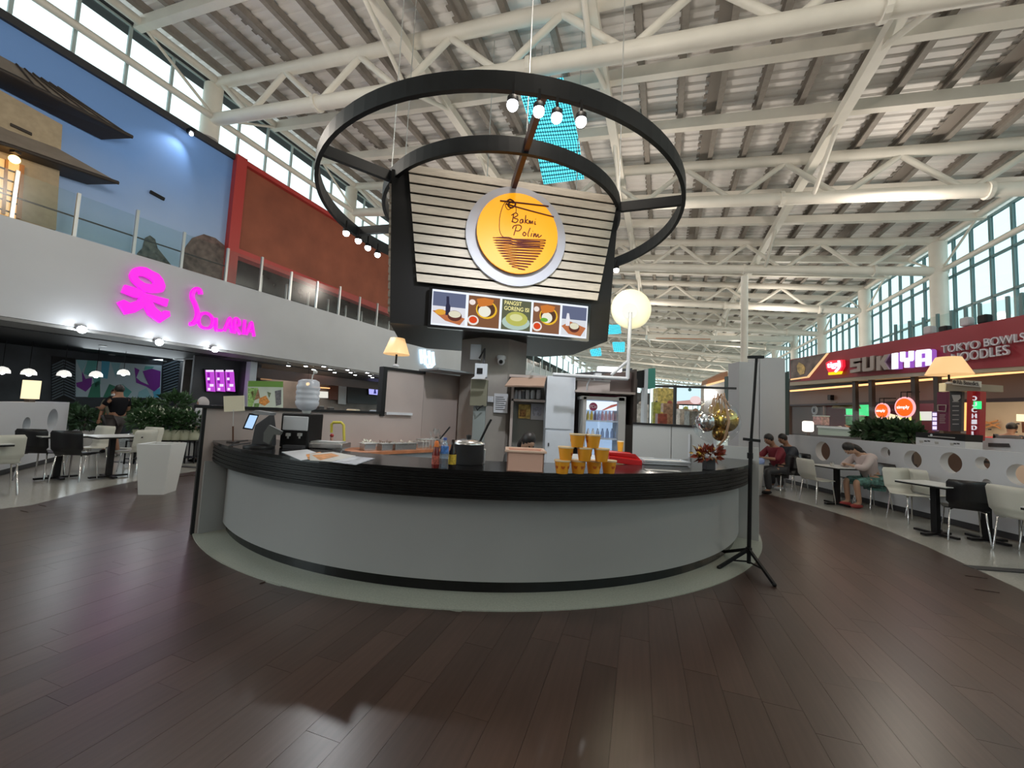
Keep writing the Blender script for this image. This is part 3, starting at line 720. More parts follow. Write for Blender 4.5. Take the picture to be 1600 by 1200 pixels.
for i, (x, y) in enumerate(spots):
    p = G(x, y, 4.80) if i < 4 else G(x, y, 4.86)
    if i < 4: lab = ['leftmost', 'second from left', 'third from left', 'rightmost'][i]+' of the four spotlights under the front of the outer ring'; g = None
    elif i < 8: lab = ['leftmost', 'second from left', 'third from left', 'rightmost'][i-4]+' spotlight of the bright cluster at the left rear of the ring'; g = 'rear left ring spotlights'
    else: lab = 'single spotlight at the right rear end of the outer ring'; g = None
    if proto is None:
        proto = thing('ring_spotlight', lab, 'spotlight', p)
        MB().bar((0, 0, 0.03), (0, 0, 0.22), 0.03).build('bracket', M['black'], proto)
        MB().lathe([(0.035, 0.07), (0.06, 0.05), (0.065, -0.01)], (0, 0, 0), 14).build('shade', M['black'], proto)
        MB().ball((0, 0, -0.03), 0.062).build('bulb', M['whiteglow'], proto)
        o = proto
    else: o = dup(proto, p, label=lab, group=g)
    if g: o['group'] = g
for x, y in ((855, 172), (566, 378), (963, 420)):
    p = G(x, y, 4.65); l = bpy.data.lights.new('ring_spot', 'SPOT'); l.energy = 260; l.spot_size = 1.9; l.spot_blend = 0.9; l.color = (0.95, 0.97, 1.0); l.shadow_soft_size = 0.08
    o = bpy.data.objects.new('ring_spot', l); o.location = p; COL.objects.link(o)
    o.rotation_euler = (Vector((KC.x, KC.y-0.5, 1.0))-p).to_track_quat('-Z', 'Y').to_euler()
# ---- LED net curtains
def led_mat():
    m = bpy.data.materials.new('led_net'); m.use_nodes = True; nt = m.node_tree; nt.nodes.clear()
    o = nt.nodes.new('ShaderNodeOutputMaterial'); uv = nt.nodes.new('ShaderNodeUVMap'); v = nt.nodes.new('ShaderNodeTexVoronoi'); v.inputs['Randomness'].default_value = 0.0
    v.voronoi_dimensions = '2D'; v.inputs['Scale'].default_value = 1.0
    nt.links.new(uv.outputs[0], v.inputs['Vector'])
    r = nt.nodes.new('ShaderNodeValToRGB'); r.color_ramp.elements[0].position = 0.30; r.color_ramp.elements[0].color = (1, 1, 1, 1); r.color_ramp.elements[1].position = 0.44; r.color_ramp.elements[1].color = (0, 0, 0, 1)
    nt.links.new(v.outputs['Distance'], r.inputs[0])
    e = nt.nodes.new('ShaderNodeEmission'); e.inputs[0].default_value = (0.10, 0.75, 0.95, 1); e.inputs[1].default_value = 1.7
    g = nt.nodes.new('ShaderNodeBsdfPrincipled'); g.inputs['Base Color'].default_value = (0.02, 0.20, 0.26, 1)
    mx = nt.nodes.new('ShaderNodeMixShader'); nt.links.new(r.outputs[0], mx.inputs[0]); nt.links.new(g.outputs[0], mx.inputs[1]); nt.links.new(e.outputs[0], mx.inputs[2]); nt.links.new(mx.outputs[0], o.inputs[0])
    return m
LED = led_mat()
def led_sheet(rows, Y, root, nu=26, nv=40, bulge=0.35):
    mb = MB(); nr = len(rows); N = 24; K = 8; vs = []; uvs = []
    for i in range(N+1):
        t_ = i/N*(nr-1); j = min(int(t_), nr-2); f = t_-j; f = f*f*(3-2*f)
        lx = rows[j][0]*(1-f)+rows[j+1][0]*f; ly = rows[j][1]*(1-f)+rows[j+1][1]*f
        rx = rows[j][2]*(1-f)+rows[j+1][2]*f; ry = rows[j][3]*(1-f)+rows[j+1][3]*f
        for k in range(K+1):
            s_ = k/K; dd = Y+bulge*math.sin(s_*PI+i/N*2.0)
            vs.append(D(lx+(rx-lx)*s_, ly+(ry-ly)*s_, dd)); uvs.append((s_*nu, i/N*nv))
    fs = [(i*(K+1)+k, i*(K+1)+k+1, (i+1)*(K+1)+k+1, (i+1)*(K+1)+k) for i in range(N) for k in range(K)]
    mb.add(vs, fs, True); o = mb.build('led_net', LED, root, world=True)
    ul = o.data.uv_layers.new(name='UVMap')
    for lp in o.data.loops: ul.data[lp.index].uv = uvs[lp.vertex_index]
    s_ = o.modifiers.new('s', 'SOLIDIFY'); s_.thickness = 0.02
    return o
lc = thing('led_curtain', 'twisted cyan LED net hanging from the roof behind the black rings', 'light', D(865, 288, 9.5))
led_sheet([(808, 132, 880, 122), (822, 175, 892, 165), (836, 225, 905, 222), (850, 288, 912, 280)], 9.5, lc, 18, 38)
cbl = MB()
for x, x2 in ((812, 822), (835, 840), (860, 856), (878, 880), (845, 852), (880, 868)):
    cbl.tube([D(x, 140, 9.5), D(x2, -60, 10.2)], 0.012, 5)
cbl.tube([D(800, 60, 9.9), D(862, 40, 9.9)], 0.012, 5); cbl.tube([D(812, 110, 9.9), D(880, 84, 9.9)], 0.012, 5)
cbl.build('hanging_wires', M['alu'], lc, world=True)
for i, (rows, lb) in enumerate((([(945, 508, 968, 507), (950, 522, 971, 521)], 'small cyan LED net left of the globe lamp pole, highest of three'),
    ([(957, 535, 976, 534), (959, 549, 976, 550)], 'small cyan LED net touching the globe lamp pole, middle of three'),
    ([(922, 547, 938, 543), (924, 556, 940, 556)], 'small cyan LED net by the sign box corner, lowest of three'))):
    p = D(rows[0][0], rows[0][1], 30); q = thing('led_curtain', lb, 'light', p); led_sheet(rows, 30, q, 12, 12, 0.6)
    u_ = p.x*math.cos(AX)-p.y*math.sin(AX); MB().tube([p+Vector((.6, 0, 0)), Vector((p.x+.6, p.y, zroof(min(max(u_, -13), 10))))], 0.02, 5).build('hanging_wire', M['alu'], q, world=True)
# ============================================================ ITEMS ON AND IN THE KIOSK
CZ = 1.031
# yellow paper noodle cups stacked as a pyramid
cupm = mat('cup_yellow_orange', (0.85, 0.36, 0.02), 0.45); cupw = mat('cup_lid', (0.80, 0.62, 0.38), 0.5)
cupi = mat('cup_print', (0.55, 0.12, 0.01), 0.5)
c0 = G(878, 739.5, CZ)
cw_ = 0.131; chh = 0.108
def make_cup():
    t = thing('noodle_cup', 'x', 'cup', (0, 0, 0))
    MB().lathe([(0.047, 0), (0.062, 0.098), (0.062, 0.1)], n=20).build('cup_body', cupm, t)
    MB().lathe([(0.066, 0.096), (0.067, 0.104), (0.066, 0.108), (0.0, 0.108)], n=20).build('lid', cupw, t)
    mb = MB()
    for a in (-150, -90, -30):
        e = math.radians(a); d = Vector((math.cos(e), math.sin(e), 0)); s_ = Vector((-d.y, d.x, 0)); c = d*0.057+Vector((0, 0, .05))
        mb.plate([c+s_*0.018+Vector((0, 0, .012)), c-s_*0.018+Vector((0, 0, .012)), c-s_*0.009-Vector((0, 0, .010))-d*.002, c+s_*0.009-Vector((0, 0, .010))-d*.002], 0.003)
    mb.build('bowl_print', cupi, t)
    return t
cpos = []
x1 = G(951, 739, CZ)
stepv = (x1-c0)/3
posn = ['leftmost', 'second from left', 'second from right', 'rightmost']
for i in range(4): cpos.append((c0+stepv*i, posn[i]+' yellow noodle cup in the bottom row of the cup pyramid'))
for i, x in enumerate((884, 913.5, 940)): cpos.append((Vector((D(x, 720, c0.y).x, c0.y+.01, CZ+chh)), ['left', 'middle', 'right'][i]+' yellow noodle cup in the middle row of the cup pyramid'))
for i, x in enumerate((902, 926.5)): cpos.append((Vector((D(x, 700, c0.y).x, c0.y+.01, CZ+2*chh)), ['left', 'right'][i]+' yellow noodle cup on top of the cup pyramid'))
cp = make_cup()
for i, (p, lb) in enumerate(cpos):
    o = cp if i == 0 else dup(cp, p); o.location = p; o['label'] = lb; o['group'] = 'noodle cups in the pyramid'; o.rotation_euler.z = i*0.5
# peach plastic bin
p = (G(790, 738, CZ)+G(850, 739, CZ))/2; bw = (G(850, 739, CZ)-G(790, 738, CZ)).length*0.94
t = thing('plastic_bin', 'peach-coloured open plastic bin on the black counter before the crouching woman', 'bin', (p.x, p.y+0.14, CZ))
pm_ = mat('peach_plastic', (0.80, 0.50, 0.40), 0.35)
mb = MB(); hb = 0.165
for sx, sy, dx, dy in ((-1, 0, .012, .26), (1, 0, .012, .26), (0, -1, bw, .012), (0, 1, bw, .012)):
    mb.box((sx*(bw/2-.006), sy*0.124, hb/2), (dx, dy, hb))
mb.box((0, 0, 0.006), (bw, .26, .012)); mb.build('bin_body', pm_, t, bevel=0.004)
mb = MB()
for sx, sy, dx, dy in ((-1, 0, .025, .30), (1, 0, .025, .30), (0, -1, bw+.04, .025), (0, 1, bw+.04, .025)): mb.box((sx*(bw/2+.004), sy*0.136, hb), (dx, dy, .018))
mb.build('rim', mat('peach_rim', (0.85, 0.62, 0.50), 0.35), t, bevel=0.004)
# bottles
p = G(680, 731, CZ); t = thing('sauce_bottle', 'dark red chilli sauce bottle with orange cap on the counter', 'bottle', p)
MB().lathe([(0.028, 0), (0.030, 0.02), (0.030, 0.11), (0.022, 0.15), (0.015, 0.17)]).build('bottle_body', mat('chilli_red', (0.16, 0.012, 0.01), 0.2), t)
MB().lathe([(0.019, 0.168), (0.019, 0.2), (0.012, 0.215), (0, 0.217)]).build('cap', mat('cap_orange', (0.85, 0.22, 0.04), 0.4), t)
MB().lathe([(0.0305, 0.03), (0.0305, 0.10)]).build('paper_label', mat('chilli_label', (0.45, 0.10, 0.07), 0.5, noise_amt=0.8, nscale=60), t)
p = G(693, 731, CZ); t = thing('water_bottle', 'clear plastic water bottle with blue label between two sauce bottles', 'bottle', p)
MB().lathe([(0.030, 0), (0.033, 0.01), (0.031, 0.04), (0.033, 0.06), (0.033, 0.13), (0.033, 0.16), (0.028, 0.19), (0.014, 0.215), (0.014, 0.23)]).build('bottle_body', glassmat('bottle_plastic', (0.75, 0.85, 0.95), 0.2, 0.1), t)
MB().lathe([(0.0338, 0.115), (0.0338, 0.175)]).build('paper_label', mat('water_label', (0.08, 0.22, 0.60), 0.4, noise_amt=0.5, nscale=40), t)
MB().lathe([(0.0155, 0.222), (0.0155, 0.243), (0, 0.244)]).build('cap', mat('cap_blue', (0.03, 0.07, 0.30), 0.4), t)
p = G(706, 730, CZ); t = thing('soy_sauce_bottle', 'dark brown soy sauce bottle with yellow label on the counter', 'bottle', p)
MB().lathe([(0.030, 0), (0.031, 0.01), (0.031, 0.12), (0.02, 0.155), (0.014, 0.18), (0.014, 0.225), (0, 0.226)]).build('bottle_body', mat('soy_dark', (0.02, 0.01, 0.008), 0.12), t)
MB().lathe([(0.0318, 0.025), (0.0318, 0.105)]).build('paper_label', mat('soy_label', (0.80, 0.48, 0.05), 0.5, noise_amt=0.5, nscale=50), t)
# cooking pot with lid
p = G(728, 727, CZ); p = Vector((p.x, p.y+.12, CZ)); t = thing('cooking_pot', 'black cooking pot with a pale lid and a ladle behind the bottles', 'pot', p)
MB().lathe([(0.13, 0), (0.14, 0.02), (0.14, 0.17), (0.145, 0.175)], n=24).build('pot_body', M['char'], t)
MB().lathe([(0.15, 0.175), (0.15, 0.19), (0.06, 0.215), (0, 0.22)], n=24).build('lid', M['steel'], t)
MB().lathe([(0.02, 0.215), (0.025, 0.25), (0, 0.255)], n=12).build('lid_knob', M['black'], t)
MB().tube([(0.10, 0.02, 0.2), (0.16, 0.02, 0.34), (0.19, 0.03, 0.40)], 0.010).build('ladle_handle', M['black'], t)
p = G(750, 725, CZ); t = thing('white_carton', 'small white carton beside the black pot on the counter', 'box', (p.x, p.y+.06, CZ))
MB().box((0, 0, .06), (.075, .08, .12)).build('carton_body', M['white'], t, bevel=0.003); MB().box((0, 0, .122), (.079, .084, .012)).build('carton_lid', M['whitelam'], t)
# black tissue box right of pillar -> utensils
# red tray bag and white trays
p = G(983, 726, CZ); t = thing('red_container', 'red plastic container with sloping lid behind the noodle cups', 'container', (p.x-.03, p.y+.12, CZ))
rm = mat('red_plastic', (0.65, 0.012, 0.015), 0.3)
MB().plate([(-.17, -.1, .075), (.17, -.1, .045), (.15, .1, .08), (-.17, .1, .1)], 0.06, Vector((0, 0, 1))).build('tub', rm, t, bevel=0.006)
MB().plate([(-.165, -.08, .115), (.10, -.08, .10), (.16, -.08, .055), (.14, .09, .06), (.10, .09, .11), (-.165, .09, .12)], 0.03, Vector((0, 0, 1))).build('lid', rm, t, bevel=0.006)
p = G(1040, 727, CZ)
for i, lb in enumerate(('lower white shallow tray on the counter right of the red container', 'upper white shallow tray stacked on another right of the red container')):
    t = thing('white_tray', lb, 'tray', (p.x+i*.02, p.y+.12, CZ+i*0.022))
    mb = MB(); mb.box((0, 0, .006), (.46, .26, .012)); mb.build('tray_base', M['whitelam'], t)
    mb = MB()
    for sx, sy, dx, dy in ((-1, 0, .012, .28), (1, 0, .012, .28), (0, -1, .48, .012), (0, 1, .48, .012)): mb.box((sx*.235, sy*.135, .014), (dx, dy, .016))
    mb.build('tray_rim', M['ltgrey'], t)
p = G(1000, 733, CZ); t = thing('serving_paper', 'thin white paper sheet lying flat on the black counter right of the cups', 'paper', p+Vector((.2, -.03, 0)))
MB().box((0, 0, .0015), (.32, .08, .002), -.05).build('sheet', M['whitelam'], t); MB().box((.0, -.02, .003), (.2, .012, .001), -.05).build('printed_line', M['grey'], t)
# balloon decoration in a dark vase
p = G(1112, 735, CZ); t = thing('balloon_decoration', 'clear balloon holding silver and gold balloons over an autumn bouquet in a dark vase', 'decoration', (p.x, p.y+.06, CZ))
hh = lambda px, py: D(px, py, p.y+.06)-Vector((p.x, p.y+.06, CZ))
MB().box((0, 0, .055), (.09, .09, .11)).build('vase', M['char'], t, bevel=0.004)
c = hh(1118, 658); MB().ball(c, 0.225, 28, 18).build('clear_balloon', M['clear'], t)
MB().ball(c+Vector((-.095, 0, -.01)), 0.10, 20, 12).build('silver_balloon', M['chrome'], t)
MB().ball(c+Vector((.09, -.02, .015)), 0.118, 20, 12).build('gold_balloon', mat('gold_foil', (0.55, 0.38, 0.08), 0.22, metal=1.0), t)
MB().ball(c+Vector((.03, -.03, -.12)), 0.075, 16, 10).build('small_gold_balloon', mat('dark_gold_foil', (0.30, 0.18, 0.05), 0.2, metal=1.0), t)
mb = MB()
for k in range(9):
    a = k*0.7; mb.tube([c+Vector((0, -.03, .22)), c+Vector((.05*math.cos(a), -.06+.04*math.sin(a), .25+.03*math.sin(k))), c+Vector((.10*math.cos(a), -.08, .14-.10*(k % 3)*.4))], 0.006, 5)
mb.tube([c+Vector((0, -.19, .16)), c+Vector((0.01, -.23, 0)), c+Vector((0, -.17, -.17)), c+Vector((0, -.06, -.24))], 0.011, 5)
mb.build('ribbon', mat('tan_ribbon', (0.60, 0.38, 0.24), 0.4), t)
def leaves(mb, c, R, n, s, sc=(1, 1, 1), seed=1, up=0.3):
    rnd = random.Random(seed)
    for _ in range(n):
        while True:
            q = Vector((rnd.uniform(-1, 1), rnd.uniform(-1, 1), rnd.uniform(-1, 1)))
            if 0.25 < q.length < 1: break
        d = (q.normalized()+Vector((0, 0, up))+Vector((rnd.uniform(-.5, .5), rnd.uniform(-.5, .5), rnd.uniform(-.4, .4)))).normalized()
        p_ = Vector(c)+Vector((q.x*R*sc[0], q.y*R*sc[1], q.z*R*sc[2]))
        sd = d.cross(Vector((rnd.uniform(-1, 1), rnd.uniform(-1, 1), rnd.uniform(-1, 1)))).normalized(); L = s*rnd.uniform(.7, 1.3)
        nn = d.cross(sd)*0.12*L
        mb.add([p_, p_+d*L*.45+sd*L*.28+nn, p_+d*L, p_+d*L*.45-sd*L*.28+nn], [(0, 1, 2, 3)])
    return mb
leaves(MB(), (0, 0, .15), .10, 90, .075, (1.15, .8, .5), 3).build('autumn_bouquet', mat('bouquet_red_brown', (0.22, 0.03, 0.012), 0.5, noise_amt=0.7, nscale=30), t)
leaves(MB(), (-.02, -.03, .16), .11, 16, .07, (1.3, .8, .5), 4).build('gold_leaves', mat('bouquet_gold', (0.65, 0.42, 0.12), 0.35, metal=0.5), t)
MB().ball((-.11, -.03, .15), .03, 12, 8).build('small_gold_ball', mat('gold_foil', (0.55, 0.38, 0.08), 0.22, metal=1.0), t)

# --- left end: card holder, till, water dispenser, papers
p = G(364, 691, CZ); t = thing('table_sign', 'blank cream card on a thin brown stick at the left end of the counter', 'sign', p)
q = lambda x, y: D(x, y, p.y)-p
MB().box((0, 0, .006), (.10, .07, .012)).build('foot', M['dark'], t)
MB().tube([(0, 0, 0), q(364, 666)], 0.008, 6).build('brown_stick', mat('stick_brown', (0.10, 0.04, 0.02), 0.5), t)
MB().tube([q(364, 667), q(365, 640)], 0.003, 5).build('wire', M['alu'], t)
MB().plate([q(349, 619), q(381, 618), q(381.5, 642), q(350, 643.5)], 0.01).build('card', mat('cream_card', (0.80, 0.74, 0.56), 0.6), t)
p = G(405, 699, CZ); t = thing('point_of_sale_terminal', 'black till terminal with a small tilted blue-white screen', 'terminal', p)
q = lambda x, y, dy=0: D(x, y, p.y+dy)-p
MB().lathe([(.14, 0), (.14, .02), (.05, .035)], n=20).build('base', M['black'], t)
MB().plate([q(392, 695), q(398, 664), q(421, 648), q(424, 672), q(424, 697)], 0.09).build('stand', M['char'], t, bevel=0.01)
MB().plate([q(379, 670, -.02), q(389, 646, -.02), q(405, 648, .03), q(395, 672, .03)], 0.02).build('display_frame', M['black'], t)
MB().plate([q(382, 668, -.025), q(390.5, 648.5, -.025), q(402.5, 650, .02), q(394, 670, .02)], 0.004).build('lit_screen', glow('till_screen', (0.42, 0.62, 0.90), 0.9), t)
MB().plate([q(391, 645), q(398, 641), q(423, 645), q(421, 649), q(400, 648)], 0.10).build('receipt_printer_lid', mat('mid_grey_plastic', (0.28, 0.29, 0.31), 0.4), t)
MB().plate([q(412, 676, -.08), q(420, 664, -.08), q(440, 674, -.08), q(437, 680, -.08), q(428, 679, -.08), q(420, 694, -.08), q(411, 690, -.08)], 0.03).build('keypad', mat('dark_grey_plastic', (0.12, 0.125, 0.12), 0.4), t)
MB().tube([q(392, 692, -.06), q(375, 694, -.08), q(358, 697, -.03), q(370, 690, .05), q(388, 688, .1)], 0.006, 5).build('cable', M['char'], t)
p = G(461, 700, CZ); p = Vector((p.x, p.y+.17, CZ)); t = thing('water_dispenser', 'black tabletop water dispenser with a white front panel and two taps', 'dispenser', p)
q = lambda x, y, dy=0: D(x, y, p.y+dy)-p
x0, x1_ = q(438, 670, -.16).x, q(482, 670, -.16).x; zt_ = q(460, 646, -.16).z
MB().box(((x0+x1_)/2, 0, zt_/2), (x1_-x0, .32, zt_)).build('black_case', M['black'], t, bevel=0.015)
a_, b_ = q(443, 649.5, -.17), q(480, 673.5, -.17)
MB().box(((a_.x+b_.x)/2, -.165, (a_.z+b_.z)/2), (b_.x-a_.x, .02, a_.z-b_.z)).build('white_front_panel', M['white'], t, bevel=0.008)
for x in (451, 469):
    c = q(x, 679, -.17); mb = MB().box(c, (.035, .05, .03)); mb.box(c+Vector((0, -.01, -.025)), (.014, .014, .03)); mb.build('tap', M['grey'], t)
c = q(460, 698, -.19); MB().box((c.x, -.19, .015), (.20, .08, .03)).build('drip_tray', M['char'], t)
jb = thing('water_jug', 'large pale plastic water jug upside down on the dispenser with a clip lamp', 'jug', (p.x, p.y, CZ+zt_))
jh = D(460, 592, p.y).z-(CZ+zt_); jr = (q(477, 620).x-q(438, 620).x)/2*.86
prof = [(0.03, 0), (0.04, 0.03), (jr*.75, .05), (jr*.95, .09)]
for k in range(4):
    z = .09+(jh-.15)*k/4; d_ = (jh-.15)/4; prof += [(jr, z+d_*.25), (jr, z+d_*.7), (jr*.93, z+d_*.95)]
prof += [(jr*.9, jh-.02), (jr*.6, jh), (0, jh)]
MB().lathe(prof, n=24).build('jug_body', mat('jug_plastic', (0.62, 0.66, 0.74), 0.25, alpha=0.72), jb)
MB().lathe([(.035, 0), (.045, .02), (.045, .045)], n=16).build('jug_neck', M['whitelam'], jb)
MB().tube([(.03, 0, jh), (.035, 0, jh+.05), (.06, 0, jh+.09)], .006, 6).build('clip_lamp_arm', M['whitelam'], jb)
MB().ball((.065, -.01, jh+.085), .022).build('clip_lamp_head', M['whitelam'], jb)
# papers and menu cards on the counter
def flat(name, pts, m, z, label, cat, det=None):
    c = G(*pts[0], z); t = thing(name, label, cat, c)
    MB().plate([G(x, y, z+.003) for x, y in pts], 0.003, Vector((0, 0, 1))).build('card', m, t, world=True)
    if det: MB().plate([G(x, y, z+.0045) for x, y in det[0]], 0.001, Vector((0, 0, 1))).build('printed_area', det[1], t, world=True)
    return t
orp = mat('orange_print', (0.62, 0.26, 0.06), 0.4, noise_amt=0.6, nscale=15)
flat('menu_card', [(440, 706), (480, 702), (512, 713), (470, 719)], M['white'], CZ, 'white menu card with orange print lying left on the counter', 'menu', ([(478, 710), (500, 706), (511, 713), (482, 718)], orp))
flat('menu_card', [(484, 709), (520, 706), (556, 712), (516, 721), (484, 719)], M['whitelam'], CZ+.004, 'creased menu card with orange food print beside the metal tray', 'menu', ([(488, 711), (518, 708), (530, 712), (500, 719)], orp))
flat('menu_card', [(505, 720), (545, 712), (586, 716), (556, 726)], mat('grey_print', (0.40, 0.43, 0.50), 0.4, noise_amt=0.5, nscale=12), CZ, 'grey-blue printed leaflet lying in front of the food trays', 'menu', ([(520, 719), (545, 714), (560, 716), (540, 721)], M['ltgrey']))
# steel sink tray, yellow handle, figurine on the rear left
p = G(510, 701, CZ); t = thing('steel_tray', 'shallow stainless steel tray with folded cloth right of the dispenser', 'tray', (p.x, p.y+.08, CZ))
MB().box((0, 0, .03), (.36, .24, .06)).build('tray_body', M['steel'], t, bevel=0.01); MB().box((-.02, 0, .065), (.30, .18, .012)).build('lid', M['alu'], t)
p = D(528, 690, 4.9); t = thing('yellow_handle_stand', 'yellow tubular arch handle standing behind the steel tray', 'handle', (p.x, 4.9, 0.9))
q = lambda x, y: D(x, y, 4.9)-t.location
MB().tube([q(518, 676), q(518, 663), q(521, 660), q(533, 660), q(537, 664), q(538, 696)], 0.017, 8).build('arch', mat('yellow_plastic', (0.55, 0.46, 0.06), 0.4), t)
MB().box((q(528, 697).x, 0, .03), (.14, .08, .06)).build('foot', M['grey'], t)
p = D(518, 688, 4.6); t = thing('figurine', 'tiny reddish-brown figurine standing by the yellow arch', 'figurine', p-Vector((0, 0, .04)))
MB().lathe([(.022, 0), (.014, .05), (.018, .07), (0, .09)], n=10).build('figurine_body', mat('figurine_body', (0.5, 0.28, 0.22), 0.5), t); MB().ball((0, 0, .095), .022).build('figurine_head', mat('figurine_red', (0.35, 0.03, 0.03), 0.4), t)
MB().lathe([(.024, -.14), (.024, 0)], n=10).build('stand', M['ltgrey'], t)
# steel food pans on the wooden rear worktop
pan = None
for i, (x, y, w2, lab) in enumerate(((565, 704, .16, 'leftmost small steel food pan on the wooden rear worktop'), (592, 704, .16, 'second small steel food pan on the wooden rear worktop'), (622, 703, .34, 'wide steel food pan full of noodles on the rear worktop'), (650, 700, .20, 'rightmost steel food pan near the upright pans'))):
    p = G(x, y, .90)+Vector((.05, .08, 0)); t = thing('food_pan', lab, 'pan', p, math.radians(46))
    mb = MB(); mb.box((0, 0, .045), (w2, .16, .09)); mb.build('pan_body', M['steel'], t, bevel=0.006)
    MB().box((0, 0, .095), (w2+.03, .19, .008)).build('pan_rim', M['alu'], t)
    leaves(MB(), (0, 0, .10), .07, 30, .04, (w2/.16, .9, .25), i).build('food', mat('pan_food_%d' % i, [(.6, .58, .5), (.25, .18, .14), (.62, .56, .48), (.55, .5, .42)][i], 0.5, noise_amt=0.4), t)
p = G(664, 702, .90)+Vector((.05, .2, 0)); t = thing('dish_rack', 'wire rack with grey utensils at the right end of the rear worktop', 'rack', p, math.radians(46))
mb = MB()
for k in range(8): mb.tube([(-.2+k*.055, -.08, 0), (-.2+k*.055, -.08, .14), (-.2+k*.055, .08, .14), (-.2+k*.055, .08, 0)], .004, 4)
mb.tube([(-.22, -.08, .14), (.22, -.08, .14), (.22, .08, .14), (-.22, .08, .14)], .006, 5, closed=True); mb.build('wire_rack', M['alu'], t)
MB().tube([(.12, 0, .1), (.3, -.05, .33)], .012, 6).build('long_handle', M['black'], t)
leaves(MB(), (.1, 0, .14), .13, 22, .09, (1, .6, .7), 9).build('utensils', M['grey'], t)

# --- right part of the kiosk: cupboard, lockers, fridge, partition
KRD = -56.0; KR = ((3.22, 5.25), KRD)
kr = thing('kiosk_side_wall', 'light grey low partition with black capping from the fridge to the right counter end', 'partition', (3.22, 5.25, 0))
trp = lambda px, py: tpos(KR, W(px, py, KR))
zr = W(1085, 668, KR).z
ta, tb_, tm_ = trp(1186, 700), trp(990, 660), trp(1118, 670)
for k, (a, b, z) in enumerate(((ta, tm_, zr-.22), (tm_+.01, (tm_+tb_)/2, zr), ((tm_+tb_)/2+.01, tb_, zr))):
    mb = MB(); wallbox(mb, KR, a, b, 0, z, -.03, .03); mb.build('grey_panel', mat('partition_grey', (0.42, 0.43, 0.43), 0.5), kr, world=True)
mb = MB(); wallbox(mb, KR, tm_, tb_, zr, zr+.03, -.05, .05); mb.build('black_capping', M['black'], kr, world=True)
mb = MB(); wallbox(mb, KR, tm_-.02, tm_+.02, 0.9, zr, -.05, -.03); mb.build('corner_trim', M['white'], kr, world=True)
mb = MB(); wallbox(mb, KR, trp(1078, 700)-.012, trp(1078, 700)+.012, 1.0, zr-.1, -.07, -.04); mb.build('power_cable', M['white'], kr, world=True)
lk = px_thing('tall_locker', 'tall pale grey double-door locker between the open cupboard and the fridge', 'locker', 873, 740, 6.3); lk.location.z = 0
slabo('locker_body', 852, 588, 896, 790, 6.32, .5, M['ltgrey'], lk)
slabo('upper_door', 853.5, 589, 893, 670, 6.30, .02, M['ltgrey'], lk); slabo('lower_door', 852.5, 673.5, 892, 790, 6.30, .02, M['ltgrey'], lk)
slabo('key_lock', 856, 692, 858, 697, 6.29, .02, M['char'], lk)
cb = px_thing('open_cupboard', 'open grey-brown cupboard with a raised flap door and shelf beside the pillar', 'cupboard', 826, 740, 6.5); cb.location.z = 0
slabo('back_board', 796, 590, 852, 760, 6.85, .03, mat('cupboard_back', (0.24, 0.24, 0.22), 0.6), cb)
slabo('side_board', 796, 592, 800, 760, 6.5, .36, M['taupe'], cb)
slabo('top_board', 796, 586, 853, 590, 6.4, .46, M['taupe'], cb)
slabo('shelf', 799, 624, 852, 627.5, 6.5, .34, M['taupe'], cb)
fa = [D(800, 588, 6.45), D(854, 588, 6.45), D(850, 603, 6.1), D(789, 602, 6.1)]
MB().plate(fa, 0.025).build('flap_door', mat('flap_brown', (0.38, 0.26, 0.20), 0.45), cb, world=True)
MB().tube([D(826, 586, 6.3), D(832, 578, 6.3), D(834, 566, 6.3)], .012, 5).build('antenna', M['alu'], cb, world=True); MB().tube([D(826, 586, 6.3), D(830, 576, 6.3), D(829, 564, 6.3)], .008, 5).build('antenna', M['alu'], cb, world=True)
jar = None
for i, (x, c_) in enumerate(((805, (.5, .5, .55)), (811, (.6, .6, .66)), (817, (.12, .12, .14)), (824, (.45, .44, .46)), (832, (.5, .5, .52)), (841, (.42, .42, .44)))):
    p = D(x, 623.5, 6.62); t = thing('storage_jar', ['leftmost pale jar', 'second pale jar', 'dark jar', 'grey jar right of the dark one', 'light grey jar second from the right', 'rightmost grey jar'][i]+' on the shelf of the open cupboard', 'jar', (p.x, p.y, p.z+.0), group='jars on the cupboard shelf')
    MB().lathe([(.035, 0), (.038, .02), (.038, .11), (.028, .13)], n=14).build('jar_body', mat('jar_%d' % i, c_, 0.3), t); MB().lathe([(.032, .13), (.032, .15), (0, .151)], n=14).build('lid', M['alu'], t)
t = px_thing('poster', 'yellow food poster pinned inside the open cupboard', 'poster', 818, 642, 6.82)
slabo('paper', 810, 632, 828.5, 654, 6.82, .006, mat('poster_yellow', (0.60, 0.42, 0.12), 0.6, noise_amt=0.5, nscale=14), t); slabo('food_picture', 812, 640, 822, 651, 6.815, .004, mat('poster_food', (0.40, 0.20, 0.06), 0.6, noise_amt=0.6, nscale=25), t)
t = px_thing('poster', 'white printed sheet pinned beside the yellow poster in the cupboard', 'poster', 840, 642, 6.82)
slabo('paper', 829.5, 631, 850, 656, 6.82, .006, M['white'], t); slabo('printed_area', 832, 636, 846, 650, 6.815, .004, mat('poster_print', (0.45, 0.47, 0.55), 0.6, noise_amt=0.4, nscale=20), t)
al = px_thing('fridge_alcove', 'dark brown alcove cabinet with shelf around the drinks fridge', 'cabinet', 940, 740, 6.6); al.location.z = 0
slabo('back_board', 893, 590, 994, 790, 6.8, .03, M['dark'], al)
slabo('right_board', 990, 577, 994, 665, 6.3, .5, M['dark'], al)
slabo('upper_board', 944, 581, 993, 618, 6.45, .3, mat('dark_taupe', (0.13, 0.095, 0.09), 0.5), al)
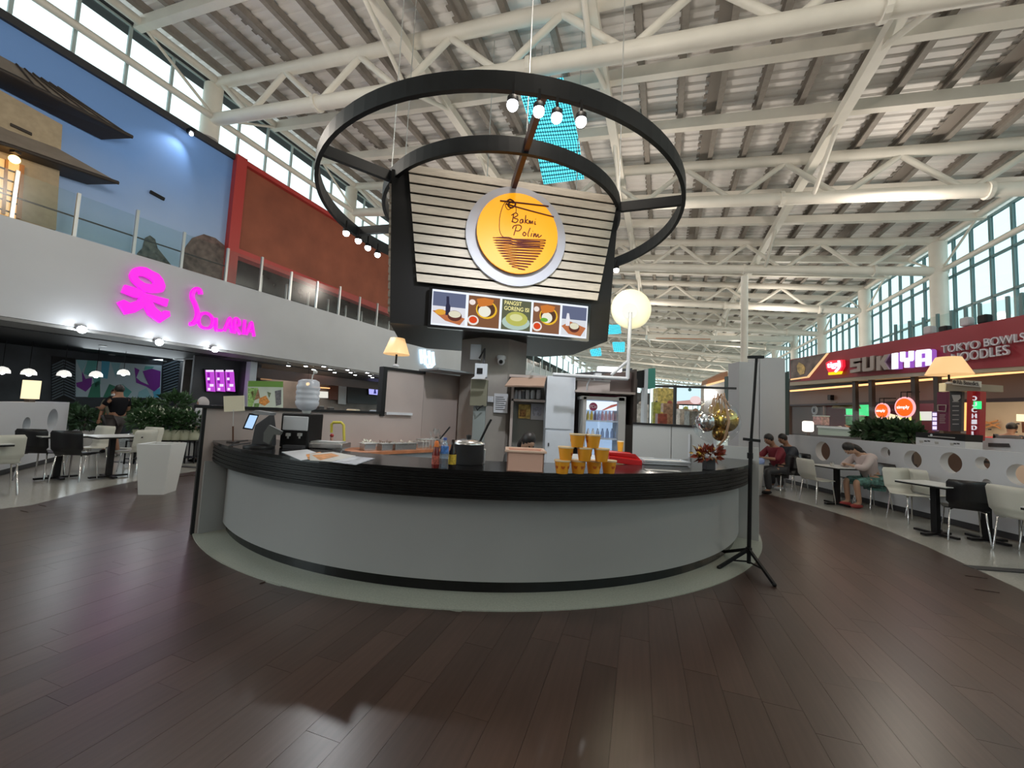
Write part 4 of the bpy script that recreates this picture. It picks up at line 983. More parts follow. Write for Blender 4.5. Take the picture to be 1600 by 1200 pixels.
slabo('shelf', 899, 611, 993, 614.5, 6.25, .5, M['taupe'], al)
slabo('magenta_board', 921, 617, 969, 622, 6.5, .02, mat('magenta_dark', (0.20, 0.02, 0.06), 0.5), al)
t = px_thing('grey_storage_box', 'flat taupe box on the shelf above the drinks fridge', 'box', 928, 609, 6.35)
slabo('box_body', 902, 594, 953, 610.5, 6.35, .3, M['taupe'], t); slabo('lid_edge', 901, 593, 954, 595.5, 6.33, .34, M['grey'], t)
fg = px_thing('drinks_fridge', 'upright drinks fridge with lit glass front and shelves of drinks', 'fridge', 940, 740, 6.2); fg.location.z = 0
slabo('fridge_back', 909, 620, 976, 790, 6.55, .02, M['ltgrey'], fg)
slabo('left_side', 909, 620, 914, 790, 6.15, .4, M['grey'], fg); slabo('right_side', 965, 620, 976, 790, 6.15, .4, M['grey'], fg)
slabo('top_case', 909, 620, 976, 625, 6.15, .4, M['grey'], fg)
slabo('lit_back', 914, 625, 966, 790, 6.50, .02, glow('fridge_light', (0.42, 0.58, 0.80), 0.75), fg)
slabo('header_sign', 916, 627, 964, 641, 6.18, .02, glow('fridge_header', (0.78, 0.85, 0.95), 0.9), fg)
MB().plate([D(940, 641, 6.17), D(955, 633, 6.17), D(964, 631, 6.17), D(964, 634, 6.17), D(952, 638, 6.17), D(944, 641, 6.17)], .004).build('red_swoosh', mat('swoosh_red', (0.6, 0.15, 0.12), 0.5), fg, world=True)
cl = D(927, 635.5, 6.165); MB().plate([cl+Vector((math.cos(a*PI/10)*.065, 0, math.sin(a*PI/10)*.065)) for a in range(20)], .004, Vector((0, -1, 0))).build('round_emblem', mat('emblem_maroon', (0.20, 0.02, 0.06), 0.4), fg, world=True)
lettering('emblem_letters', "J'Co", D(920.5, 638.5, 6.158), (1, 0, 0), (0, 0, 1), .11, .06, M['white'], fg, .003, 0.2)
for y in (657, 684.5): slabo('shelf', 914, y, 965, y+2.2, 6.2, .3, M['white'], fg)
MB().add([D(914, 641, 6.16), D(966, 641, 6.16), D(966, 790, 6.16), D(914, 790, 6.16)], [(0, 1, 2, 3)]).build('glass_door', glassmat('fridge_glass', (0.88, 0.92, 0.97), .06), fg, world=True)
for r_, (yb, cols) in enumerate(((657, [(.8, .6, .15), (.8, .55, .1), (.25, .2, .3), (.3, .25, .4), (.6, .3, .35), (.65, .4, .4), (.6, .35, .4), (.62, .4, .45), (.6, .4, .4)]), (684.5, [(.75, .7, .7), (.8, .75, .7), (.35, .42, .55), (.25, .33, .5), (.28, .36, .55), (.25, .33, .5), (.3, .38, .55)]))):
    n_ = len(cols)
    for i, c_ in enumerate(cols):
        p = D(918.5+i*(45/(n_-1)), yb, 6.3)
        t = thing('drink_bottle', ('%s drink bottle on the %s shelf of the lit fridge' % (['yellow', 'amber', 'dark purple', 'violet', 'pinkish', 'rose', 'pale red', 'dull pink', 'brownish pink'][i] if r_ == 0 else ['leftmost whitish', 'cream-coloured', 'grey-blue', 'dark blue third from the right of the', 'blue', 'navy', 'rightmost blue'][i], 'upper' if r_ == 0 else 'lower')).replace('third from the right of the drink bottle', 'drink bottle third from the right'), 'bottle', p, group='drinks on the %s fridge shelf' % ('upper' if r_ == 0 else 'lower'))
        MB().lathe([(.024, 0), (.026, .01), (.026, .09), (.012, .13), (.012, .15), (0, .151)], n=10).build('bottle_body', mat('drink_%d_%d' % (r_, i), c_, 0.25), t)
p = D(969, 707, 5.6); t = thing('yellow_cup', 'single tall yellow paper cup on its own right of the fridge', 'cup', (p.x, 5.6, p.z))
MB().lathe([(.032, 0), (.045, .15)], n=16).build('cup_body', cupm, t); MB().lathe([(.047, .148), (.047, .158), (0, .159)], n=16).build('lid', cupw, t)
st = thing('prep_table', 'white-topped prep table behind the cups inside the kiosk', 'table', (1.1, 4.95, 0))
MB().box((.3, .3, .96), (1.2, .6, .03)).build('table_top', M['whitelam'], st)
for sx in (-.25, .85):
    for sy in (0.05, .55): MB().box((sx, sy, .475), (.04, .04, .95)).build('leg', M['steel'], st)
# --- lamp pole with round lamp on the pipe frame
lp = px_thing('pipe_frame_lamp', 'round glowing globe lamp on a white pipe frame above the fridge', 'lamp', 980, 590, 5.9)
wp_ = M['white']; r_ = .028
MB().tube([D(985, 488, 5.9), D(980.5, 592, 5.9)], r_, 10).build('upright_pipe', wp_, lp, world=True)
MB().tube([D(864, 585, 5.9), D(981, 592, 5.9)], r_, 10).build('level_pipe', wp_, lp, world=True)
MB().tube([D(955, 586, 5.9), D(981, 564, 5.9)], .022, 8).build('brace_pipe', wp_, lp, world=True)
MB().ball(D(986, 483, 6.12), 0.315, 32, 20, (1, .45, 1)).build('globe', mat('globe_lamp', (0.9, 0.85, 0.6), 0.4, emit=(1.0, 0.90, 0.55), es=0.5), lp, world=True)
MB().ball(D(984, 486, 5.98), 0.12, 16, 10, (1, .5, 1)).build('bright_core', glow('globe_core', (1.0, 0.95, 0.75), 1.0), lp, world=True)
point('globe_light', D(986, 483, 5.4), 10, (1.0, .9, .65), .2)
slabo('tube_light', 935, 573, 972, 580, 5.95, .1, glow('tube_white', (0.9, 0.92, 1.0), 1.6), lp)
slabo('tube_bracket', 930, 583, 940, 594, 5.93, .1, wp_, lp)
MB().plate([D(900, 583, 6.2), D(988, 575, 6.2), D(988, 578, 6.2), D(900, 588, 6.2)], .1).build('dark_visor', M['char'], lp, world=True)
MB().tube([D(922, 592, 5.95), D(918, 600, 5.95), D(917, 610, 6.0)], .012, 5).build('white_cable', wp_, lp, world=True)
# --- light stand (tripod) in front of the right end of the counter
p = G(1169, 888); t = thing('light_stand', 'tall black tripod light stand with two cross bars before the counter end', 'stand', p)
q = lambda x, y: D(x, y, p.y)-p
MB().tube([q(1170, 880), q(1173, 690), q(1176, 690)][:2], .020, 10).build('lower_pole', M['black'], t)
MB().tube([q(1173, 700), q(1182, 560)], .014, 10).build('upper_pole', M['black'], t)
MB().bar(q(1169, 558)+Vector((0, 0, 0)), q(1193, 558), .03, .03).build('top_crossbar', M['black'], t)
MB().bar(q(1162, 686), q(1187, 689), .03, .03).build('middle_crossbar', M['black'], t)
MB().lathe([(.03, -.03), (.03, .03)], q(1170, 860), 12).build('leg_collar', M['black'], t)
MB().lathe([(.028, -.03), (.028, .03)], q(1172, 712), 12).build('lock_collar', M['black'], t)
hub = q(1170, 858)
for (x, y) in ((1123, 890), (1210, 917)):
    f_ = G(x, y)-p; MB().bar(hub, f_+Vector((0, 0, .02)), .022, .03).build('leg', M['black'], t)
    MB().bar(hub*0.2+Vector((0, 0, .03)), hub*0.45+f_*0.55, .01, .015).build('leg_strut', M['black'], t)
    MB().ball(f_+Vector((0, 0, .02)), .02, 8, 6).build('foot', M['black'], t)
f_ = Vector((-.05, .42, .02)); MB().bar(hub, f_, .022, .03).build('leg', M['black'], t)
# bin and bluish bag behind the counter's right end
p = G(1192, 780); t = thing('waste_bin', 'grey bin with a blue-white bag behind the right counter end', 'bin', (p.x+.15, p.y+.6, 0))
MB().lathe([(.17, 0), (.22, .72), (.2, .72)], n=20).build('bin_body', M['grey'], t); MB().lathe([(.225, .66), (.235, .74), (.20, .78), (0, .74)], n=14).build('bin_bag', mat('bag_blue', (0.25, 0.33, 0.60), 0.3), t)
# ============================================================ LEFT SIDE
def ploff(pl, o): (x0, y0), dg = pl; a = math.radians(dg); return ((x0+math.cos(a)*o, y0-math.sin(a)*o), dg)
tL = lambda px, py: tpos(PL, W(px, py, PL))
rs = thing('restaurant_interior', 'dark restaurant interior with a grey soffit under the white band', 'restaurant', (-12, 8, 0))
tw = tL(392, 560)                                    # party wall between the two shops
mb = MB(); wallbox(mb, PL, -9, 30, 2.95, 3.02, -1.3, 0.0); mb.build('soffit', M['soffit2'], rs, world=True)
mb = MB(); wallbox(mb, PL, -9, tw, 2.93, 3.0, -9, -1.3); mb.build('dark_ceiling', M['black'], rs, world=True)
PS = ploff(PL, -6.5)
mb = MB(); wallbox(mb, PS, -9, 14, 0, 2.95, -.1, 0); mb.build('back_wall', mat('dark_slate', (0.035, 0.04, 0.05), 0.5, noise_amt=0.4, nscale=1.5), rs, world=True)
mb = MB(); wallbox(mb, PL, -9.1, -8.9, 0, 3.0, -9, 0); mb.build('side_wall', M['char'], rs, world=True)
# mid-grey wall that carries the menu screen, facing the hall
KM = ploff(PL, -2.0)
tm0, tm1 = tpos(KM, W(300, 600, KM)), tpos(KM, W(398, 600, KM))
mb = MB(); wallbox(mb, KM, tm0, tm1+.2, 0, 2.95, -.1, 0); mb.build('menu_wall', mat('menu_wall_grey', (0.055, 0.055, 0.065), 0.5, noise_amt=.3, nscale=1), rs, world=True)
def onq(pl, pts, off=0.0):
    (x0, y0), dg = pl; a = math.radians(dg); n_ = Vector((math.cos(a), -math.sin(a), 0)); return [W(x, y, pl)+n_*off for x, y in pts]
# menu screen with three purple panes
t = thing('menu_screen', 'purple lit menu screen with three panes on the dark wall of the left restaurant', 'screen', W(341, 595, KM))
MB().plate(onq(KM, [(316, 576), (363, 579), (367, 614), (320, 612)], .10), .08).build('screen_frame', M['black'], t, world=True)
pur = glow('screen_purple', (0.50, 0.07, 0.62), 0.9)
for i in range(3):
    x0, x1_ = 318+i*15.4, 332+i*15.4
    MB().plate(onq(KM, [(x0, 578+i*.8), (x1_, 579+i*.8), (x1_+2.2, 612), (x0+2.2, 611)], .104), .004).build('lit_pane', pur, t, world=True)
    for (a, b, c, d) in ((0, 578, 13, 581), (2, 590, 7, 594), (6, 600, 13, 604), (3, 606, 8, 610)):
        MB().plate(onq(KM, [(x0+a+1, b), (x0+c, b), (x0+c, d), (x0+a+1, d)], .107), .002).build('white_text_block', glow('screen_pinkwhite', (0.85, 0.7, 0.92), .9), t, world=True)
    MB().plate(onq(KM, [(x0+3, 582), (x0+7, 582), (x0+8, 599), (x0+4, 599)], .106), .002).build('dark_text_block', glow('screen_deep', (0.28, 0.01, 0.40), .8), t, world=True)
# geometric mural
t = thing('geometric_mural', 'mural of white, teal, blue and purple triangles on the restaurant back wall', 'mural', W(185, 592, PS))
pal = dict(w=(.50, .60, .66), t=(.12, .40, .38), b=(.10, .42, .62), p=(.22, .03, .32), g=(.05, .24, .16), l=(.30, .55, .62))
mq = lambda pts, o: onq(PS, [(x, y) for x, y in pts], o)
MB().plate(mq([(118, 562), (252, 571), (250, 622), (117, 620)], .04), .03).build('mural_board', mat('mural_w', pal['w'], .5), t, world=True)
tri = [('l', [(118, 562), (136, 563), (127, 582)]), ('t', [(136, 563), (152, 564), (146, 590), (130, 584)]), ('g', [(143, 600), (155, 594), (156, 621), (136, 621)]), ('p', [(127, 580), (133, 592), (143, 590), (142, 603), (133, 612), (119, 604), (118, 598), (128, 596)]),
       ('b', [(158, 564), (171, 565), (167, 592), (157, 590)]), ('t', [(144, 590), (156, 588), (156, 600), (148, 606)]), ('w', [(118, 604), (131, 614), (126, 619), (118, 620)]), ('l', [(172, 566), (188, 567), (180, 590)]),
       ('p', [(209, 574), (217, 578), (212, 590), (219, 596), (232, 602), (226, 590), (222, 580), (236, 576), (250, 580), (249, 604), (240, 612), (228, 604), (212, 598)]), ('g', [(170, 600), (186, 606), (182, 621), (160, 621)]), ('b', [(238, 612), (249, 606), (250, 621), (240, 621)]),
       ('t', [(190, 600), (205, 612), (198, 621), (186, 621)]), ('l', [(216, 612), (228, 606), (236, 621), (214, 621)]), ('w', [(200, 570), (214, 571), (207, 586)]), ('t', [(226, 572), (240, 573), (236, 577), (224, 578)])]
for k, (c_, pts) in enumerate(tri): MB().plate(mq(pts, .046+.001*(k % 3)), .005).build('coloured_facet', mat('mural_'+c_, pal[c_], .5), t, world=True)
l = area('restaurant_spot_light', W(185, 560, PS)+Vector((1.6, -.8, .0)), 3.0, 60, (.85, .95, 1)); l.location.z = 2.85
l.rotation_euler = (0, math.radians(-50), math.radians(-25))
# chevron slat screens
for nm, x0, x1_, lb in (('chevron_screen', 80, 117, 'dark chevron-slatted screen left of the geometric mural'), ('chevron_screen', 254, 300, 'dark chevron-slatted screen right of the geometric mural')):
    t = thing(nm, lb, 'screen', W((x0+x1_)/2, 600, PS))
    MB().plate(onq(PS, [(x0, 556), (x1_, 560), (x1_-1, 628), (x0+1, 626)], .03), .02).build('backing', M['black'], t, world=True)
    xm = (x0+x1_)/2
    for k in range(15):
        y = 562+k*4.4
        for sx, xa, xb in ((-1, x0, xm-.4), (1, x1_, xm+.4)):
            if y+9 > 627: continue
            MB().plate(onq(PS, [(xa, y+8), (xb, y), (xb, y+2.2), (xa, y+10.2)], .07), .04).build('slat', mat('slat_slate', (.10, .13, .16), .45), t, world=True)
# pendants and down lights
pend = None
for i, (x, y, lb) in enumerate(((3, 581, 'white bowl pendant at the left picture edge in the dark restaurant'), (45, 584, 'white bowl pendant second from the left in the restaurant'), (100, 586, 'white dome pendant before the left chevron screen'), (150, 587, 'white dome pendant hanging before the geometric mural'), (193, 584, 'white cone pendant before the right part of the mural'))):
    p = W(x, y, ploff(PL, -4.0))
    if pend is None:
        pend = thing('pendant_lamp', lb, 'lamp', p); o = pend
        MB().lathe([(.16, -.03), (.15, .05), (.10, .12), (.02, .15)], n=18).build('lamp_shade', mat('pendant_shade', (.8, .8, .8), .4, emit=(1, .97, .9), es=.7), pend)
        MB().ball((0, 0, -.01), .06, 12, 8).build('bulb', M['whiteglow'], pend)
        MB().tube([(0, 0, .15), (0, 0, 2.9-p.z)], .008, 5).build('cord', M['black'], pend)
    else: o = dup(pend, p, label=lb)
    o['group'] = 'pendants of the left restaurant'
ordn = ['first', 'second', 'third', 'fourth', 'fifth', 'sixth', 'seventh', 'eighth', 'ninth', 'tenth', 'eleventh', 'twelfth']
for i, (x, y) in enumerate(((67, 549), (113, 559), (131, 554), (148, 566), (161, 540), (175, 554), (182, 563), (222, 564), (256, 564), (275, 561), (312, 566))):
    p = G(x, y, 2.93) if y > 545 else G(x, y, 2.93)
    if i == 0:
        dl = thing('downlight', ordn[i]+' small round downlight from the left in the dark restaurant ceiling', 'downlight', p, group='downlights of the left restaurant')
        MB().lathe([(.09, 0), (.09, -.02), (.07, -.02)], n=14).build('trim_ring', M['alu'], dl); MB().lathe([(.065, -.015), (0, -.02)], n=12).build('lit_disc', M['whiteglow'], dl)
    else: dup(dl, p, label=ordn[i]+' small round downlight from the left in the dark restaurant ceiling')
for i, (x, y, lb) in enumerate(((128, 515, 'leftmost'), (249, 535, 'middle'), (336, 546, 'rightmost'))):
    p = W(x, y, ploff(PL, .12)); t = thing('floodlight', lb+' of three bright floodlights along the lower edge of the white band', 'floodlight', p)
    MB().ball((0, 0, 0), .085, 14, 10).build('lamp_lens', glow('flood', (.9, .97, 1.0), 30), t); MB().box((-.06, .03, .05), (.14, .12, .10), .4).build('housing', M['char'], t)
    point('flood_light', p+Vector((.30, -.15, -.05)), 9, (.9, .96, 1), .08)
# ---- second shop, between the party wall and the kiosk partition
s2 = thing('snack_shop', 'snack shop with a brown bulkhead and lit counter right of the restaurant', 'shop', along(PL, tw, 0))
P2 = ploff(PL, -3.5); te = tw+14
mb = MB(); wallbox(mb, PL, tw, te, 2.9, 3.0, -5, -1.3); mb.build('ceiling_panel', M['soffit'], s2, world=True)
mb = MB(); wallbox(mb, ploff(PL, -3.9), tw, te, 0, 2.95, -.1, 0); mb.build('back_wall', mat('shop_back', (.20, .17, .155), .5, noise_amt=.3, nscale=1.2), s2, world=True)
KP = ploff(PL, -1.3); tp_ = tpos(KP, W(398, 560, KP)); mb = MB(); wallbox(mb, PL, tp_-.12, tp_+.12, 0, 2.95, -1.55, -1.3); mb.build('party_post', M['ltgrey'], s2, world=True)
mb = MB(); wallbox(mb, PL, tp_-.1, tp_+.1, 0, 2.95, -6, -1.55); mb.build('party_wall', M['char'], s2, world=True)
mb = MB(); wallbox(mb, PL, tp_+.15, te, 2.35, 2.72, -1.5, -1.4); mb.build('brown_bulkhead', mat('bulkhead_brown', (.05, .02, .015), .4), s2, world=True)
mb = MB(); wallbox(mb, PL, tw, te, 0, 1.05, -1.6, -1.2); mb.build('shop_counter', M['ltgrey'], s2, world=True)
P3 = ploff(PL, -1.2); PQ = ploff(PL, -3.75)
for nm, q4, m_ in (('tan_panel', [(404, 568), (424, 571), (424, 594), (404, 593)], mat('tan_panel', (.42, .25, .12), .5)), ('brown_sign', [(514, 603), (528, 603), (527, 625), (514, 624)], mat('brown_sign', (.15, .05, .03), .5)),
    ('white_banner', [(529, 600), (541, 601), (540, 632), (528, 631)], M['white']), ('menu_strip', [(490, 611), (512, 612), (512, 622), (490, 621)], glow('menu_white', (.8, .78, .7), .8)), ('warm_strip', [(488, 604), (515, 606), (515, 607.4), (488, 605.4)], glow('strip_orange', (1.0, .45, .18), 1.6)), ('dark_niche', [(542, 600), (594, 603), (594, 632), (542, 630)], mat('niche', (.06, .06, .065), .5))):
    MB().plate(onq(PQ, q4, .03), .03).build(nm, m_, s2, world=True)
t = thing('wall_screen', 'small violet lit screen in the snack shop by the black frame', 'screen', W(584, 610, PQ))
MB().plate(onq(PQ, [(572, 602), (595, 604), (594, 619), (573, 617)], .10), .05).build('screen_frame', M['black'], t, world=True)
MB().plate(onq(PQ, [(574, 603.5), (593.5, 605), (592.5, 617.5), (574.5, 616)], .105), .003).build('lit_screen', glow('violet_screen', (.42, .42, .95), .9), t, world=True)
MB().plate(onq(PQ, [(583, 607), (584.5, 607), (586, 615), (581.5, 615)], .108), .002).build('dark_motif', glow('violet_dark', (.05, .05, .25), .6), t, world=True)
t = thing('food_poster_board', 'food poster with a green header behind the till', 'poster', W(420, 618, P3))
MB().plate(onq(P3, [(386, 596), (441, 597), (441, 643), (385, 640)], .05), .04).build('poster_board', mat('poster_white', (.62, .70, .62), .5), t, world=True)
MB().plate(onq(P3, [(387, 595), (441, 596), (441, 605), (386, 604)], .055), .004).build('green_header', mat('poster_green', (.17, .36, .05), .5), t, world=True)
for pts, c_ in (([(390, 612), (402, 608), (405, 622), (394, 626)], (.30, .16, .08)), ([(404, 622), (414, 618), (420, 628), (412, 634), (403, 630)], (.75, .28, .06)), ([(386, 606), (402, 606), (392, 638), (386, 638)], (.30, .50, .16)), ([(428, 611), (438, 609), (438, 632), (430, 634)], (.14, .14, .16)), ([(416, 612), (422, 614), (419, 622)], (.16, .2, .1)), ([(396, 630), (404, 630), (402, 639), (395, 638)], (.15, .3, .08))):
    MB().plate(onq(P3, pts, .058), .003).build('food_picture', mat('foodpic%.2f%.2f' % c_[:2], c_, .5, noise_amt=.5, nscale=20), t, world=True)
for i, (x, y) in enumerate(((451, 570), (478, 570.5), (490, 576), (506, 571), (516, 576), (523, 580.5), (543, 576.5), (548, 580.5), (555, 584.5), (574, 581), (578, 585.5), (582, 588.5))):
    p = G(x, y, 2.94 if i in (0, 1, 4, 6, 9) else 2.9)
    if i == 0:
        dl2 = thing('ceiling_spotlight', ordn[i]+' square spotlight from the left in the grey soffit over the snack shop', 'spotlight', p, group='soffit spotlights of the snack shop')
        MB().box((0, 0, -.02), (.16, .16, .04), .4).build('housing', M['char'], dl2); MB().box((0, 0, -.045), (.12, .12, .02), .4).build('lit_face', M['whiteglow'], dl2)
    else: dup(dl2, p, label=ordn[i]+' square spotlight from the left in the grey soffit over the snack shop')
t = thing('warm_bulb_lamp', 'bare warm yellow bulb over the snack shop counter', 'lamp', W(481, 600, P3)); MB().ball((0, 0, 0), .07).build('bulb', glow('warm_bulb', (1, .6, .2), 9), t); MB().tube([(0, 0, .07), (0, 0, 1.1)], .008, 5).build('cord', M['black'], t)
area('snack_shop_light', along(PL, tw+4, 2.8, -2.4), 2.5, 45, (1, .85, .7))
it = [('steel_canister', 484, 640, .11, .55, M['ltgrey'], 'pale upright machine standing on the snack counter left of the menu strip'), ('dark_blender', 500, 642, .10, .34, M['char'], 'dark appliance on the snack counter under the menu strip'), ('black_grinder', 516, 643, .10, .30, M['char'], 'black rounded appliance on the snack counter under the brown sign'),
      ('cream_display_case', 552, 640, .30, .26, mat('cream_case', (.75, .68, .5), .4), 'cream glowing display case on the snack counter'), ('blue_white_box', 585, 640, .20, .26, mat('bluewhite', (.5, .62, .8), .4), 'blue and white box on the snack counter beside the black frame')]
for nm, x, y, hw, h_, m_, lb in it:
    p = W(x, y, P3); t = thing(nm, lb, 'appliance' if 'box' not in nm and 'case' not in nm else 'box', (p.x, p.y, 1.05))
    MB().box((0, 0, h_/2), (hw*2, .25, h_), -.4).build('body', m_, t, bevel=.02); MB().box((0, 0, h_+.015), (hw*1.6, .2, .03), -.4).build('top', M['grey'], t)
# ---- company emblem and name on the white band
mg = mat('magenta_letters', (.50, .008, .42), .35, emit=(1.0, .015, .80), es=.62)
em = thing('magenta_emblem', 'magenta looped figure emblem on the white band left of the lettering', 'emblem', W(222, 462, PL))
Zq = lambda L: [(x/4, 280+y/4) for x, y in L]
def bandplate(name, L, root, off=.12, th=.10, m=mg): return MB().plate(onq(PL, Zq(L), off), th).build(name, m, root, world=True)
outer = [(800, 600), (815, 565), (850, 548), (900, 553), (950, 582), (975, 590), (1005, 625), (1022, 670), (1012, 705), (985, 712), (930, 712), (880, 700), (835, 660), (805, 630)]
inner = [(848, 612), (862, 605), (890, 608), (925, 624), (948, 645), (950, 656), (930, 660), (895, 652), (862, 632)]
mb = MB(); No, Ni = 28, 28
def samp(L, n):
    P = [Vector((x, y, 0)) for x, y in L]; out = []
    seg = [(P[(i+1) % len(P)]-P[i]).length for i in range(len(P))]; tot = sum(seg)
    for k in range(n):
        s_ = tot*k/n; i = 0
        while s_ > seg[i]: s_ -= seg[i]; i += 1
        q_ = P[i]+(P[(i+1) % len(P)]-P[i])*(s_/seg[i]); out.append((q_.x, q_.y))
    return out
cx0, cy0 = 900, 633
oo = sorted(samp(outer, 28), key=lambda q_: math.atan2(q_[1]-cy0, q_[0]-cx0)); ii = sorted(samp(inner, 28), key=lambda q_: math.atan2(q_[1]-cy0, q_[0]-cx0))
fo, fi = onq(PL, Zq(oo), .12), onq(PL, Zq(ii), .12); bo, bi = onq(PL, Zq(oo), .02), onq(PL, Zq(ii), .02)
vs = fo+fi+bo+bi; fs = []
for k in range(28):
    j = (k+1) % 28; fs += [(k, j, 28+j, 28+k), (k, j, 56+j, 56+k), (28+k, 28+j, 84+j, 84+k)]
mb.add(vs, fs).build('head_loop', mg, em, world=True)
bandplate('arms', [(770, 662), (750, 708), (830, 740), (880, 745), (960, 770), (1030, 798), (1042, 752), (985, 738), (900, 715), (850, 685)], em)
bandplate('left_leg', [(722, 772), (770, 848), (830, 836), (890, 800), (915, 745), (872, 725), (850, 760), (800, 775), (760, 755)], em, .13)
bandplate('right_leg', [(872, 765), (915, 850), (985, 900), (1050, 858), (1045, 826), (1015, 822), (1000, 840), (955, 800), (930, 745)], em, .135)
nm_ = thing('magenta_lettering', 'magenta raised lettering with a tall swung initial on the white band', 'lettering', W(345, 495, PL))
def bstroke(name, L, r, off=.10):
    o = stroke(MB(), Zq(L), PL, r, off, n=6).build(name, mg, nm_, world=True); return o
bstroke('letter_s', [(1242, 722), (1235, 695), (1212, 688), (1192, 710), (1190, 745), (1210, 790), (1222, 840), (1212, 880), (1190, 905), (1172, 905)], .065)
bstroke('letter_o', [(1228, 885), (1240, 850), (1275, 838), (1308, 858), (1318, 895), (1300, 928), (1265, 932), (1238, 915), (1228, 885)], .05)
bstroke('letter_l', [(1338, 868), (1338, 905), (1338, 942), (1352, 944), (1375, 946)], .05)
bstroke('letter_a', [(1388, 950), (1408, 905), (1425, 868), (1430, 905), (1438, 962)], .05); bstroke('letter_a', [(1398, 925), (1435, 930)], .035)
bstroke('letter_r', [(1452, 965), (1455, 920), (1458, 872), (1480, 882), (1484, 910), (1462, 922), (1475, 945), (1490, 972)], .048)
bstroke('letter_i', [(1512, 972), (1514, 930), (1518, 880)], .05)
bstroke('letter_a', [(1525, 972), (1545, 930), (1560, 895), (1568, 935), (1576, 984)], .05); bstroke('letter_a', [(1535, 950), (1572, 955)], .035)
t = thing('white_lettering', 'glowing white-blue lettering on the white band beside the table lamp', 'lettering', W(665, 560, PL))
for L in ([(655, 546), (657, 568)], [(661, 546), (663, 570)], [(655, 557), (664, 558)], [(668, 548), (670, 570)], [(674, 550), (676, 570), (672, 571)], [(665, 570), (669, 577), (674, 570)]):
    stroke(MB(), L, PL, .09, .1, n=5, smooth=0).build('letter_stroke', glow('bluewhite_letter', (.6, .85, 1), 1.6), t, world=True)
# ---- balustrade on the mezzanine edge
bal = thing('glass_balustrade', 'clear glass balustrade with slim grey posts along the top of the white band', 'balustrade', along(PL, 0, 5.15))
pxs = [-130, 14, 116, 212, 289, 353, 408, 456, 498, 534, 566, 594]
tps = [tL(x, 380 if x < 300 else 450) for x in pxs]
while tps[-1] < 60: tps.append(tps[-1]+1.6)
hR = 1.12
for i, tt in enumerate(tps):
    mb = MB(); wallbox(mb, PL, tt-.03, tt+.03, 5.15, 5.15+hR-(0.05 if i % 3 else -0.08), -.12, -.05); mb.build('post', M['alu'], bal, world=True)
    if i: MB().add([along(PL, tps[i-1]+.05, 5.2, -.09), along(PL, tt-.05, 5.2, -.09), along(PL, tt-.05, 5.15+hR-.08, -.09), along(PL, tps[i-1]+.05, 5.15+hR-.08, -.09)], [(0, 1, 2, 3)]).build('glass_panel', M['rail'], bal, world=True)
mb = MB(); mb.bar(along(PL, -9, 5.65, -.14), along(PL, tps[5], 5.65, -.14), .03); mb.build('dark_rail', M['char'], bal, world=True)
# ---- tiled-roof house front on the blue wall
hs = thing('house_facade', 'tan house front with two dark brown pitched roofs against the blue mural wall', 'facade', W(20, 220, PB))
tan = mat('tan_plaster', (.42, .33, .22), .7, noise_amt=.1); rbr = mat('roof_brown', (.24, .20, .165), .6, noise_amt=.15, nscale=3); rdk = mat('roof_dark', (.035, .025, .02), .6)
pb = lambda pts, off: onq(PB, pts, off)
MB().plate(pb([(-60, 120), (86, 200), (76, 362), (-60, 330)], .35), .34).build('tan_wall', tan, hs, world=True)
def eave(n1, top, bottom, tip, offt, offb):   # sloping roof: top edge close to the wall, bottom edge standing out
    a = pb(top, offt); b = pb(bottom, offb)
    MB().plate(a+b[::-1], .05).build(n1, rbr, hs, world=True)
    n_ = len(bottom)
    under = pb(bottom, offb)+pb([(x-10, y-2) for x, y in bottom][::-1], .1)
eave('upper_roof', [(-60, 68), (0, 100), (85, 146)], [(-60, 106), (0, 133), (182, 222)], None, .36, .75)
eave('lower_roof', [(-60, 180), (0, 208), (78, 236)], [(-60, 222), (0, 240), (160, 292)], None, .36, .75)
def drop(pts, dz): return [p-Vector((0, 0, dz)) for p in pts]
for nm, e0, o_ in (('upper_eave_soffit', [(-60, 106), (0, 133), (182, 222)], .75), ('lower_eave_soffit', [(-60, 222), (0, 240), (160, 292)], .75)):
    b = pb(e0, o_); inn = pb([(e0[0][0], e0[0][1]+2), (e0[1][0], e0[1][1]+2), (e0[2][0]-25, e0[2][1]-6)], .05)
    MB().plate(drop(b, .05)+drop(inn, .05)[::-1], .06).build(nm, rdk, hs, world=True)
    MB().tube(drop(b, .02), .05, 5).build('eave_edge', rdk, hs, world=True)
for f in (.15, .3, .45, .6, .75, .9):
    a = pb([(0+85*f, 100+46*f)], .39)[0]; b = pb([(0+182*min(1, f*1.05), 133+89*min(1, f*1.05))], .76)[0]
    MB().bar(a, b, .03).build('roof_seam', rdk, hs, world=True)
MB().plate(pb([(4, 198), (37, 213), (37, 217), (4, 202)], .40), .04).build('vent_slot', rdk, hs, world=True)
wn = bpy.data.objects.new('shutter_window', None); link(wn, hs); wn.location = (0, 0, 0)
MB().plate(pb([(-60, 236), (18, 262), (12, 345), (-60, 322)], .38), .03).build('lit_paper', mat('warm_paper', (.5, .36, .18), .6, emit=(1, .55, .2), es=.55), wn, world=True)
fr_ = mat('orange_timber', (.36, .15, .04), .5)
for x0, x1_ in ((18, 24), (-5, -1), (-30, -26)): MB().plate(pb([(x0, 262+(x0-18)*.33), (x1_, 264+(x0-18)*.33), (x1_-5, 346+(x0-18)*.3), (x0-6, 344+(x0-18)*.3)], .44), .06).build('timber_post', fr_, wn, world=True)
for k in range(5): MB().plate(pb([(-60, 250+k*16), (20, 276+k*16), (20, 278+k*16), (-60, 252+k*16)], .42), .03).build('glazing_bar', rdk, wn, world=True)
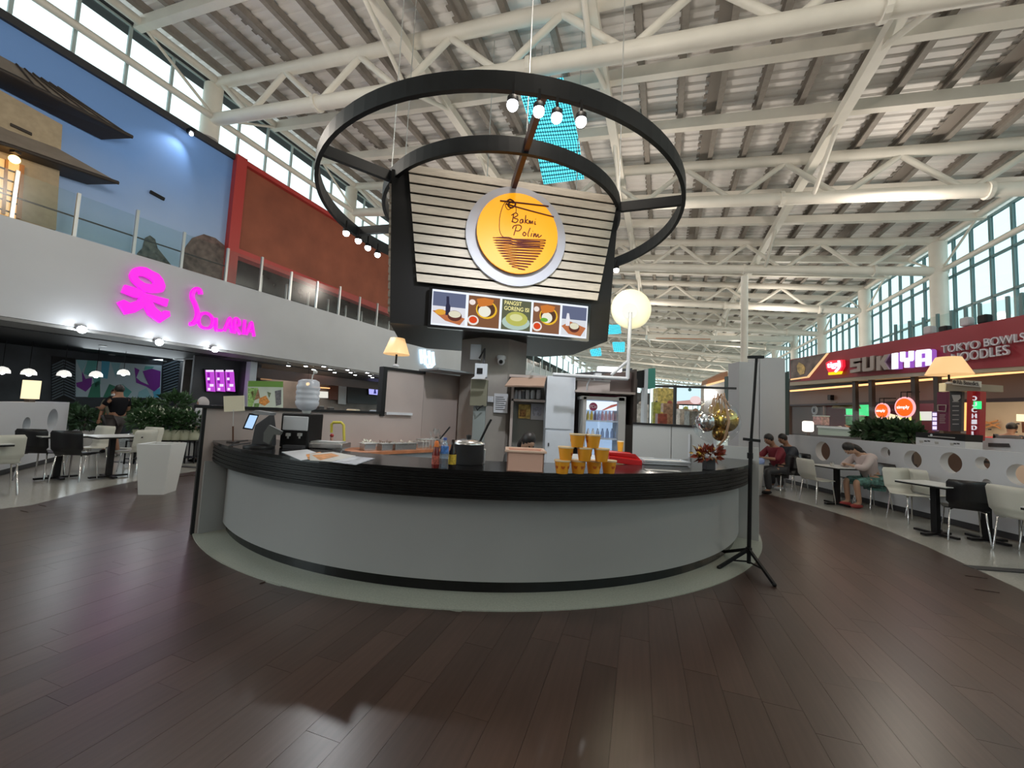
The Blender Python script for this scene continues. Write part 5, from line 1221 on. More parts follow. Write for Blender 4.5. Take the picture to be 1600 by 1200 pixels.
t = thing('wall_lantern', 'glowing warm lantern on the tan house front at the left edge', 'lantern', W(3, 258, PB)+Vector((.6, -.25, 0))); MB().ball((0, 0, 0), .09).build('glowing_globe', glow('lantern', (1, .6, .2), 6), t); MB().box((0, 0, .16), (.12, .12, .05)).build('cap', rdk, t)

# ============================================================ furniture shared by both sides
def make_chair(name, m, lb):
    t = thing(name, lb, 'chair')
    prof = [(.20, .455), (.17, .470), (.05, .455), (-.10, .450), (-.17, .465), (-.205, .52), (-.225, .62), (-.245, .74), (-.262, .86)]
    P = []
    for i in range(len(prof)-1):
        for k in range(3): f = k/3; P.append((prof[i][0]*(1-f)+prof[i+1][0]*f, prof[i][1]*(1-f)+prof[i+1][1]*f))
    P.append(prof[-1]); n_ = len(P)
    vs = []; th = .012
    for i, (x, z) in enumerate(P):
        a = P[max(i-1, 0)]; b = P[min(i+1, n_-1)]; d = Vector((b[0]-a[0], 0, b[1]-a[1])).normalized(); nn = Vector((-d.z, 0, d.x))
        hw = .215 - (.025 if i in (0, n_-1) else 0) - (.03 if 10 < i < 16 else 0)
        for y in (-hw, hw):
            for s_ in (0, 1): vs.append(Vector((x, y, z))+nn*th*s_)
    # order per i: (-,0),(-,1),(+,0),(+,1)
    fs = []
    for i in range(n_-1):
        a, b = i*4, (i+1)*4
        fs += [(a, a+2, b+2, b), (a+1, b+1, b+3, a+3), (a, b, b+1, a+1), (a+2, a+3, b+3, b+2)]
    fs += [(0, 1, 3, 2), tuple((n_-1)*4+k for k in (0, 2, 3, 1))]
    k0 = 13
    seat = MB(); seat.add(vs, [f for f in fs if min(f)//4 < k0], False); seat.sm = [True]*len(seat.f)
    back = MB(); back.add(vs, [f for f in fs if min(f)//4 >= k0], False); back.sm = [True]*len(back.f)
    for nm, b_ in (('seat', seat), ('backrest', back)):
        o = b_.build(nm, m, t); s_ = o.data
        bm = bmesh.new(); bm.from_mesh(s_); bmesh.ops.delete(bm, geom=[v for v in bm.verts if not v.link_faces], context='VERTS'); bm.to_mesh(s_); bm.free()
    for sx, sy in ((1, -1), (1, 1), (-1, -1), (-1, 1)):
        MB().tube([(sx*.10, sy*.13, .44), (sx*.165, sy*.17, .425), (sx*.205, sy*.20, .0)], .011, 6).build('leg', M['chrome'], t)
    MB().tube([(.10, -.13, .44), (.0, -.1, .442), (.0, .1, .442), (.10, .13, .44)], .009, 5).build('seat_frame', M['chrome'], t)
    return t
chw = make_chair('white_chair', mat('white_shell', (.62, .62, .56), .35), 'w'); chb = make_chair('black_chair', mat('black_shell', (.008, .008, .010), .35), 'b')
used = {'w': False, 'b': False}
def chair(kind, x, y, face, lb, grp):        # face: direction the sitter looks, degrees from +X
    src = chw if kind == 'w' else chb; rz = math.radians(face)
    if not used[kind]: used[kind] = True; src.location = (x, y, 0); src.rotation_euler = (0, 0, rz); src['label'] = lb; src['group'] = grp; return src
    return dup(src, (x, y, 0), rz, lb, grp)
tb0 = None
def table(x, y, rz, lb, grp, w_=.62):
    global tb0
    if tb0 is None:
        tb0 = thing('dining_table', lb, 'table', (x, y, 0), rz, grp)
        MB().box((0, 0, .742), (w_, w_, .012)).build('white_top', M['whitelam'], tb0); MB().box((0, 0, .724), (w_-.004, w_-.004, .024)).build('dark_edge', M['black'], tb0)
        MB().box((0, 0, .37), (.075, .075, .69)).build('column', M['black'], tb0)
        MB().box((0, 0, .018), (.52, .06, .03)).build('foot_bar', M['black'], tb0); MB().box((0, 0, .02), (.06, .52, .03)).build('foot_bar', M['black'], tb0)
        return tb0
    return dup(tb0, (x, y, 0), rz, lb, grp)
gL, gR = 'dining tables on the left', 'dining tables on the right'
a = G(154, 747); b = G(97, 747); table(a.x+.05, a.y+.12, math.radians(-25), 'white-topped table nearest the white planter', gL); table(b.x-.05, b.y-.05, math.radians(-25), 'white-topped table between the two black chairs and the low wall', gL)
table(-7.25, 5.42, math.radians(-25), 'white-topped table cut by the left picture edge', gL)
cl_ = 'chairs at the left tables'
p = G(117, 750); chair('b', p.x+.03, p.y-.05, 105, 'black shell chair with its back to the camera nearest the planter', cl_)
p = G(66, 748); chair('b', p.x-.05, p.y+.0, 105, 'black shell chair at the left tables, left of the other black one', cl_)
p = G(182, 744); chair('w', p.x+.12, p.y+.12, 175, 'white shell chair beside the white planter facing left', cl_)
chair('w', -7.35, 8.0, -95, 'white shell chair behind the table nearest the planter', cl_)
chair('w', -8.1, 7.75, -95, 'white shell chair behind the table by the low wall', cl_)
p = G(14, 778); chair('w', p.x-.38, p.y+.1, 150, 'white shell chair in the left front corner of the seating', cl_)
# right
cr_ = 'chairs at the right tables'
p = G(1313, 790); table(p.x+.02, p.y+.1, math.radians(8), 'white-topped table where the girl in the pale hoodie sits', gR)
p = G(1463, 837); table(p.x+.05, p.y+.05, math.radians(12), 'white-topped table in front of the girl, with a black chair before it', gR)
p = G(1545, 848); table(p.x+.10, p.y+.1, math.radians(0), 'white-topped table close to the right picture edge by the low wall', gR)
table(5.95, 4.15, math.radians(14), 'nearest white-topped table at the right picture edge', gR)
p = G(1282, 787); chair('w', p.x+.03, p.y+.12, 5, 'white shell chair opposite the girl in the pale hoodie', cr_)
p = G(1364, 795); chG = chair('b', p.x+.08, p.y+.1, 178, 'black shell chair the girl in the pale hoodie sits on', cr_)
chair('b', 7.35, 8.45, 178, 'black shell chair close to the low wall behind the girl', cr_)
p = G(1418, 815); chair('w', p.x+.55, p.y+.18, 5, 'white shell chair facing right at the table before the girl', cr_)
p = G(1503, 842); chair('b', p.x-.02, p.y-.06, 52, 'black shell chair turned its back to the camera on the right', cr_)
chair('w', 6.75, 6.75, -95, 'white shell chair between the right tables and the low wall', cr_)
p = G(1572, 872); chair('w', p.x+.50, p.y+.18, 5, 'white shell chair in the right front corner of the seating', cr_)
chair('b', 7.05, 5.2, 178, 'black shell chair cut by the right picture edge', cr_)
# ---- low white walls with round holes
def holed(name, kind, pl, t0, t1, z0, z1, th, holes, m, label, cat):
    c = bpy.data.curves.new('w', 'CURVE'); c.dimensions = '2D'; c.fill_mode = 'BOTH'; c.extrude = th/2
    def spl(pts):
        s_ = c.splines.new('POLY'); s_.points.add(len(pts)-1); s_.use_cyclic_u = True
        for k, (x, y) in enumerate(pts): s_.points[k].co = (x, y, 0, 1)
    spl([(t0, z0), (t1, z0), (t1, z1), (t0, z1)])
    for (t_, z, r) in holes: spl([(t_+r*math.cos(2*PI*k/28), z+r*math.sin(2*PI*k/28)) for k in range(28)])
    o = bpy.data.objects.new('w', c); COL.objects.link(o); dg = bpy.context.evaluated_depsgraph_get(); me = bpy.data.meshes.new_from_object(o.evaluated_get(dg)); bpy.data.objects.remove(o)
    root = thing(name, label, cat, along(pl, (t0+t1)/2, 0))
    for v in me.vertices: v.co = along(pl, v.co.x, v.co.y, v.co.z)-root.location
    me.materials.clear(); me.materials.append(m); q_ = bpy.data.objects.new('wall_body', me); link(q_, root)
    return root
PW = ((7.42, 7.7), 0.0)
hz = []
for x, y, r in ((1290, 705, .22), (1389, 707, .10), (1432, 718, .16), (1492, 723, .17), (1542, 724, .10), (1549, 755, .06), (1222, 688, .14), (1600, 742, .15)):
    q_ = W(x, y, PW); hz.append((tpos(PW, q_), min(q_.z, 1.24-r), r))
tA, tZ = tpos(PW, W(1219, 690, PW)), -4.6
lw = holed('low_wall', 'w', PW, tZ, tA, .10, 1.27, .14, hz, M['white'], 'white low wall with round holes along the right seating', 'wall')
mb = MB(); wallbox(mb, PW, tZ, tA, 0, .10, -.05, .05); mb.build('dark_skirting', M['char'], lw, world=True)
a = G(94, 628, 1.27); b = G(0, 628, 1.27); dgl = math.degrees(math.atan2(a.x-b.x, a.y-b.y)); PWL = ((b.x, b.y), dgl)
LL = (Vector((a.x, a.y))-Vector((b.x, b.y))).length
hz = []
for x, y, r in ((66, 655, .22), (23, 663, .14)): q_ = W(x, y, PWL); hz.append((tpos(PWL, q_), q_.z, r))
lw2 = holed('low_wall', 'w', PWL, -2.5, LL, .10, 1.27, .30, hz, M['white'], 'white low wall with round holes behind the left tables', 'wall')
mb = MB(); wallbox(mb, PWL, -2.5, LL, 0, .10, -.1, .1); mb.build('dark_skirting', M['char'], lw2, world=True)
# lamps with square shade on the left low wall
p = W(46, 628, PWL); t = thing('table_lamp', 'glowing cream square-shaded lamp on the left low wall', 'lamp', (p.x, p.y, 1.27))
MB().box((0, 0, .03), (.10, .10, .06)).build('lamp_base', M['dark'], t)
MB().plate([(-.085, -.085, .06), (.085, -.085, .06), (.085, .085, .06), (-.085, .085, .06)], -.36, Vector((0, 0, 1))).build('lamp_shade', glow('shade_cream', (1.0, .82, .50), 1.05), t)
p = W(31, 628, PWL); t = thing('small_lamp', 'small white glowing lamp just left of the cream square-shaded lamp', 'lamp', (p.x-.2, p.y+.3, 1.27))
MB().ball((0, 0, .2), .10, 14, 10).build('globe', glow('small_globe', (.9, .9, 1), 1.6), t); MB().lathe([(.05, 0), (.02, .1)], n=10).build('lamp_base', M['dark'], t)
# ---- white tapered planter
p = G(246, 770); t = thing('tall_planter', 'tall white tapered square planter beside the left tables', 'planter', p, math.radians(14))
vs = []; H_ = (CAMP.z-0.0)*0; hP = D(243, 692, p.y).z
ring = lambda r, z: [Vector((r*math.cos(a_), r*math.sin(a_), z)) for a_ in [math.radians(45+90*k) for k in range(4)]]
wt = (D(284, 692, p.y).x-D(213, 692, p.y).x)/2*.88; wb_ = wt*.74
vs = ring(wb_, 0)+ring(wt, hP)+ring(wt-.045, hP)+ring(wt-.06, hP-.10)
fs = [(3, 2, 1, 0)]+[(i, (i+1) % 4, 4+(i+1) % 4, 4+i) for i in range(4)]+[(4+i, 4+(i+1) % 4, 8+(i+1) % 4, 8+i) for i in range(4)]+[(8+i, 8+(i+1) % 4, 12+(i+1) % 4, 12+i) for i in range(4)]
MB().add(vs, fs).build('planter_body', M['whitelam'], t); MB().add(ring(wt-.055, hP-.08), [(0, 1, 2, 3)]).build('soil', M['dark'], t)
# ---- hedge of potted plants on black racks
leafm = mat('leaf_green', (.035, .085, .030), .5, noise_amt=.6, nscale=9); leafd = mat('leaf_dark', (.03, .07, .03), .5, noise_amt=.5, nscale=9)
flw = mat('petal_white', (.55, .60, .48), .6)
PH = ((-7.9, 9.0), 52.0)
rk = None
for i, x in enumerate((218, 232, 246, 260, 274, 288, 302)):
    c = W(x, 684, PH); lb = 'potted plant with white flowers on the black rack, %s' % ['leftmost of the row', 'second from left', 'third from left', 'middle of the row', 'third from right', 'second from right', 'rightmost of the row'][i]
    t = thing('potted_plant', lb, 'plant', (c.x, c.y, .0), group='potted plants on the rack')
    MB().lathe([(.10, .52), (.13, .75), (.12, .75)], n=14).build('pot', mat('pot_cream', (.45, .46, .34), .5), t)
    leaves(MB(), (0, 0, .95), .24, 170, .11, (1, 1, .9), 20+i).build('foliage', leafm, t)
    leaves(MB(), (0, -.05, 1.05), .26, 16, .07, (1, 1, .8), 40+i).build('white_flowers', flw, t)
    mb = MB()
    for dx in (-.16, .16):
        for dy in (-.12, .12): mb.box((dx, dy, .25), (.02, .02, .5))
    for z in (.12, .5): mb.box((0, 0, z), (.34, .26, .02))
    mb.build('rack_section', M['black'], t)
for i, (x, y, s_, lb) in enumerate(((106, 645, .34, 'dark bushy plant behind the left low wall end'), (134, 648, .34, 'dark bushy plant left of the man in black'), (275, 625, .34, 'tall leafy plant before the right chevron screen'), (228, 634, .30, 'leafy plant right of the man near the mural'))):
    c = D(x, y, 10.6); t = thing('leafy_plant', lb, 'plant', (c.x, c.y, 0))
    leaves(MB(), (0, 0, c.z-.1), s_, 220, .17, (1, 1, .8), 60+i).build('foliage', leafd if i < 2 else leafm, t)
    MB().lathe([(.2, 0), (.26, .5), (.24, .5)], n=14).build('pot', M['grey'], t); MB().tube([(0, 0, .5), (0, 0, c.z-.1)], .02, 6).build('stem', M['dark'], t)
# ---- table lamp on top of the kiosk partition
def shade_lamp(name, lb, base, top, zs, r0, r1, hs_, poleh):
    t = thing(name, lb, 'lamp', base)
    MB().lathe([(.05, 0), (.05, .02), (.03, .04)], n=14).build('lamp_base', M['ltgrey'], t)
    MB().tube([(0, 0, .03), (0, 0, poleh)], .016, 8).build('stem', M['black'], t)
    MB().lathe([(r0, poleh-.02), (r1, poleh-.02+hs_), (r1*.98, poleh-.02+hs_)], n=28).build('lamp_shade', mat('warm_shade', (.55, .38, .22), .6, emit=(1.0, .60, .26), es=.62), t)
    MB().lathe([(0, poleh+.0), (r0*.96, poleh-.015)], n=20).build('lit_opening', glow('shade_inside', (1, .8, .5), 1.2), t)
    return t
yb = W(622, 577, KL); pz = yb.z; hp = D(622, 552, yb.y).z-pz; hs_ = D(622, 527, yb.y).z-D(622, 552, yb.y).z
rr = (D(643, 552, yb.y).x-D(603, 552, yb.y).x)/2
shade_lamp('table_lamp', 'small table lamp with warm conical shade on top of the kiosk partition', (yb.x-.04, yb.y, pz+.04), None, None, rr, rr*.55, hs_, hp-.04)
# ============================================================ RIGHT SIDE: shop front with the red fascia
PF = ((9.6, 10.4), 2.0)
NF = Vector((-math.cos(math.radians(2)), math.sin(math.radians(2)), 0))          # towards the hall
def onf(pts, d=0.0, pl=None):
    """points on the shop plane pushed d metres into the shop"""
    (x0, y0), dg = PF; a = math.radians(dg)
    P = ((x0+math.cos(a)*d, y0-math.sin(a)*d), dg)
    return [W(x, y, P) for x, y in pts]
def fplate(name, pts, d, th, m, root, **k): return MB().plate(onf(pts, d), th, NF).build(name, m, root, world=True, **k)
fas = thing('shop_fascia', 'long dark red shop fascia with raised letters above the right shops', 'sign', onf([(1400, 600)])[0])
redf = mat('fascia_red', (.30, .022, .035), .45, noise_amt=.06, nscale=.5)
far, near = 1234, 1760
MB().plate(onf([(far, 562), (1420, 528), (1600, 492), (near, 458), (near, 562), (1600, 572), (1400, 584), (far, 597)]), .25, NF).build('red_board', redf, fas, world=True)
fplate('beige_underside', [(far, 597), (1400, 584), (1600, 572), (near, 562), (near, 567), (1600, 578), (1400, 590), (far, 603)], .02, .25, mat('fascia_beige', (.42, .36, .27), .5), fas)
fplate('photo_print', [(1235, 563), (1291, 552), (1262, 588), (1235, 592)], -.03, .03, mat('print_brown', (.16, .12, .11), .5, noise_amt=.6, nscale=3), fas)
fplate('gold_edge', [(1291, 552), (1294, 551.5), (1263, 590), (1235, 594), (1235, 592), (1261, 588)], -.04, .03, glow('gold_edge', (1, .62, .3), .8), fas)
fplate('gold_shape', [(1248, 566), (1255, 570), (1258, 575), (1256, 584), (1250, 586), (1246, 580), (1245, 572)], -.045, .01, mat('gold_shape', (.60, .42, .16), .5, noise_amt=.4, nscale=8), fas)
# bowl emblem
eb = thing('bowl_emblem', 'red bowl-shaped lit emblem with white letters left of the big fascia letters', 'emblem', onf([(1303, 573)], -.1)[0])
fplate('red_bowl', [(1290, 567), (1296, 563.5), (1316, 562), (1317, 572), (1312, 581), (1295, 582.5), (1291, 575)], -.10, .08, mat('emblem_red', (.5, .01, .02), .4, emit=(1, .02, .05), es=.6), eb)
fplate('yellow_foot', [(1294, 582), (1314, 580), (1312, 584.5), (1294, 586)], -.12, .06, glow('emblem_yellow', (1, .75, .02), .9), eb)
pinkm = glow('neon_pink_white', (1.0, .72, .95), 1.5)
stroke(MB(), [(1318, 564), (1319, 573), (1313, 581)], PF, .035, .14).build('white_arc', pinkm, eb, world=True)
fr2 = (onf([(1320, 570)])[0]-onf([(1290, 575)])[0]); fr2.z = 0; fr2.normalize(); fr2 = -Vector((NF.y, -NF.x, 0)) if False else fr2
p_ = onf([(1294, 578)], -.14)[0]; p2 = onf([(1312, 576)], -.14)[0]; ph_ = onf([(1294, 567)], -.14)[0]
lettering('letters', 'tiga', p_, fr2, Vector((0, 0, 1)), (p2-p_).xy.length, ph_.z-p_.z, pinkm, eb, .04)
# big block letters, each its own part
bl_ = thing('block_letters', 'big block lettering SUKIYA on the red fascia, half grey and half lit', 'lettering', onf([(1390, 565)], -.1)[0])
offm = mat('unlit_letter', (.40, .34, .32), .4); litm = glow('lit_letter', (.86, .86, 1.0), 1.15)
edge = mat('letter_side_violet', (.25, .06, .40), .4, emit=(.55, .2, .9), es=.35)
LT = {'S': [[(0, 1), (1, 1), (1, .78), (.32, .78), (.32, .62), (1, .62), (1, 0), (0, 0), (0, .22), (.68, .22), (.68, .40), (0, .40)]],
      'U': [[(0, 1), (.32, 1), (.32, .22), (.68, .22), (.68, 1), (1, 1), (1, .1), (.9, 0), (.1, 0), (0, .1)]],
      'K': [[(0, 1), (.32, 1), (.32, .62), (.62, 1), (1, 1), (.62, .52), (1, 0), (.62, 0), (.32, .42), (.32, 0), (0, 0)]],
      'I': [[(0, 1), (1, 1), (1, 0), (0, 0)]],
      'Y': [[(0, 1), (.32, 1), (.32, .60), (.68, .60), (.68, 1), (1, 1), (1, .45), (.9, .38), (.66, .38), (.66, 0), (.34, 0), (.34, .38), (.1, .38), (0, .45)]],
      'A': [[(0, 0), (0, .9), (.1, 1), (.9, 1), (1, .9), (1, 0), (.68, 0), (.68, .28), (.32, .28), (.32, .48), (.68, .48), (.68, .78), (.32, .78), (.32, 0)]]}
for ch, xl, xr, yt, yb_, yt2, yb2 in (('S', 1328, 1344, 561, 583, 559, 580), ('U', 1347, 1365, 558.5, 581, 555.5, 578.5), ('K', 1369, 1389, 557, 579, 553, 577), ('I', 1393, 1401, 552.5, 577, 551, 576), ('Y', 1406, 1425.5, 550, 575, 548, 573.5), ('A', 1430, 1453, 547.5, 573.5, 545, 570.5)):
    q4 = [(xl, yt), (xr, yt2), (xr, yb2), (xl, yb_)]
    pts = []
    for (a, b) in LT[ch][0]:
        x = xl+(xr-xl)*a; ytp = yt+(yt2-yt)*a; ybt = yb_+(yb2-yb_)*a; pts.append((x, ybt+(ytp-ybt)*b))
    lit = ch in 'IYA'
    o = fplate('letter', pts, -.22, .04, litm if lit else offm, bl_)
    sd = fplate('letter_side', pts, -.18, .16, edge if lit else mat('unlit_side', (.22, .17, .17), .5), o) if False else MB().plate(onf(pts, -.175), .15, NF).build('letter_side', edge if lit else mat('unlit_side', (.22, .17, .17), .5), bl_, world=True)
tl_ = thing('thin_letters', 'pale thin lettering in two lines at the right end of the red fascia', 'lettering', onf([(1540, 545)], -.1)[0])
lm = mat('pale_letters', (.66, .66, .74), .4)
def fword(txt, xl, yb0, xr, yb1, hpx, sk=0.0):
    a = onf([(xl, yb0)], -.06)[0]; b = onf([(xr, yb1)], -.06)[0]; r_ = (b-a); w_ = r_.length; h_ = onf([(xl, yb0-hpx)], -.06)[0].z-a.z
    lettering('lettering', txt, a, r_, Vector((0, 0, 1)), w_, h_*1.15, lm, tl_, .05)
fword('TOKYO', 1474, 552, 1533, 544, 10); fword('BOWLS', 1541, 542, 1606, 533, 11); fword('NOODLES', 1490, 567, 1579, 554, 12)
# things standing on top of the fascia
for i, (x, y, lb, c_) in enumerate(((1453, 516, 'white lamp housing on top of the red fascia near the middle', 'w'), (1511, 503, 'white lamp housing on top of the red fascia towards the right', 'w'), (1477, 516, 'small black spotlight on top of the red fascia between two white housings', 'b'), (1539, 499, 'black round spotlight on top of the red fascia near the right edge', 'b'))):
    p = onf([(x, y)], .3)[0]; t = thing('fascia_floodlight', lb, 'floodlight', p)
    m_ = M['white'] if c_ == 'w' else M['black']
    MB().box((0, 0, 0), (.17, .18, .20)).build('housing', m_, t, bevel=.04); MB().tube([(0, 0, -.1), (0, 0, -.5)], .03, 6).build('bracket', M['alu'], t)
gb = thing('glass_screen', 'low glass screen with thin posts along the top of the red fascia', 'balustrade', onf([(1500, 510)], .6)[0])
tops = [(1400+i*22, 533-i*4.4) for i in range(12)]
for i, (x, y) in enumerate(tops):
    a = onf([(x, y+4)], .7)[0]; MB().box((a.x, a.y, a.z+.15), (.05, .05, .75)).build('post', M['mulld'], gb, world=True)
    if i: b = onf([(tops[i-1][0], tops[i-1][1]+4)], .7)[0]; MB().add([a+Vector((0, 0, -.2)), b+Vector((0, 0, -.2)), b+Vector((0, 0, .48)), a+Vector((0, 0, .48))], [(0, 1, 2, 3)]).build('glass_panel', M['rail'], gb, world=True)
# shop room behind the fascia
sh = thing('noodle_shop', 'brown shop interior with orange light strip below the red fascia', 'shop', onf([(1400, 640)])[0]); sh.location.z = 0
zc = onf([(1400, 590)], 0)[0].z
brn = mat('shop_brown', (.17, .115, .095), .5, noise_amt=.15, nscale=1)
yf0, yf1 = 17.0, 1.2
def sbox(name, x0, x1_, y0, y1, z0, z1, m, root=None, **k):   # x measured into the shop from the fascia plane
    (fx, fy), dg = PF
    mb = MB(); c = Vector((fx+(x0+x1_)/2, (y0+y1)/2, (z0+z1)/2)); mb.box(c, (x1_-x0, y1-y0, z1-z0)); return mb.build(name, m, root or sh, world=True, **k)
sbox('shop_ceiling', 0.1, 6, 1, 17, 3.05, 3.15, M['dark'])
sbox('back_wall', 5.0, 5.1, 1, 17, 0, 3.1, brn)
sbox('far_side_wall', 0.0, 5.0, 16.9, 17.0, 0, 3.1, brn)
sbox('dark_header', 0.3, 0.5, 1, 14.6, 2.78, 2.95, M['dark'])
MB().plate(onf([(far, 609), (1600, 579), (1600, 582), (far, 612)], .28), .05).build('orange_light_strip', glow('strip_warm', (1.0, .50, .20), 1.5), sh, world=True)
MB().plate(onf([(far, 612), (1600, 583), (1600, 622), (far, 632)], .6), .08).build('brown_bulkhead', mat('bulkhead', (.20, .14, .12), .5), sh, world=True)
MB().plate(onf([(far, 632), (1600, 621), (1600, 627), (far, 634.5)], .55), .10).build('dark_beam', mat('dark_beam', (.045, .03, .035), .5), sh, world=True)
area('shop_light', (12.0, 10.5, 2.9), 2.5, 90, (1, .82, .66), sy=6.0); area('shop_light', (11.5, 5.5, 2.9), 2.5, 90, (1, .78, .5), sy=3.0)
for x in (1337, 1363, 1431, 1467):
    a = onf([(x+1, 700)], .15)[0]; w_ = .13 if x != 1337 else .10
    t = MB().box((a.x, a.y, 1.55), (.10, .10, 3.0)).build('black_post', M['dark'], sh, world=True)
# interior panels
def ip(name, pts, d, m, root=None, th=.05): return fplate(name, pts, d, th, m, root or sh)
ip('red_wall_panel', [(1285, 634), (1330, 634), (1330, 678), (1285, 678)], 3.6, mat('shop_red', (.30, .04, .035), .5))
ip('plum_wall', [(1365, 628), (1470, 622), (1470, 682), (1365, 680)], 3.6, mat('shop_plum', (.10, .02, .035), .5))
t = thing('green_screen', 'glowing green menu screen hanging in the noodle shop', 'screen', onf([(1340, 638)], 1.4)[0])
ip('lit_face', [(1321, 632), (1357, 627), (1356, 650), (1322, 648)], 1.4, glow('green_lit', (.10, .85, .30), .8), t); ip('warm_patch', [(1334, 636), (1341, 635), (1341, 645), (1335, 644)], 1.39, glow('green_warm', (.75, .75, .30), .8), t)
for x0, x1_, y, lb in ((1334, 1365, 615, 'green lit sign bar left, between two black posts of the noodle shop'), (1439, 1466, 613, 'green lit sign bar right, near the plum banner of the shop')):
    t = thing('green_sign_bar', lb, 'sign', onf([(x0, y)], .9)[0])
    ip('dark_box', [(x0, y-3), (x1_, y-6), (x1_, y+2), (x0, y+6)], .92, M['black'], t, .1); ip('lit_letters', [(x0+1, y-1), (x1_-1, y-3), (x1_-1, y+.5), (x0+1, y+2.5)], .90, glow('green_text', (.08, .95, .40), 1.3), t, .02)
t = thing('ceiling_menu_box', 'black hanging menu box behind the black posts of the noodle shop', 'sign', onf([(1390, 620)], 1.5)[0]); ip('box_body', [(1362, 612), (1408, 607), (1408, 622), (1362, 628)], 1.5, M['black'], t, .3); ip('lower_edge', [(1362, 626), (1408, 621), (1408, 623), (1362, 629)], 1.48, M['char'], t, .3)
pnm = ['left one of the pair over the smaller orange sign', 'right one of the pair over the smaller orange sign', 'low one right of the smaller orange sign', 'upper one by the right green bar', 'lower one by the right green bar', 'above the orange glow column', 'beside the wall speaker']
for i, (x, y) in enumerate(((1374, 619), (1392, 618), (1396, 628), (1450, 621), (1454, 625), (1510, 622), (1305, 625))):
    p = onf([(x, y)], 2.6)[0]
    if i == 0:
        pl0 = thing('shop_pendant', 'oval violet-white shop pendant, '+pnm[0], 'lamp', p, group='oval pendants of the noodle shop')
        MB().ball((0, 0, 0), .22, 14, 8, (1, 1, .28)).build('lamp_body', glow('violet_white', (.95, .85, 1.0), 1.8), pl0); MB().tube([(0, 0, 0), (0, 0, 3.05-p.z)], .01, 5).build('cord', M['black'], pl0)
    else: o_ = dup(pl0, p, label='oval violet-white shop pendant, '+pnm[i])
for x, y, r_, lb in ((1378, 642, 12.5, 'smaller round orange lit sign with a pink rim'), (1413, 636.5, 16.5, 'larger round orange lit sign with a pink rim')):
    c = onf([(x, y)], .0)[0]; R_ = (onf([(x, y-r_)], .0)[0]-c).length; t = thing('round_sign', lb+' in the noodle shop', 'sign', c)
    e1 = Vector((0, 0, 1)); e2 = NF.cross(e1)
    def dd(r2, off, m, nm, th): MB().plate([(e1*math.cos(2*PI*k/28)+e2*math.sin(2*PI*k/28))*r2+NF*off for k in range(28)], th, NF).build(nm, m, t)
    dd(R_, 0, glow('pink_rim', (1, .42, .45), 1.1), 'pink_rim', .03); dd(R_*.84, .01, glow('orange_face', (.95, .14, .015), .95), 'orange_face', .03)
    lettering('lettering', 'simply', c+NF*.03-fr2*R_*.62+Vector((0, 0, -R_*.22)), fr2, (0, 0, 1), R_*1.24, R_*.40, glow('white_text', (1, .9, .85), 1.2), t, .01)
    for s_ in (-.3, .3): MB().tube([e2*R_*s_+e1*R_*.9, e2*R_*s_+e1*(R_+.12), e2*R_*s_+e1*(R_+.13)-NF*.3], .012, 5).build('hanger', M['black'], t)
mbt = [('yellow', [(1366, 644), (1384, 647), (1386, 656), (1366, 655)], (1.0, .70, .25)), ('cream', [(1388, 646), (1404, 650), (1408, 658), (1390, 657)], (1.0, .85, .55)), ('lime', [(1406, 651), (1428, 649), (1430, 656), (1408, 658)], (.85, .85, .25)), ('white', [(1437, 643), (1456, 643), (1457, 657), (1440, 657)], (.85, 1.0, .88)), ('green', [(1434, 643), (1437, 643), (1439, 657), (1434, 656)], (.5, .9, .25))]
for nm, pts, c_ in mbt:
    t = thing('menu_board', nm+' lit menu board under the round orange signs of the shop', 'sign', onf([pts[0]], 2.8)[0]); ip('lit_face', pts, 2.8, glow('menu_'+nm, c_, .9), t); ip('frame_edge', [(pts[3][0], pts[3][1]), (pts[2][0], pts[2][1]), (pts[2][0], pts[2][1]+1), (pts[3][0], pts[3][1]+1)], 2.79, M['black'], t)
t = thing('round_wall_badge', 'small white round badge on the brown shop wall', 'badge', onf([(1272, 641)], 1.5)[0])
c = Vector((0, 0, 0)); MB().plate([(e1*math.cos(2*PI*k/20)*.17+e2*math.sin(2*PI*k/20)*.14) for k in range(20)], .03, NF).build('badge_face', M['white'], t); MB().plate([(e1*math.cos(2*PI*k/12)*.08+e2*math.sin(2*PI*k/12)*.05)+NF*.01 for k in range(12)], .01, NF).build('dark_motif', M['char'], t)
ip('brown_partition', [(1236, 633), (1286, 633), (1286, 682), (1236, 680)], 1.6, brn)
t = thing('wall_speaker', 'small dark speaker box on the shop bulkhead', 'speaker', onf([(1296, 620)], .5)[0]); ip('speaker_box', [(1293, 617), (1298, 617), (1298, 625), (1293, 625)], .5, M['black'], t, .1); ip('grille', [(1294, 618), (1297, 618), (1297, 624), (1294, 624)], .49, M['char'], t, .01)
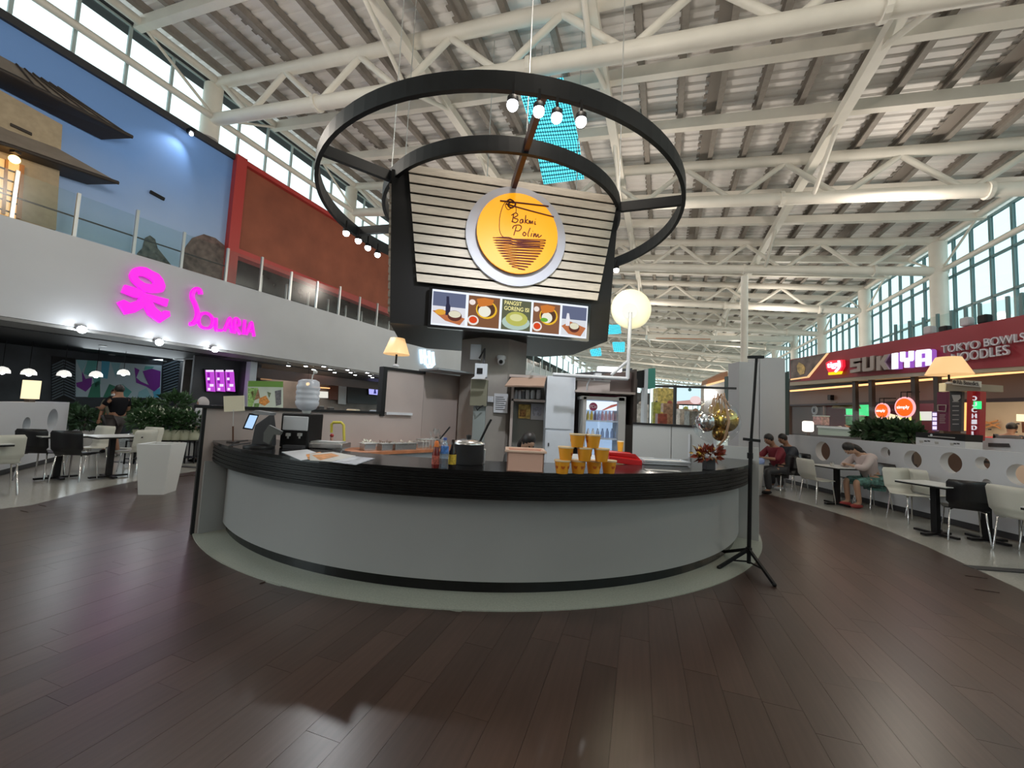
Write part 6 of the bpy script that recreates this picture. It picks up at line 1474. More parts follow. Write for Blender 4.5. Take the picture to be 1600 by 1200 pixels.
# glass front with brown base
gf = thing('shop_glass_front', 'clear glass front with a dark brown base between the low wall and the shop', 'window', onf([(1330, 680)], -.2)[0])
MB().plate(onf([(1238, 677), (1430, 688), (1430, 698), (1238, 682)], -.4), .05).build('brown_base', M['dark'], gf, world=True)
MB().add(onf([(1238, 634), (1430, 626), (1430, 688), (1238, 677)], -.38), [(0, 1, 2, 3)]).build('glass_pane', glassmat('shop_glass', (.95, .95, .95), .015), gf, world=True)
sc_ = thing('serving_counter', 'pale green-white serving counter inside the noodle shop', 'counter', onf([(1310, 675)], .5)[0]); ip('counter_front', [(1278, 668), (1345, 672), (1345, 690), (1278, 686)], .6, mat('pale_green', (.40, .48, .38), .4), sc_, .5); ip('counter_top', [(1276, 665), (1346, 669), (1346, 672), (1276, 668)], .5, M['whitelam'], sc_, .7)
for i, (x, y, lb, c_) in enumerate(((1283, 658, 'pink-white patterned box stack at the left end of the serving counter', (.55, .28, .26)), (1330, 664, 'orange bowl of food on the serving counter', (.75, .25, .06)), (1336, 659, 'green leafy garnish box beside the orange bowl', (.10, .35, .14)))):
    p = onf([(x, y+6)], .75)[0]; t = thing('food_box' if i != 1 else 'food_bowl', lb, 'box' if i != 1 else 'bowl', p)
    if i == 1: MB().lathe([(.08, 0), (.17, .12), (.15, .12)], n=16).build('bowl_body', mat('bowl_or', c_, .5), t); leaves(MB(), (0, 0, .15), .12, 40, .07, (1, 1, .4), 77).build('food', mat('bowl_food', (.6, .4, .1), .5), t)
    else: MB().box((0, 0, .14), (.3, .34, .28)).build('box_body', mat('fb%d' % i, c_, .5, noise_amt=.5, nscale=12), t, bevel=.02); MB().box((0, 0, .30), (.32, .36, .03)).build('lid', M['whitelam'], t)
for i, (x, y, s_) in enumerate(((1352, 674, .20), (1375, 673, .25), (1400, 674, .25), (1420, 679, .18))):
    p = onf([(x, y)], -.6)[0]; t = thing('leafy_plant', ['leftmost', 'second from left', 'third from left', 'rightmost'][i]+' dark green plant on the low wall before the shop window', 'plant', (p.x, p.y, 1.0), group='plants before the shop window')
    leaves(MB(), (0, 0, p.z-1.0), s_, 130, .20, (.6, 1.3, .75), 90+i).build('foliage', leafd, t); leaves(MB(), (0, 0, p.z-.95), s_, 40, .16, (.6, 1.3, .75), 95+i).build('light_leaves', leafm, t)
    MB().box((0, 0, -.0), (.3, .5, .4)).build('planter_box', M['dark'], t)
# plum banner, black menu stand, sign box and lamp
PX = 7.9
def xb(name, pts, off, m, root, th=.05):
    pl = ((PX+off, 7.0), 0.0); return MB().plate([W(x, y, pl) for x, y in pts], th).build(name, m, root, world=True)
t = thing('plum_banner', 'tall plum-coloured menu banner under the sign box', 'banner', W(1473, 690, ((PX+.6, 7), 0))); xb('banner_face', [(1464, 613), (1483, 612), (1482, 674), (1464, 672)], .6, mat('plum', (.13, .012, .05), .5), t)
stroke(MB(), [(1467, 633), (1480, 633), (1479, 643), (1467, 642), (1467, 633)], ((PX+.6, 7), 0), .012, .02, smooth=0).build('cup_outline', M['taupe'], t, world=True)
for k in range(5): xb('text_line', [(1468, 648+k*3), (1477-k % 2, 648+k*3), (1477-k % 2, 649+k*3), (1468, 649+k*3)], .595, M['taupe'], t, .004)
t = thing('black_menu_stand', 'tall black menu board beside the plum banner', 'board', W(1492, 690, ((PX+.4, 7), 0))); xb('board_face', [(1484, 611), (1503, 612), (1502, 674), (1485, 673)], .4, M['char'], t)
for k in range(7): xb('text_line', [(1488, 620+k*7), (1498, 620+k*7), (1498, 621.2+k*7), (1488, 621.2+k*7)], .395, M['grey'], t, .004)
xb('header_shape', [(1487, 617), (1500, 617), (1501, 622), (1496, 627), (1490, 627)], .39, M['grey'], t, .006)
t = thing('violet_vertical_sign', 'narrow violet-lit vertical sign left of the plum banner', 'sign', W(1460, 660, ((PX+.7, 7), 0))); xb('sign_back', [(1456, 643), (1464, 643), (1463, 674), (1456, 673)], .7, mat('vsign', (.25, .15, .35), .5), t)
for k in range(4): xb('lit_character', [(1457, 645+k*7), (1463, 645+k*7), (1463, 650+k*7), (1457, 650+k*7)], .69, glow('violet_char', (.75, .65, 1), 1.0), t, .01)
t = thing('red_sign_column', 'red sign column with white vertical letters at the right shop', 'sign', W(1518, 700, ((PX, 7), 0)))
xb('red_side', [(1511, 611), (1520, 611), (1516, 703), (1509, 703)], .1, mat('column_red', (.42, .015, .015), .4), t, .2); xb('lettered_side', [(1520, 611), (1532, 612), (1530, 688), (1518, 690)], .15, mat('column_red2', (.30, .01, .02), .4), t, .1)
for k, ch in enumerate('OUCHIDL'):
    a = W(1521.5, 626+k*9.2, ((PX+.14, 7), 0)); b = W(1528.5, 626+k*9.2, ((PX+.14, 7), 0)); hh_ = W(1521.5, 619+k*9.2, ((PX+.14, 7), 0)).z-a.z
    if k == 1: xb('green_lit_patch', [(1519, 627), (1532, 627), (1532, 639), (1519, 639)], .12, glow('green_patch', (.05, .85, .25), 1.0), t, .02)
    lettering('letter', ch, a+Vector((-.02, 0, 0)), b-a, (0, 0, 1), (b-a).length, hh_, mat('col_letter', (.75, .72, .80), .4, emit=(.9, .85, 1), es=.35), t, .02)
t = thing('orange_glow_column', 'glowing orange column between the black menu stand and the red sign column', 'lamp', W(1507, 670, ((PX+1.2, 7), 0))); xb('lit_face', [(1502, 629), (1511, 629), (1511, 673), (1503, 673)], 1.2, glow('orange_col', (1.0, .46, .14), 1.3), t, .1); xb('base', [(1501, 673), (1513, 673), (1513, 677), (1501, 677)], 1.2, M['taupe'], t, .12)
t = thing('sign_box_with_text', 'grey-green box sign with a small white name plate under the lamp', 'sign', W(1500, 605, ((PX+.3, 7), 0)))
xb('box_body', [(1476, 597), (1532, 601), (1532, 611), (1476, 611)], .3, mat('box_greygreen', (.22, .20, .16), .5), t, .4); xb('cream_side', [(1467, 599), (1477, 598), (1476, 611), (1467, 612)], .28, mat('cream_side', (.60, .52, .32), .5, emit=(1, .85, .5), es=.25), t, .1)
xb('name_plate', [(1488, 592.5), (1531, 596), (1531, 605), (1488, 601)], .2, mat('plate_grey', (.50, .50, .46), .5), t, .03)
a = W(1496, 600, ((PX+.18, 7), 0)); b = W(1529, 603, ((PX+.18, 7), 0)); lettering('lettering', 'Rib Benedict', a, b-a, (0, 0, 1), (b-a).length, .075, M['char'], t, .006)
xb('round_mark', [(1491+2.6*math.cos(k), 596.5+2.6*math.sin(k)) for k in [i*PI/5 for i in range(10)]], .18, M['char'], t, .006)
b_ = W(1483, 598, ((PX+.2, 7), 0)); tp_ = W(1483, 582, ((PX+.2, 7), 0)); t_ = W(1483, 555, ((PX+.2, 7), 0)); dz = b_.z
ra = (W(1517, 582, ((PX+.2, 7), 0))-W(1450, 582, ((PX+.2, 7), 0))); rr_ = D(1517, 582, b_.y).x-D(1450, 582, b_.y).x
shade_lamp('table_lamp', 'large warm conical table lamp in front of the thin fascia letters', (b_.x, b_.y, b_.z-.02), None, None, rr_*.40, rr_*.215, t_.z-tp_.z, tp_.z-b_.z)
t = thing('product_box', 'white printed box with black top on the low wall before the plum banner', 'box', W(1470, 700, ((PX-.1, 7), 0)))
xb('white_front', [(1431, 683), (1508, 690), (1508, 703), (1431, 696)], -.1, M['white'], t, .3); xb('black_top', [(1431, 675), (1509, 679), (1508, 690), (1431, 683)], -.1, M['black'], t, .3)
for k in range(3): xb('cup_print', [(1436+k*24, 688+k*2), (1442+k*24, 688.5+k*2), (1442+k*24, 692+k*2), (1437+k*24, 692+k*2)], -.105, M['grey'], t, .004)
for k in range(4): xb('dark_square', [(1444+(k % 2)*5+(k//2)*46, 688+(k//2)*4), (1448+(k % 2)*5+(k//2)*46, 688.5+(k//2)*4), (1448+(k % 2)*5+(k//2)*46, 690.5+(k//2)*4), (1444+(k % 2)*5+(k//2)*46, 690+(k//2)*4)], -.105, M['char'], t, .004)
xb('pale_print_line', [(1450, 680.5), (1492, 683.5), (1492, 685), (1450, 682)], -.105, M['grey'], t, .004); xb('pale_round_print', [(1455+2*math.cos(k*PI/4), 680+2*math.sin(k*PI/4)) for k in range(8)], -.11, M['ltgrey'], t, .004)
# cream restaurant room at the right edge
cr = thing('cream_room', 'cream-coloured lit restaurant room at the right picture edge', 'room', onf([(1570, 660)], 3)[0]); cr.location.z = 0
ip('cream_wall', [(1531, 627), (1680, 620), (1680, 700), (1531, 690)], 4.6, mat('cream_wall', (.66, .52, .36), .6, noise_amt=.08, nscale=1), cr)
for pts in ([(1534, 662), (1558, 656), (1558, 658), (1534, 664)], [(1534, 668), (1560, 661), (1560, 663), (1534, 670)], [(1540, 658), (1562, 668), (1562, 670), (1540, 660)]): ip('orange_stripe', pts, 4.5, mat('stripe_orange', (.72, .33, .12), .5), cr, .03)
for x, y in ((1546, 671), (1587, 668), (1587, 675), (1590, 662)): ip('dark_motif', [(x-2, y-1), (x+2, y-1), (x+2, y+1), (x-2, y+1)], 4.5, M['char'], cr, .02)
t = thing('wall_lamp', 'square cream lampshade on a brown stand in the cream room', 'lamp', onf([(1594, 675)], 2.0)[0]); ip('lamp_shade', [(1588, 647), (1606, 648), (1606, 659), (1588, 658)], 2.0, glow('wall_shade', (1, .85, .5), 1.1), t, .3); ip('stand', [(1596, 659), (1601, 659), (1601, 676), (1597, 676)], 2.05, mat('lamp_brown', (.25, .10, .06), .5), t, .1)
t = thing('service_counter', 'white service counter with a dark screen in front of the cream room', 'counter', W(1560, 700, ((PX+.6, 7), 0)))
xb('counter_body', [(1519, 683), (1660, 689), (1660, 712), (1519, 704)], .5, M['ltgrey'], t, .3); xb('dark_screen', [(1544, 692), (1575, 693), (1577, 699), (1544, 698)], .48, M['char'], t, .02)
# white-clad double pillar with a post, behind the tripod stand
t = thing('clad_pillar', 'white-clad square pillar with a slim post on top behind the tripod stand', 'pillar', (6.0, 10.0, 0))
pz1 = D(1165, 567, 10.0).z
xa, xb1, xc = D(1149, 600, 10).x, D(1181, 600, 10).x, D(1221, 600, 10).x
MB().box(((xa+xb1)/2, 10.1, D(1165, 567, 10.0).z/2), (xb1-xa-.02, .5, D(1165, 567, 10.0).z)).build('left_board', M['white'], t, world=True)
MB().box(((xb1+xc)/2, 10.1, D(1200, 560, 10.0).z/2), (xc-xb1-.02, .5, D(1200, 560, 10.0).z)).build('right_board', M['white'], t, world=True)
MB().plate([D(1222, 585, 10.3), D(1233, 580, 10.3), D(1233, 680, 10.3), D(1222, 680, 10.3)], .1).build('dark_green_board', mat('dark_green', (.035, .07, .07), .5), t, world=True)
MB().lathe([(.085, pz1-.3), (.085, D(1163, 432, 10.2).z)], (D(1163, 500, 10.2).x, 10.2, 0), 12).build('slim_post', M['cream'], t, world=True)

# ============================================================ FAR HALL
def fd(name, lb, cat, pts, Y, m, th=.3, group=None):
    p = D(pts[0][0], pts[0][1], Y); t = thing(name, lb, cat, (p.x, p.y, 0), group=group); MB().plate([D(x, y, Y) for x, y in pts], th, Vector((0, -1, 0))).build('board', m, t, world=True); return t
t = fd('green_end_board', 'green and white upright board beside the dark kiosk alcove', 'board', [(1012, 576), (1024, 575), (1024, 606), (1012, 608)], 8.5, mat('teal_green', (.05, .27, .22), .5), .3)
MB().plate([D(1008, 577, 8.45), D(1013, 576, 8.45), D(1007, 782, 8.45), D(1002, 782, 8.45)], .2).build('white_edge', M['ltgrey'], t, world=True); MB().plate([D(995, 580, 8.5), D(1008, 578, 8.5), D(1008, 606, 8.5), D(995, 604, 8.5)], .2).build('black_face', M['black'], t, world=True)
t = thing('shop_rail', 'thin dark frame rail with one post across the far shops', 'rail', D(1054, 650, 9.5))
MB().bar(D(1020, 603, 9.5), D(1150, 607, 9.5), .05).build('top_rail', M['char'], t, world=True); MB().bar(D(1055, 602, 9.5), Vector((D(1053, 665, 9.5).x, 9.5, 0)), .06).build('post', M['char'], t, world=True)
t = fd('advert_screen', 'large pale advertising screen with a bowl picture in the far hall', 'screen', [(1056, 603), (1099, 605), (1098, 634), (1056, 633)], 22, M['black'], .3)
MB().plate([D(1058, 605, 21.9), D(1097, 607, 21.9), D(1096.5, 632, 21.9), D(1058, 631, 21.9)], .05, Vector((0, -1, 0))).build('lit_face', glow('advert', (.60, .80, .88), .95), t, world=True)
MB().plate([D(1058, 627, 21.8), D(1078, 625, 21.8), D(1096, 628, 21.8), D(1096, 632, 21.8), D(1058, 631, 21.8)], .03, Vector((0, -1, 0))).build('table_picture', glow('advert_table', (.45, .25, .22), .9), t, world=True)
c = D(1087, 625, 21.75); MB().plate([c+Vector((math.cos(k*PI/8)*.3, 0, math.sin(k*PI/8)*.22)) for k in range(16)], .03, Vector((0, -1, 0))).build('bowl_picture', glow('advert_bowl', (.8, .62, .62), .9), t, world=True)
c = D(1078, 609, 21.75); MB().plate([c+Vector((math.cos(k*PI/8)*.09, 0, math.sin(k*PI/8)*.09)) for k in range(16)], .03, Vector((0, -1, 0))).build('round_mark', mat('advert_mark', (.08, .2, .22), .5), t, world=True)
fd('far_white_shop', 'white shop wall far down the hall right of the advertising screen', 'wall', [(1100, 600), (1138, 590), (1138, 668), (1100, 660)], 18, mat('far_white', (.60, .55, .50), .6), .3)
t = thing('far_lettering', 'small lit white letters on the far white shop wall', 'lettering', D(1110, 620, 17.8))
for x in (1107, 1113, 1118): MB().bar(D(x, 612, 17.75), D(x-1, 621, 17.75), .08).build('letter', M['whiteglow'], t, world=True)
t = fd('brown_gable_roof', 'brown sloping canopy of a shop in the far hall', 'canopy', [(1106, 594), (1137, 580), (1137, 592), (1104, 601)], 17, mat('far_brown', (.36, .18, .10), .6), .5)
MB().bar(D(1104, 602, 16.9), D(1137, 593, 16.9), .08).build('lit_edge', glow('gable_edge', (1, .6, .3), 1.0), t, world=True)
fd('far_green_board', 'dark green upright board in the far hall left of the white-clad pillar', 'board', [(1137, 588), (1149, 586), (1149, 634), (1137, 634)], 13, mat('dark_green', (.035, .07, .07), .5), .2)
rnd = random.Random(5)
cols = [(.55, .42, .12), (.45, .48, .10), (.35, .20, .12), (.60, .58, .55), (.10, .10, .10), (.35, .08, .05), (.50, .45, .40), (.15, .15, .13)]
nmz = [('a yellow', 1038, 618, 26, .9, 0), ('a lime-green', 1025, 633, 15, .22, 1), ('a brown', 1045, 640, 20, .6, 2), ('a white', 1000, 640, 13, .35, 3), ('a black', 1003, 622, 14, .35, 4), ('a small red', 1033, 652, 14, .25, 5), ('a pale', 1070, 648, 18, .5, 6), ('a dark', 1085, 652, 17, .5, 7), ('a grey', 1095, 648, 19, .4, 6)]
for nm, x, y, Y, s_, k in nmz:
    p = D(x, y, Y); t = thing('shop_display', nm+' display stand among the small shops far down the hall', 'display', (p.x, p.y, 0))
    MB().box((0, 0, (p.z+s_*.5)/2), (s_*1.3, s_, p.z+s_*.5)).build('stand_body', mat('disp%d' % k, cols[k], .5, noise_amt=.5, nscale=6), t); MB().ball((0, -s_*.2, p.z+s_*.55), s_*.22, 10, 8).build('top_piece', mat('dispt%d' % k, cols[(k+3) % 8], .5), t)
t = fd('yellow_kiosk', 'yellow arched machine with a red panel behind the balloon decoration', 'machine', [(1115, 640), (1117, 632), (1123, 629), (1130, 634), (1131, 660), (1115, 660)], 12, mat('yellow_machine', (.70, .45, .10), .4), .3)
MB().plate([D(1119, 647, 11.95), D(1128, 647, 11.95), D(1128, 657, 11.95), D(1119, 657, 11.95)], .03).build('red_panel', mat('machine_red', (.7, .03, .02), .4, emit=(1, .05, .03), es=.4), t, world=True)
# right-hand far shops' wall continuing and left far wall detail
t = thing('red_far_canopy', 'flat cream duct crossing the far hall under the roof', 'duct', D(1030, 525, 30))
MB().bar(D(1010, 527, 30), D(1235, 530, 30), .5, .35).build('duct_body', M['cream'], t, world=True); MB().bar(D(1025, 528.5, 29.7), D(1110, 530, 29.7), .06).build('orange_strip', mat('duct_orange', (.55, .25, .12), .5), t, world=True)

# ============================================================ PEOPLE
skinm = mat('skin_brown', (.33, .17, .105), .5); skinp = mat('skin_light', (.48, .29, .20), .5); hairm = mat('hair_black', (.012, .010, .010), .45)
def skin_mesh(name, verts, edges, radii, m, parent, sub=2, root=0):
    me = bpy.data.meshes.new(name); me.from_pydata([Vector(v) for v in verts], edges, []); me.update()
    o = bpy.data.objects.new(name, me); COL.objects.link(o)
    sk = o.modifiers.new('skin', 'SKIN')
    if not me.skin_vertices: me.attributes.new if False else None
    if not len(me.skin_vertices):
        bm = bmesh.new(); bm.from_mesh(me); bm.verts.layers.skin.verify(); bm.to_mesh(me); bm.free()
    for i, r in enumerate(radii):
        d = me.skin_vertices[0].data[i]; d.radius = (r, r) if not isinstance(r, tuple) else r; d.use_root = (i == root)
    s_ = o.modifiers.new('sub', 'SUBSURF'); s_.levels = sub; s_.render_levels = sub
    dg = bpy.context.evaluated_depsgraph_get(); m2 = bpy.data.meshes.new_from_object(o.evaluated_get(dg)); m2.name = name
    bpy.data.objects.remove(o)
    for p_ in m2.polygons: p_.use_smooth = True
    m2.materials.clear(); m2.materials.append(m); q_ = bpy.data.objects.new(name, m2); link(q_, parent); return q_
def V3(*a): return Vector(a)
def person(lb, loc, rz, J, top, bottom, hair='short', skin=skinm, sleeves=.5, legs=1.0, shoes=None, group=None, hairmat=None):
    """J: joints in the figure's own frame, facing +X. keys pelvis, chest, neck, head, shR, elR, haR, shL, elL, haL, hipR, knR, anR, toR, hipL, knL, anL, toL"""
    t = thing('person', lb, 'person', loc, rz, group)
    keys = ['pelvis', 'waist', 'chest', 'neck', 'head', 'crown', 'shR', 'elR', 'wrR', 'haR', 'shL', 'elL', 'wrL', 'haL', 'hipR', 'knR', 'anR', 'toR', 'hipL', 'knL', 'anL', 'toL']
    J = {k: Vector(v) for k, v in J.items()}
    J.setdefault('waist', J['pelvis']*.5+J['chest']*.5)
    hd = (J['head']-J['neck']).normalized(); J['crown'] = J['head']+hd*.075
    for s_ in 'RL':
        d = (J['ha'+s_]-J['el'+s_]); J['wr'+s_] = J['el'+s_]+d*.8
    R = dict(pelvis=(.12, .14), waist=(.11, .13), chest=(.12, .16), neck=.055, head=(.085, .075), crown=(.07, .065), shR=.06, elR=.043, wrR=.028, haR=.03, shL=.06, elL=.043, wrL=.028, haL=.03, hipR=.09, knR=.06, anR=.04, toR=.035, hipL=.09, knL=.06, anL=.04, toL=.035)
    E = [('pelvis', 'waist'), ('waist', 'chest'), ('chest', 'neck'), ('neck', 'head'), ('head', 'crown'), ('chest', 'shR'), ('shR', 'elR'), ('elR', 'wrR'), ('wrR', 'haR'), ('chest', 'shL'), ('shL', 'elL'), ('elL', 'wrL'), ('wrL', 'haL'),
         ('pelvis', 'hipR'), ('hipR', 'knR'), ('knR', 'anR'), ('anR', 'toR'), ('pelvis', 'hipL'), ('hipL', 'knL'), ('knL', 'anL'), ('anL', 'toL')]
    ix = {k: i for i, k in enumerate(keys)}
    skin_mesh('body', [J[k] for k in keys], [(ix[a], ix[b]) for a, b in E], [R[k] for k in keys], skin, t)
    # hands: palm with five fingers
    for s_ in 'RL':
        w_, h_ = J['wr'+s_], J['ha'+s_]; d = (h_-w_).normalized(); sd = d.cross(Vector((0, 0, 1)))
        if sd.length < .1: sd = Vector((0, 1, 0))
        sd.normalize(); dn = sd.cross(d)
        mb = MB(); mb.ball(h_+d*.01, .04, 10, 6, (1, 1, .5), Matrix((d, sd, dn)).transposed())
        for k, L in enumerate((.062, .072, .068, .052)):
            b0 = h_+d*.035+sd*(-.027+.018*k); mb.tube([b0, b0+d*L*.5-dn*.008*0, b0+d*L*.85+dn*.012], .0085, 6, rad=[.009, .0085, .007])
        b0 = h_+sd*(-.03)+d*.005; mb.tube([b0, b0+d*.03-sd*.025, b0+d*.055-sd*.03], .009, 6, rad=[.011, .010, .008])
        mb.build('hand', skin, t)
    # clothes
    def sub(ks, es, sc, add, m, nm):
        ii_ = {k: i for i, k in enumerate(ks)}
        def rr2(k):
            r = R.get(k, R.get(k.split('_')[0], .06)); return (r[0]+add, r[1]+add) if isinstance(r, tuple) else r+add
        return skin_mesh(nm, [J[k] for k in ks], [(ii_[a], ii_[b]) for a, b in es], [rr2(k) for k in ks], m, t)
    for s_ in 'RL':
        J['sl'+s_] = J['sh'+s_]*(1-1)+J['sh'+s_]+(J['el'+s_]-J['sh'+s_])*min(sleeves*2, 1); R['sl'+s_] = .052
        J['cf'+s_] = J['el'+s_]+(J['wr'+s_]-J['el'+s_])*max(0, sleeves*2-1); R['cf'+s_] = .036
        J['hm'+s_] = J['hip'+s_]+(J['kn'+s_]-J['hip'+s_])*min(legs*2, 1); R['hm'+s_] = .07 if legs < 1 else .062
        J['pc'+s_] = J['kn'+s_]+(J['an'+s_]-J['kn'+s_])*max(0, legs*2-1); R['pc'+s_] = .05
    J['collar'] = J['chest']+(J['neck']-J['chest'])*.62; R['collar'] = (.075, .08)
    ks = ['pelvis', 'waist', 'chest', 'collar', 'shR', 'slR', 'shL', 'slL']; es = [('pelvis', 'waist'), ('waist', 'chest'), ('chest', 'collar'), ('chest', 'shR'), ('shR', 'slR'), ('chest', 'shL'), ('shL', 'slL')]
    if sleeves > .5: ks += ['cfR', 'cfL']; es += [('slR', 'cfR'), ('slL', 'cfL')]
    sub(ks, es, 1, .020, top, 'top')
    ks = ['pelvis', 'hipR', 'hmR', 'hipL', 'hmL']; es = [('pelvis', 'hipR'), ('hipR', 'hmR'), ('pelvis', 'hipL'), ('hipL', 'hmL')]
    if legs > .5: ks += ['pcR', 'pcL']; es += [('hmR', 'pcR'), ('hmL', 'pcL')]
    sub(ks, es, 1, .016, bottom, 'trousers' if legs > .5 else 'shorts')
    for s_ in 'RL':
        mb = MB(); a = J['an'+s_]; b = J['to'+s_]; d = b-a; d.z = 0; d.normalize()
        mb.ball(Vector((a.x, a.y, max(b.z, .03)))+d*.06, .06, 12, 8, (2.1, .85, .75), Matrix.Rotation(math.atan2(d.y, d.x), 3, 'Z')); mb.build('shoe', shoes or M['black'], t)
    # face and hair
    f_ = Vector((1, 0, 0)); f_ = (f_-hd*f_.dot(hd))
    f_.normalize(); sd = hd.cross(f_); c = J['head']+hd*.03; Rm = Matrix((f_, sd, hd)).transposed()
    hm_ = hairmat or hairm
    mb = MB(); mb.ball(c+f_*.018-hd*.012, .088, 18, 12, (1.0, .84, 1.22), Rm); mb.ball(c+f_*.108-hd*.02, .014, 8, 6, (1, .8, 1.4), Rm)
    for k in (-1, 1): mb.ball(c+sd*k*.075-hd*.01-f_*.005, .022, 8, 6, (.7, .35, 1.2), Rm)
    mb.build('face', skin, t)
    mb = MB()
    for k in (-1, 1): mb.ball(c+f_*.098+sd*k*.030+hd*.006, .0095, 8, 6)
    mb.build('eyes', M['black'], t)
    MB().ball(c+f_*.094-hd*.058, .02, 8, 6, (.3, 1, .25), Rm).build('mouth', mat('lips', (.35, .10, .09), .5), t)
    mb = MB()
    mb.ball(c-f_*.012+hd*.022, .100, 18, 12, (.98, .90, 1.10), Rm)
    if hair == 'long': mb.ball(c-f_*.05-hd*.09, .095, 16, 10, (.75, .95, 1.5), Rm); mb.ball(c-f_*.03-hd*.2, .08, 14, 10, (.6, 1.0, 1.6), Rm)
    if hair == 'scarf': mb.ball(c-f_*.01-hd*.02, .125, 18, 12, (.95, .95, 1.15), Rm); mb.ball(c-hd*.2, .16, 18, 12, (1.0, 1.15, .8), Rm)
    # trim hair away from the face
    keep = [p_ for p_ in mb.v]
    o_ = mb.build('hair' if hair != 'scarf' else 'headscarf', hm_, t); bm = bmesh.new(); bm.from_mesh(o_.data)
    fc = c+f_*.10-hd*.03
    lim = .082 if hair != 'scarf' else .088
    bmesh.ops.delete(bm, geom=[v for v in bm.verts if (v.co-fc).length < lim], context='VERTS'); bm.to_mesh(o_.data); bm.free()
    return t
def stand_pose(h=1.72, lean=0):
    k = h/1.72
    J = dict(pelvis=(0, 0, .93), chest=(.0, 0, 1.30), neck=(.0, 0, 1.46), head=(.02, 0, 1.58), shR=(0, -.19, 1.38), elR=(-.03, -.24, 1.10), haR=(.06, -.25, .86), shL=(0, .19, 1.38), elL=(-.03, .24, 1.10), haL=(.06, .25, .86),
             hipR=(0, -.095, .88), knR=(.02, -.10, .48), anR=(-.02, -.10, .07), toR=(.12, -.11, .035), hipL=(0, .095, .88), knL=(.02, .10, .48), anL=(-.02, .10, .07), toL=(.12, .11, .035))
    return {a: Vector(b)*k for a, b in J.items()}
def sit_pose(lean=.15, arms='table'):
    J = dict(pelvis=(-.05, 0, .52), chest=(-.05+lean, 0, .88), neck=(-.03+lean*1.3, 0, 1.04), head=(.02+lean*1.6, 0, 1.16), shR=(-.04+lean, -.18, .96), elR=(.14+lean, -.24, .76), haR=(.38+lean*.7, -.10, .78), shL=(-.04+lean, .18, .96), elL=(.14+lean, .24, .76), haL=(.38+lean*.7, .10, .78),
             hipR=(0, -.10, .50), knR=(.40, -.12, .50), anR=(.36, -.12, .08), toR=(.50, -.12, .035), hipL=(0, .10, .50), knL=(.40, .12, .50), anL=(.32, .10, .08), toL=(.46, .10, .035))
    return {a: Vector(b) for a, b in J.items()}
# man in dark shirt standing on the left, masked man behind him
p = G(182, 713)
J = stand_pose(1.72); J['elL'] = Vector((.10, .30, 1.14)); J['haL'] = Vector((.30, .16, 1.16)); J['elR'] = Vector((.02, -.27, 1.12)); J['haR'] = Vector((.28, -.20, 1.12)); J['knR'] = Vector((.12, -.1, .5)); J['anL'] = Vector((-.14, .1, .08)); J['toL'] = Vector((.0, .1, .035))
person('man in a black shirt and dark shorts standing among the left tables', (p.x-.1, p.y, 0), math.radians(175), J, mat('shirt_black', (.005, .005, .008), .8, spec=.2), mat('shorts_grey', (.06, .05, .05), .7), sleeves=.35, legs=.5, shoes=mat('shoe_grey', (.25, .25, .25), .5))
J = stand_pose(1.62)
pp = person('person in a pale shirt and white mask just behind the man in black', (p.x-.85, p.y+.65, 0), math.radians(-60), J, mat('shirt_olive', (.16, .16, .12), .7), M['char'], sleeves=.5, legs=1.0)
c = J['head']; MB().ball(Vector((c.x+.07, 0, c.z-.01)), .07, 12, 8, (.7, .9, .8)).build('face_mask', M['white'], pp)
p = D(318, 632, 9.6); J = stand_pose(1.50)
person('person in a white headscarf behind the potted plants on the left', (p.x, p.y, 0), math.radians(200), J, M['white'], M['char'], hair='scarf', hairmat=mat('scarf_white', (.55, .52, .54), .7), skin=skinp, sleeves=.9)
# crouching woman behind the peach bin
p = D(820, 690, 5.3); J = sit_pose(.2); 
person('long-haired woman bent down behind the peach bin in the kiosk', (p.x-.14, 5.5, D(820, 690, 5.3).z-1.17), math.radians(-60), J, mat('shirt_dark2', (.03, .03, .03), .7), M['char'], hair='long', skin=skinp, sleeves=.9)
MB().box((p.x-.14, 5.55, .14), (.35, .35, .28)).build('stool_body', M['char'], thing('low_stool', 'low dark stool under the bent woman in the kiosk', 'stool', (p.x-.14, 5.55, 0)), world=True)
# right: maroon and grey men facing each other across, girl in the hoodie
p = G(1212, 772); person('seated person in a maroon shirt behind the tripod stand', (p.x+.15, p.y+.15, 0), math.radians(190), sit_pose(.12), mat('shirt_maroon', (.16, .008, .02), .7), M['char'], sleeves=.6)
chair('b', p.x+.2, p.y+.13, 190, 'black shell chair of the seated person in maroon', cr_)
p = G(1245, 770); person('seated man in a dark grey shirt facing left near the white-clad pillar', (p.x+.18, p.y+.45, 0), math.radians(185), sit_pose(.10), mat('shirt_grey', (.035, .04, .055), .7), M['char'], sleeves=.5, shoes=M['white'])
chair('b', p.x+.24, p.y+.45, 185, 'black shell chair of the seated man in dark grey', cr_)
J = sit_pose(.20); J['head'] += Vector((.05, 0, -.05)); J['haR'] = Vector((.46, -.08, .80)); J['haL'] = Vector((.44, .06, .80))
gp = chG.location
gs = mat('skirt_green', (.10, .22, .20), .7, noise_amt=.8, nscale=14)
g_ = person('girl in a pale pink hoodie and green patterned shorts bent over the table', (gp.x+.0, gp.y, 0), math.radians(178), J, mat('hoodie_pink', (.56, .47, .46), .8), gs, hair='long', skin=skinp, sleeves=.95, legs=.5, shoes=mat('sandal_red', (.4, .06, .06), .5))
MB().ball((.02, 0, .95), .12, 14, 10, (.7, 1.1, .8)).build('hood', MATS['hoodie_pink'], g_)
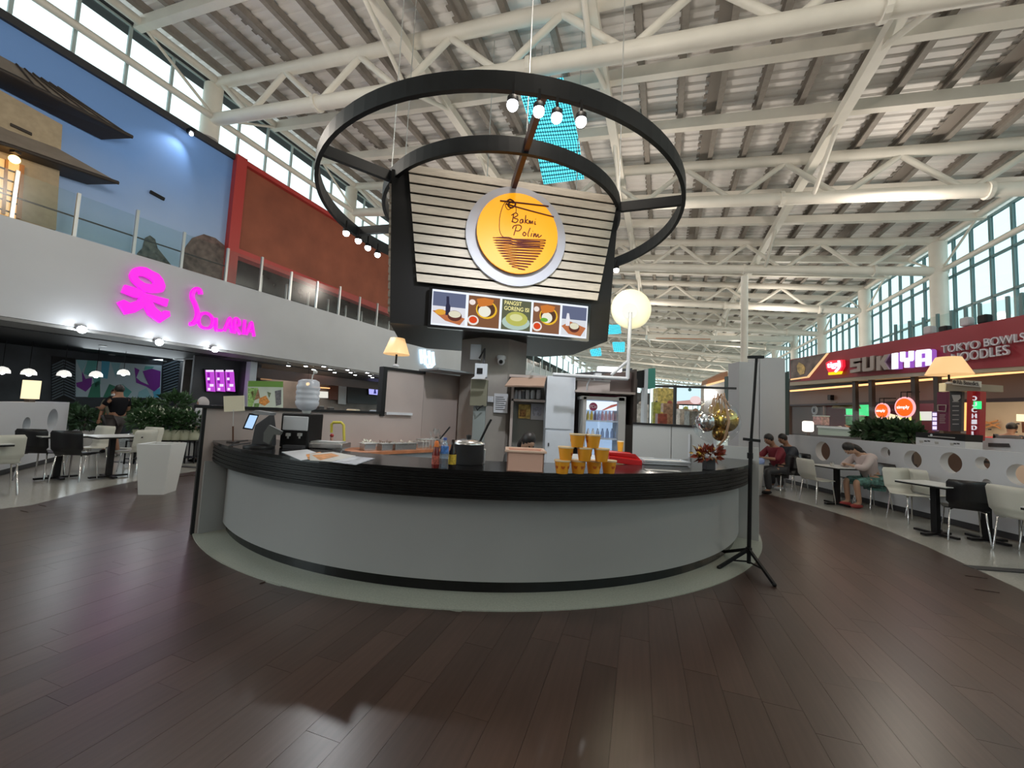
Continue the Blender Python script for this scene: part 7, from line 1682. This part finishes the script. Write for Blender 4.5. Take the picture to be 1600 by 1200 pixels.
p = W(1316, 731, ((6.4, 7.8), 0)); t = thing('glass_cup', 'small glass cup on the table before the girl', 'cup', (6.38, 7.9, .748)); MB().lathe([(.03, 0), (.038, .10), (.034, .10)], n=14).build('cup_body', M['clear'], t); MB().lathe([(.031, .006), (.033, .06), (0, .06)], n=12).build('drink', mat('drink_pale', (.5, .45, .4), .3), t)
# far figures in the shops
pf_ = onf([(1313, 650)], 1.6)[0]; person('cook in white with a headscarf behind the serving counter of the shop', (pf_.x, pf_.y, -.05), math.radians(160), stand_pose(1.60), M['white'], M['char'], hair='scarf', hairmat=mat('scarf_cream', (.6, .52, .44), .7), skin=skinp, sleeves=.9)
pf_ = onf([(1577, 668)], 1.9)[0]; pr = person('dark-haired diner seen over the counter before the cream room', (pf_.x, pf_.y, pf_.z-1.19), math.radians(20), sit_pose(.05), mat('shirt_char', (.06, .06, .07), .7), M['char'])
MB().box((pf_.x, pf_.y, (pf_.z-1.19)/2+.2), (.4, .4, abs(pf_.z-1.19)+.4)).build('bench_body', M['taupe'], thing('bench_seat', 'taupe bench under the diner at the cream room', 'bench', (pf_.x, pf_.y, 0)), world=True)
pf_ = onf([(1545, 676)], 2.4)[0]; person('diner in a red shirt beyond the counter left of the dark-haired diner', (pf_.x, pf_.y+.2, pf_.z-1.12), math.radians(200), sit_pose(.05), mat('shirt_red', (.4, .03, .03), .7), M['char'])
# brown hanging lamp in the noodle shop
p = onf([(1322, 632)], .9)[0]; t = thing('brown_pendant', 'brown dome pendant lamp left of the green screen', 'lamp', p); MB().lathe([(.36, -.12), (.30, .06), (.12, .18), (0, .2)], n=20).build('lamp_shade', mat('brown_shade', (.14, .10, .03), .5), t); MB().lathe([(.33, -.115), (0, -.11)], n=18).build('lit_opening', glow('brown_open', (1, .75, .3), 1.0), t); MB().tube([(0, 0, .2), (0, 0, 3.05-p.z)], .012, 5).build('cord', M['black'], t)
p = W(1233, 665, PW); t = thing('table_lamp', 'bright white square lamp at the left end of the right low wall', 'lamp', (p.x+.5, p.y, 1.27)); hz_ = D(1233, 660, p.y); MB().box((0, 0, .24), (.2, .2, .28)).build('lamp_shade', glow('shade_white', (1.0, .88, .75), 2.2), t, bevel=.04); MB().lathe([(.05, 0), (.02, .12)], n=10).build('lamp_base', M['dark'], t)
# unseen wall added across the hall behind the camera to block sky light
mb = MB(); uvbox(mb, uL, uR, VB-.3, VB-.1, 0, 13); mb.build('sky_block_wall', mat('sky_block_grey', (.20, .18, .17), .7), kind='structure')
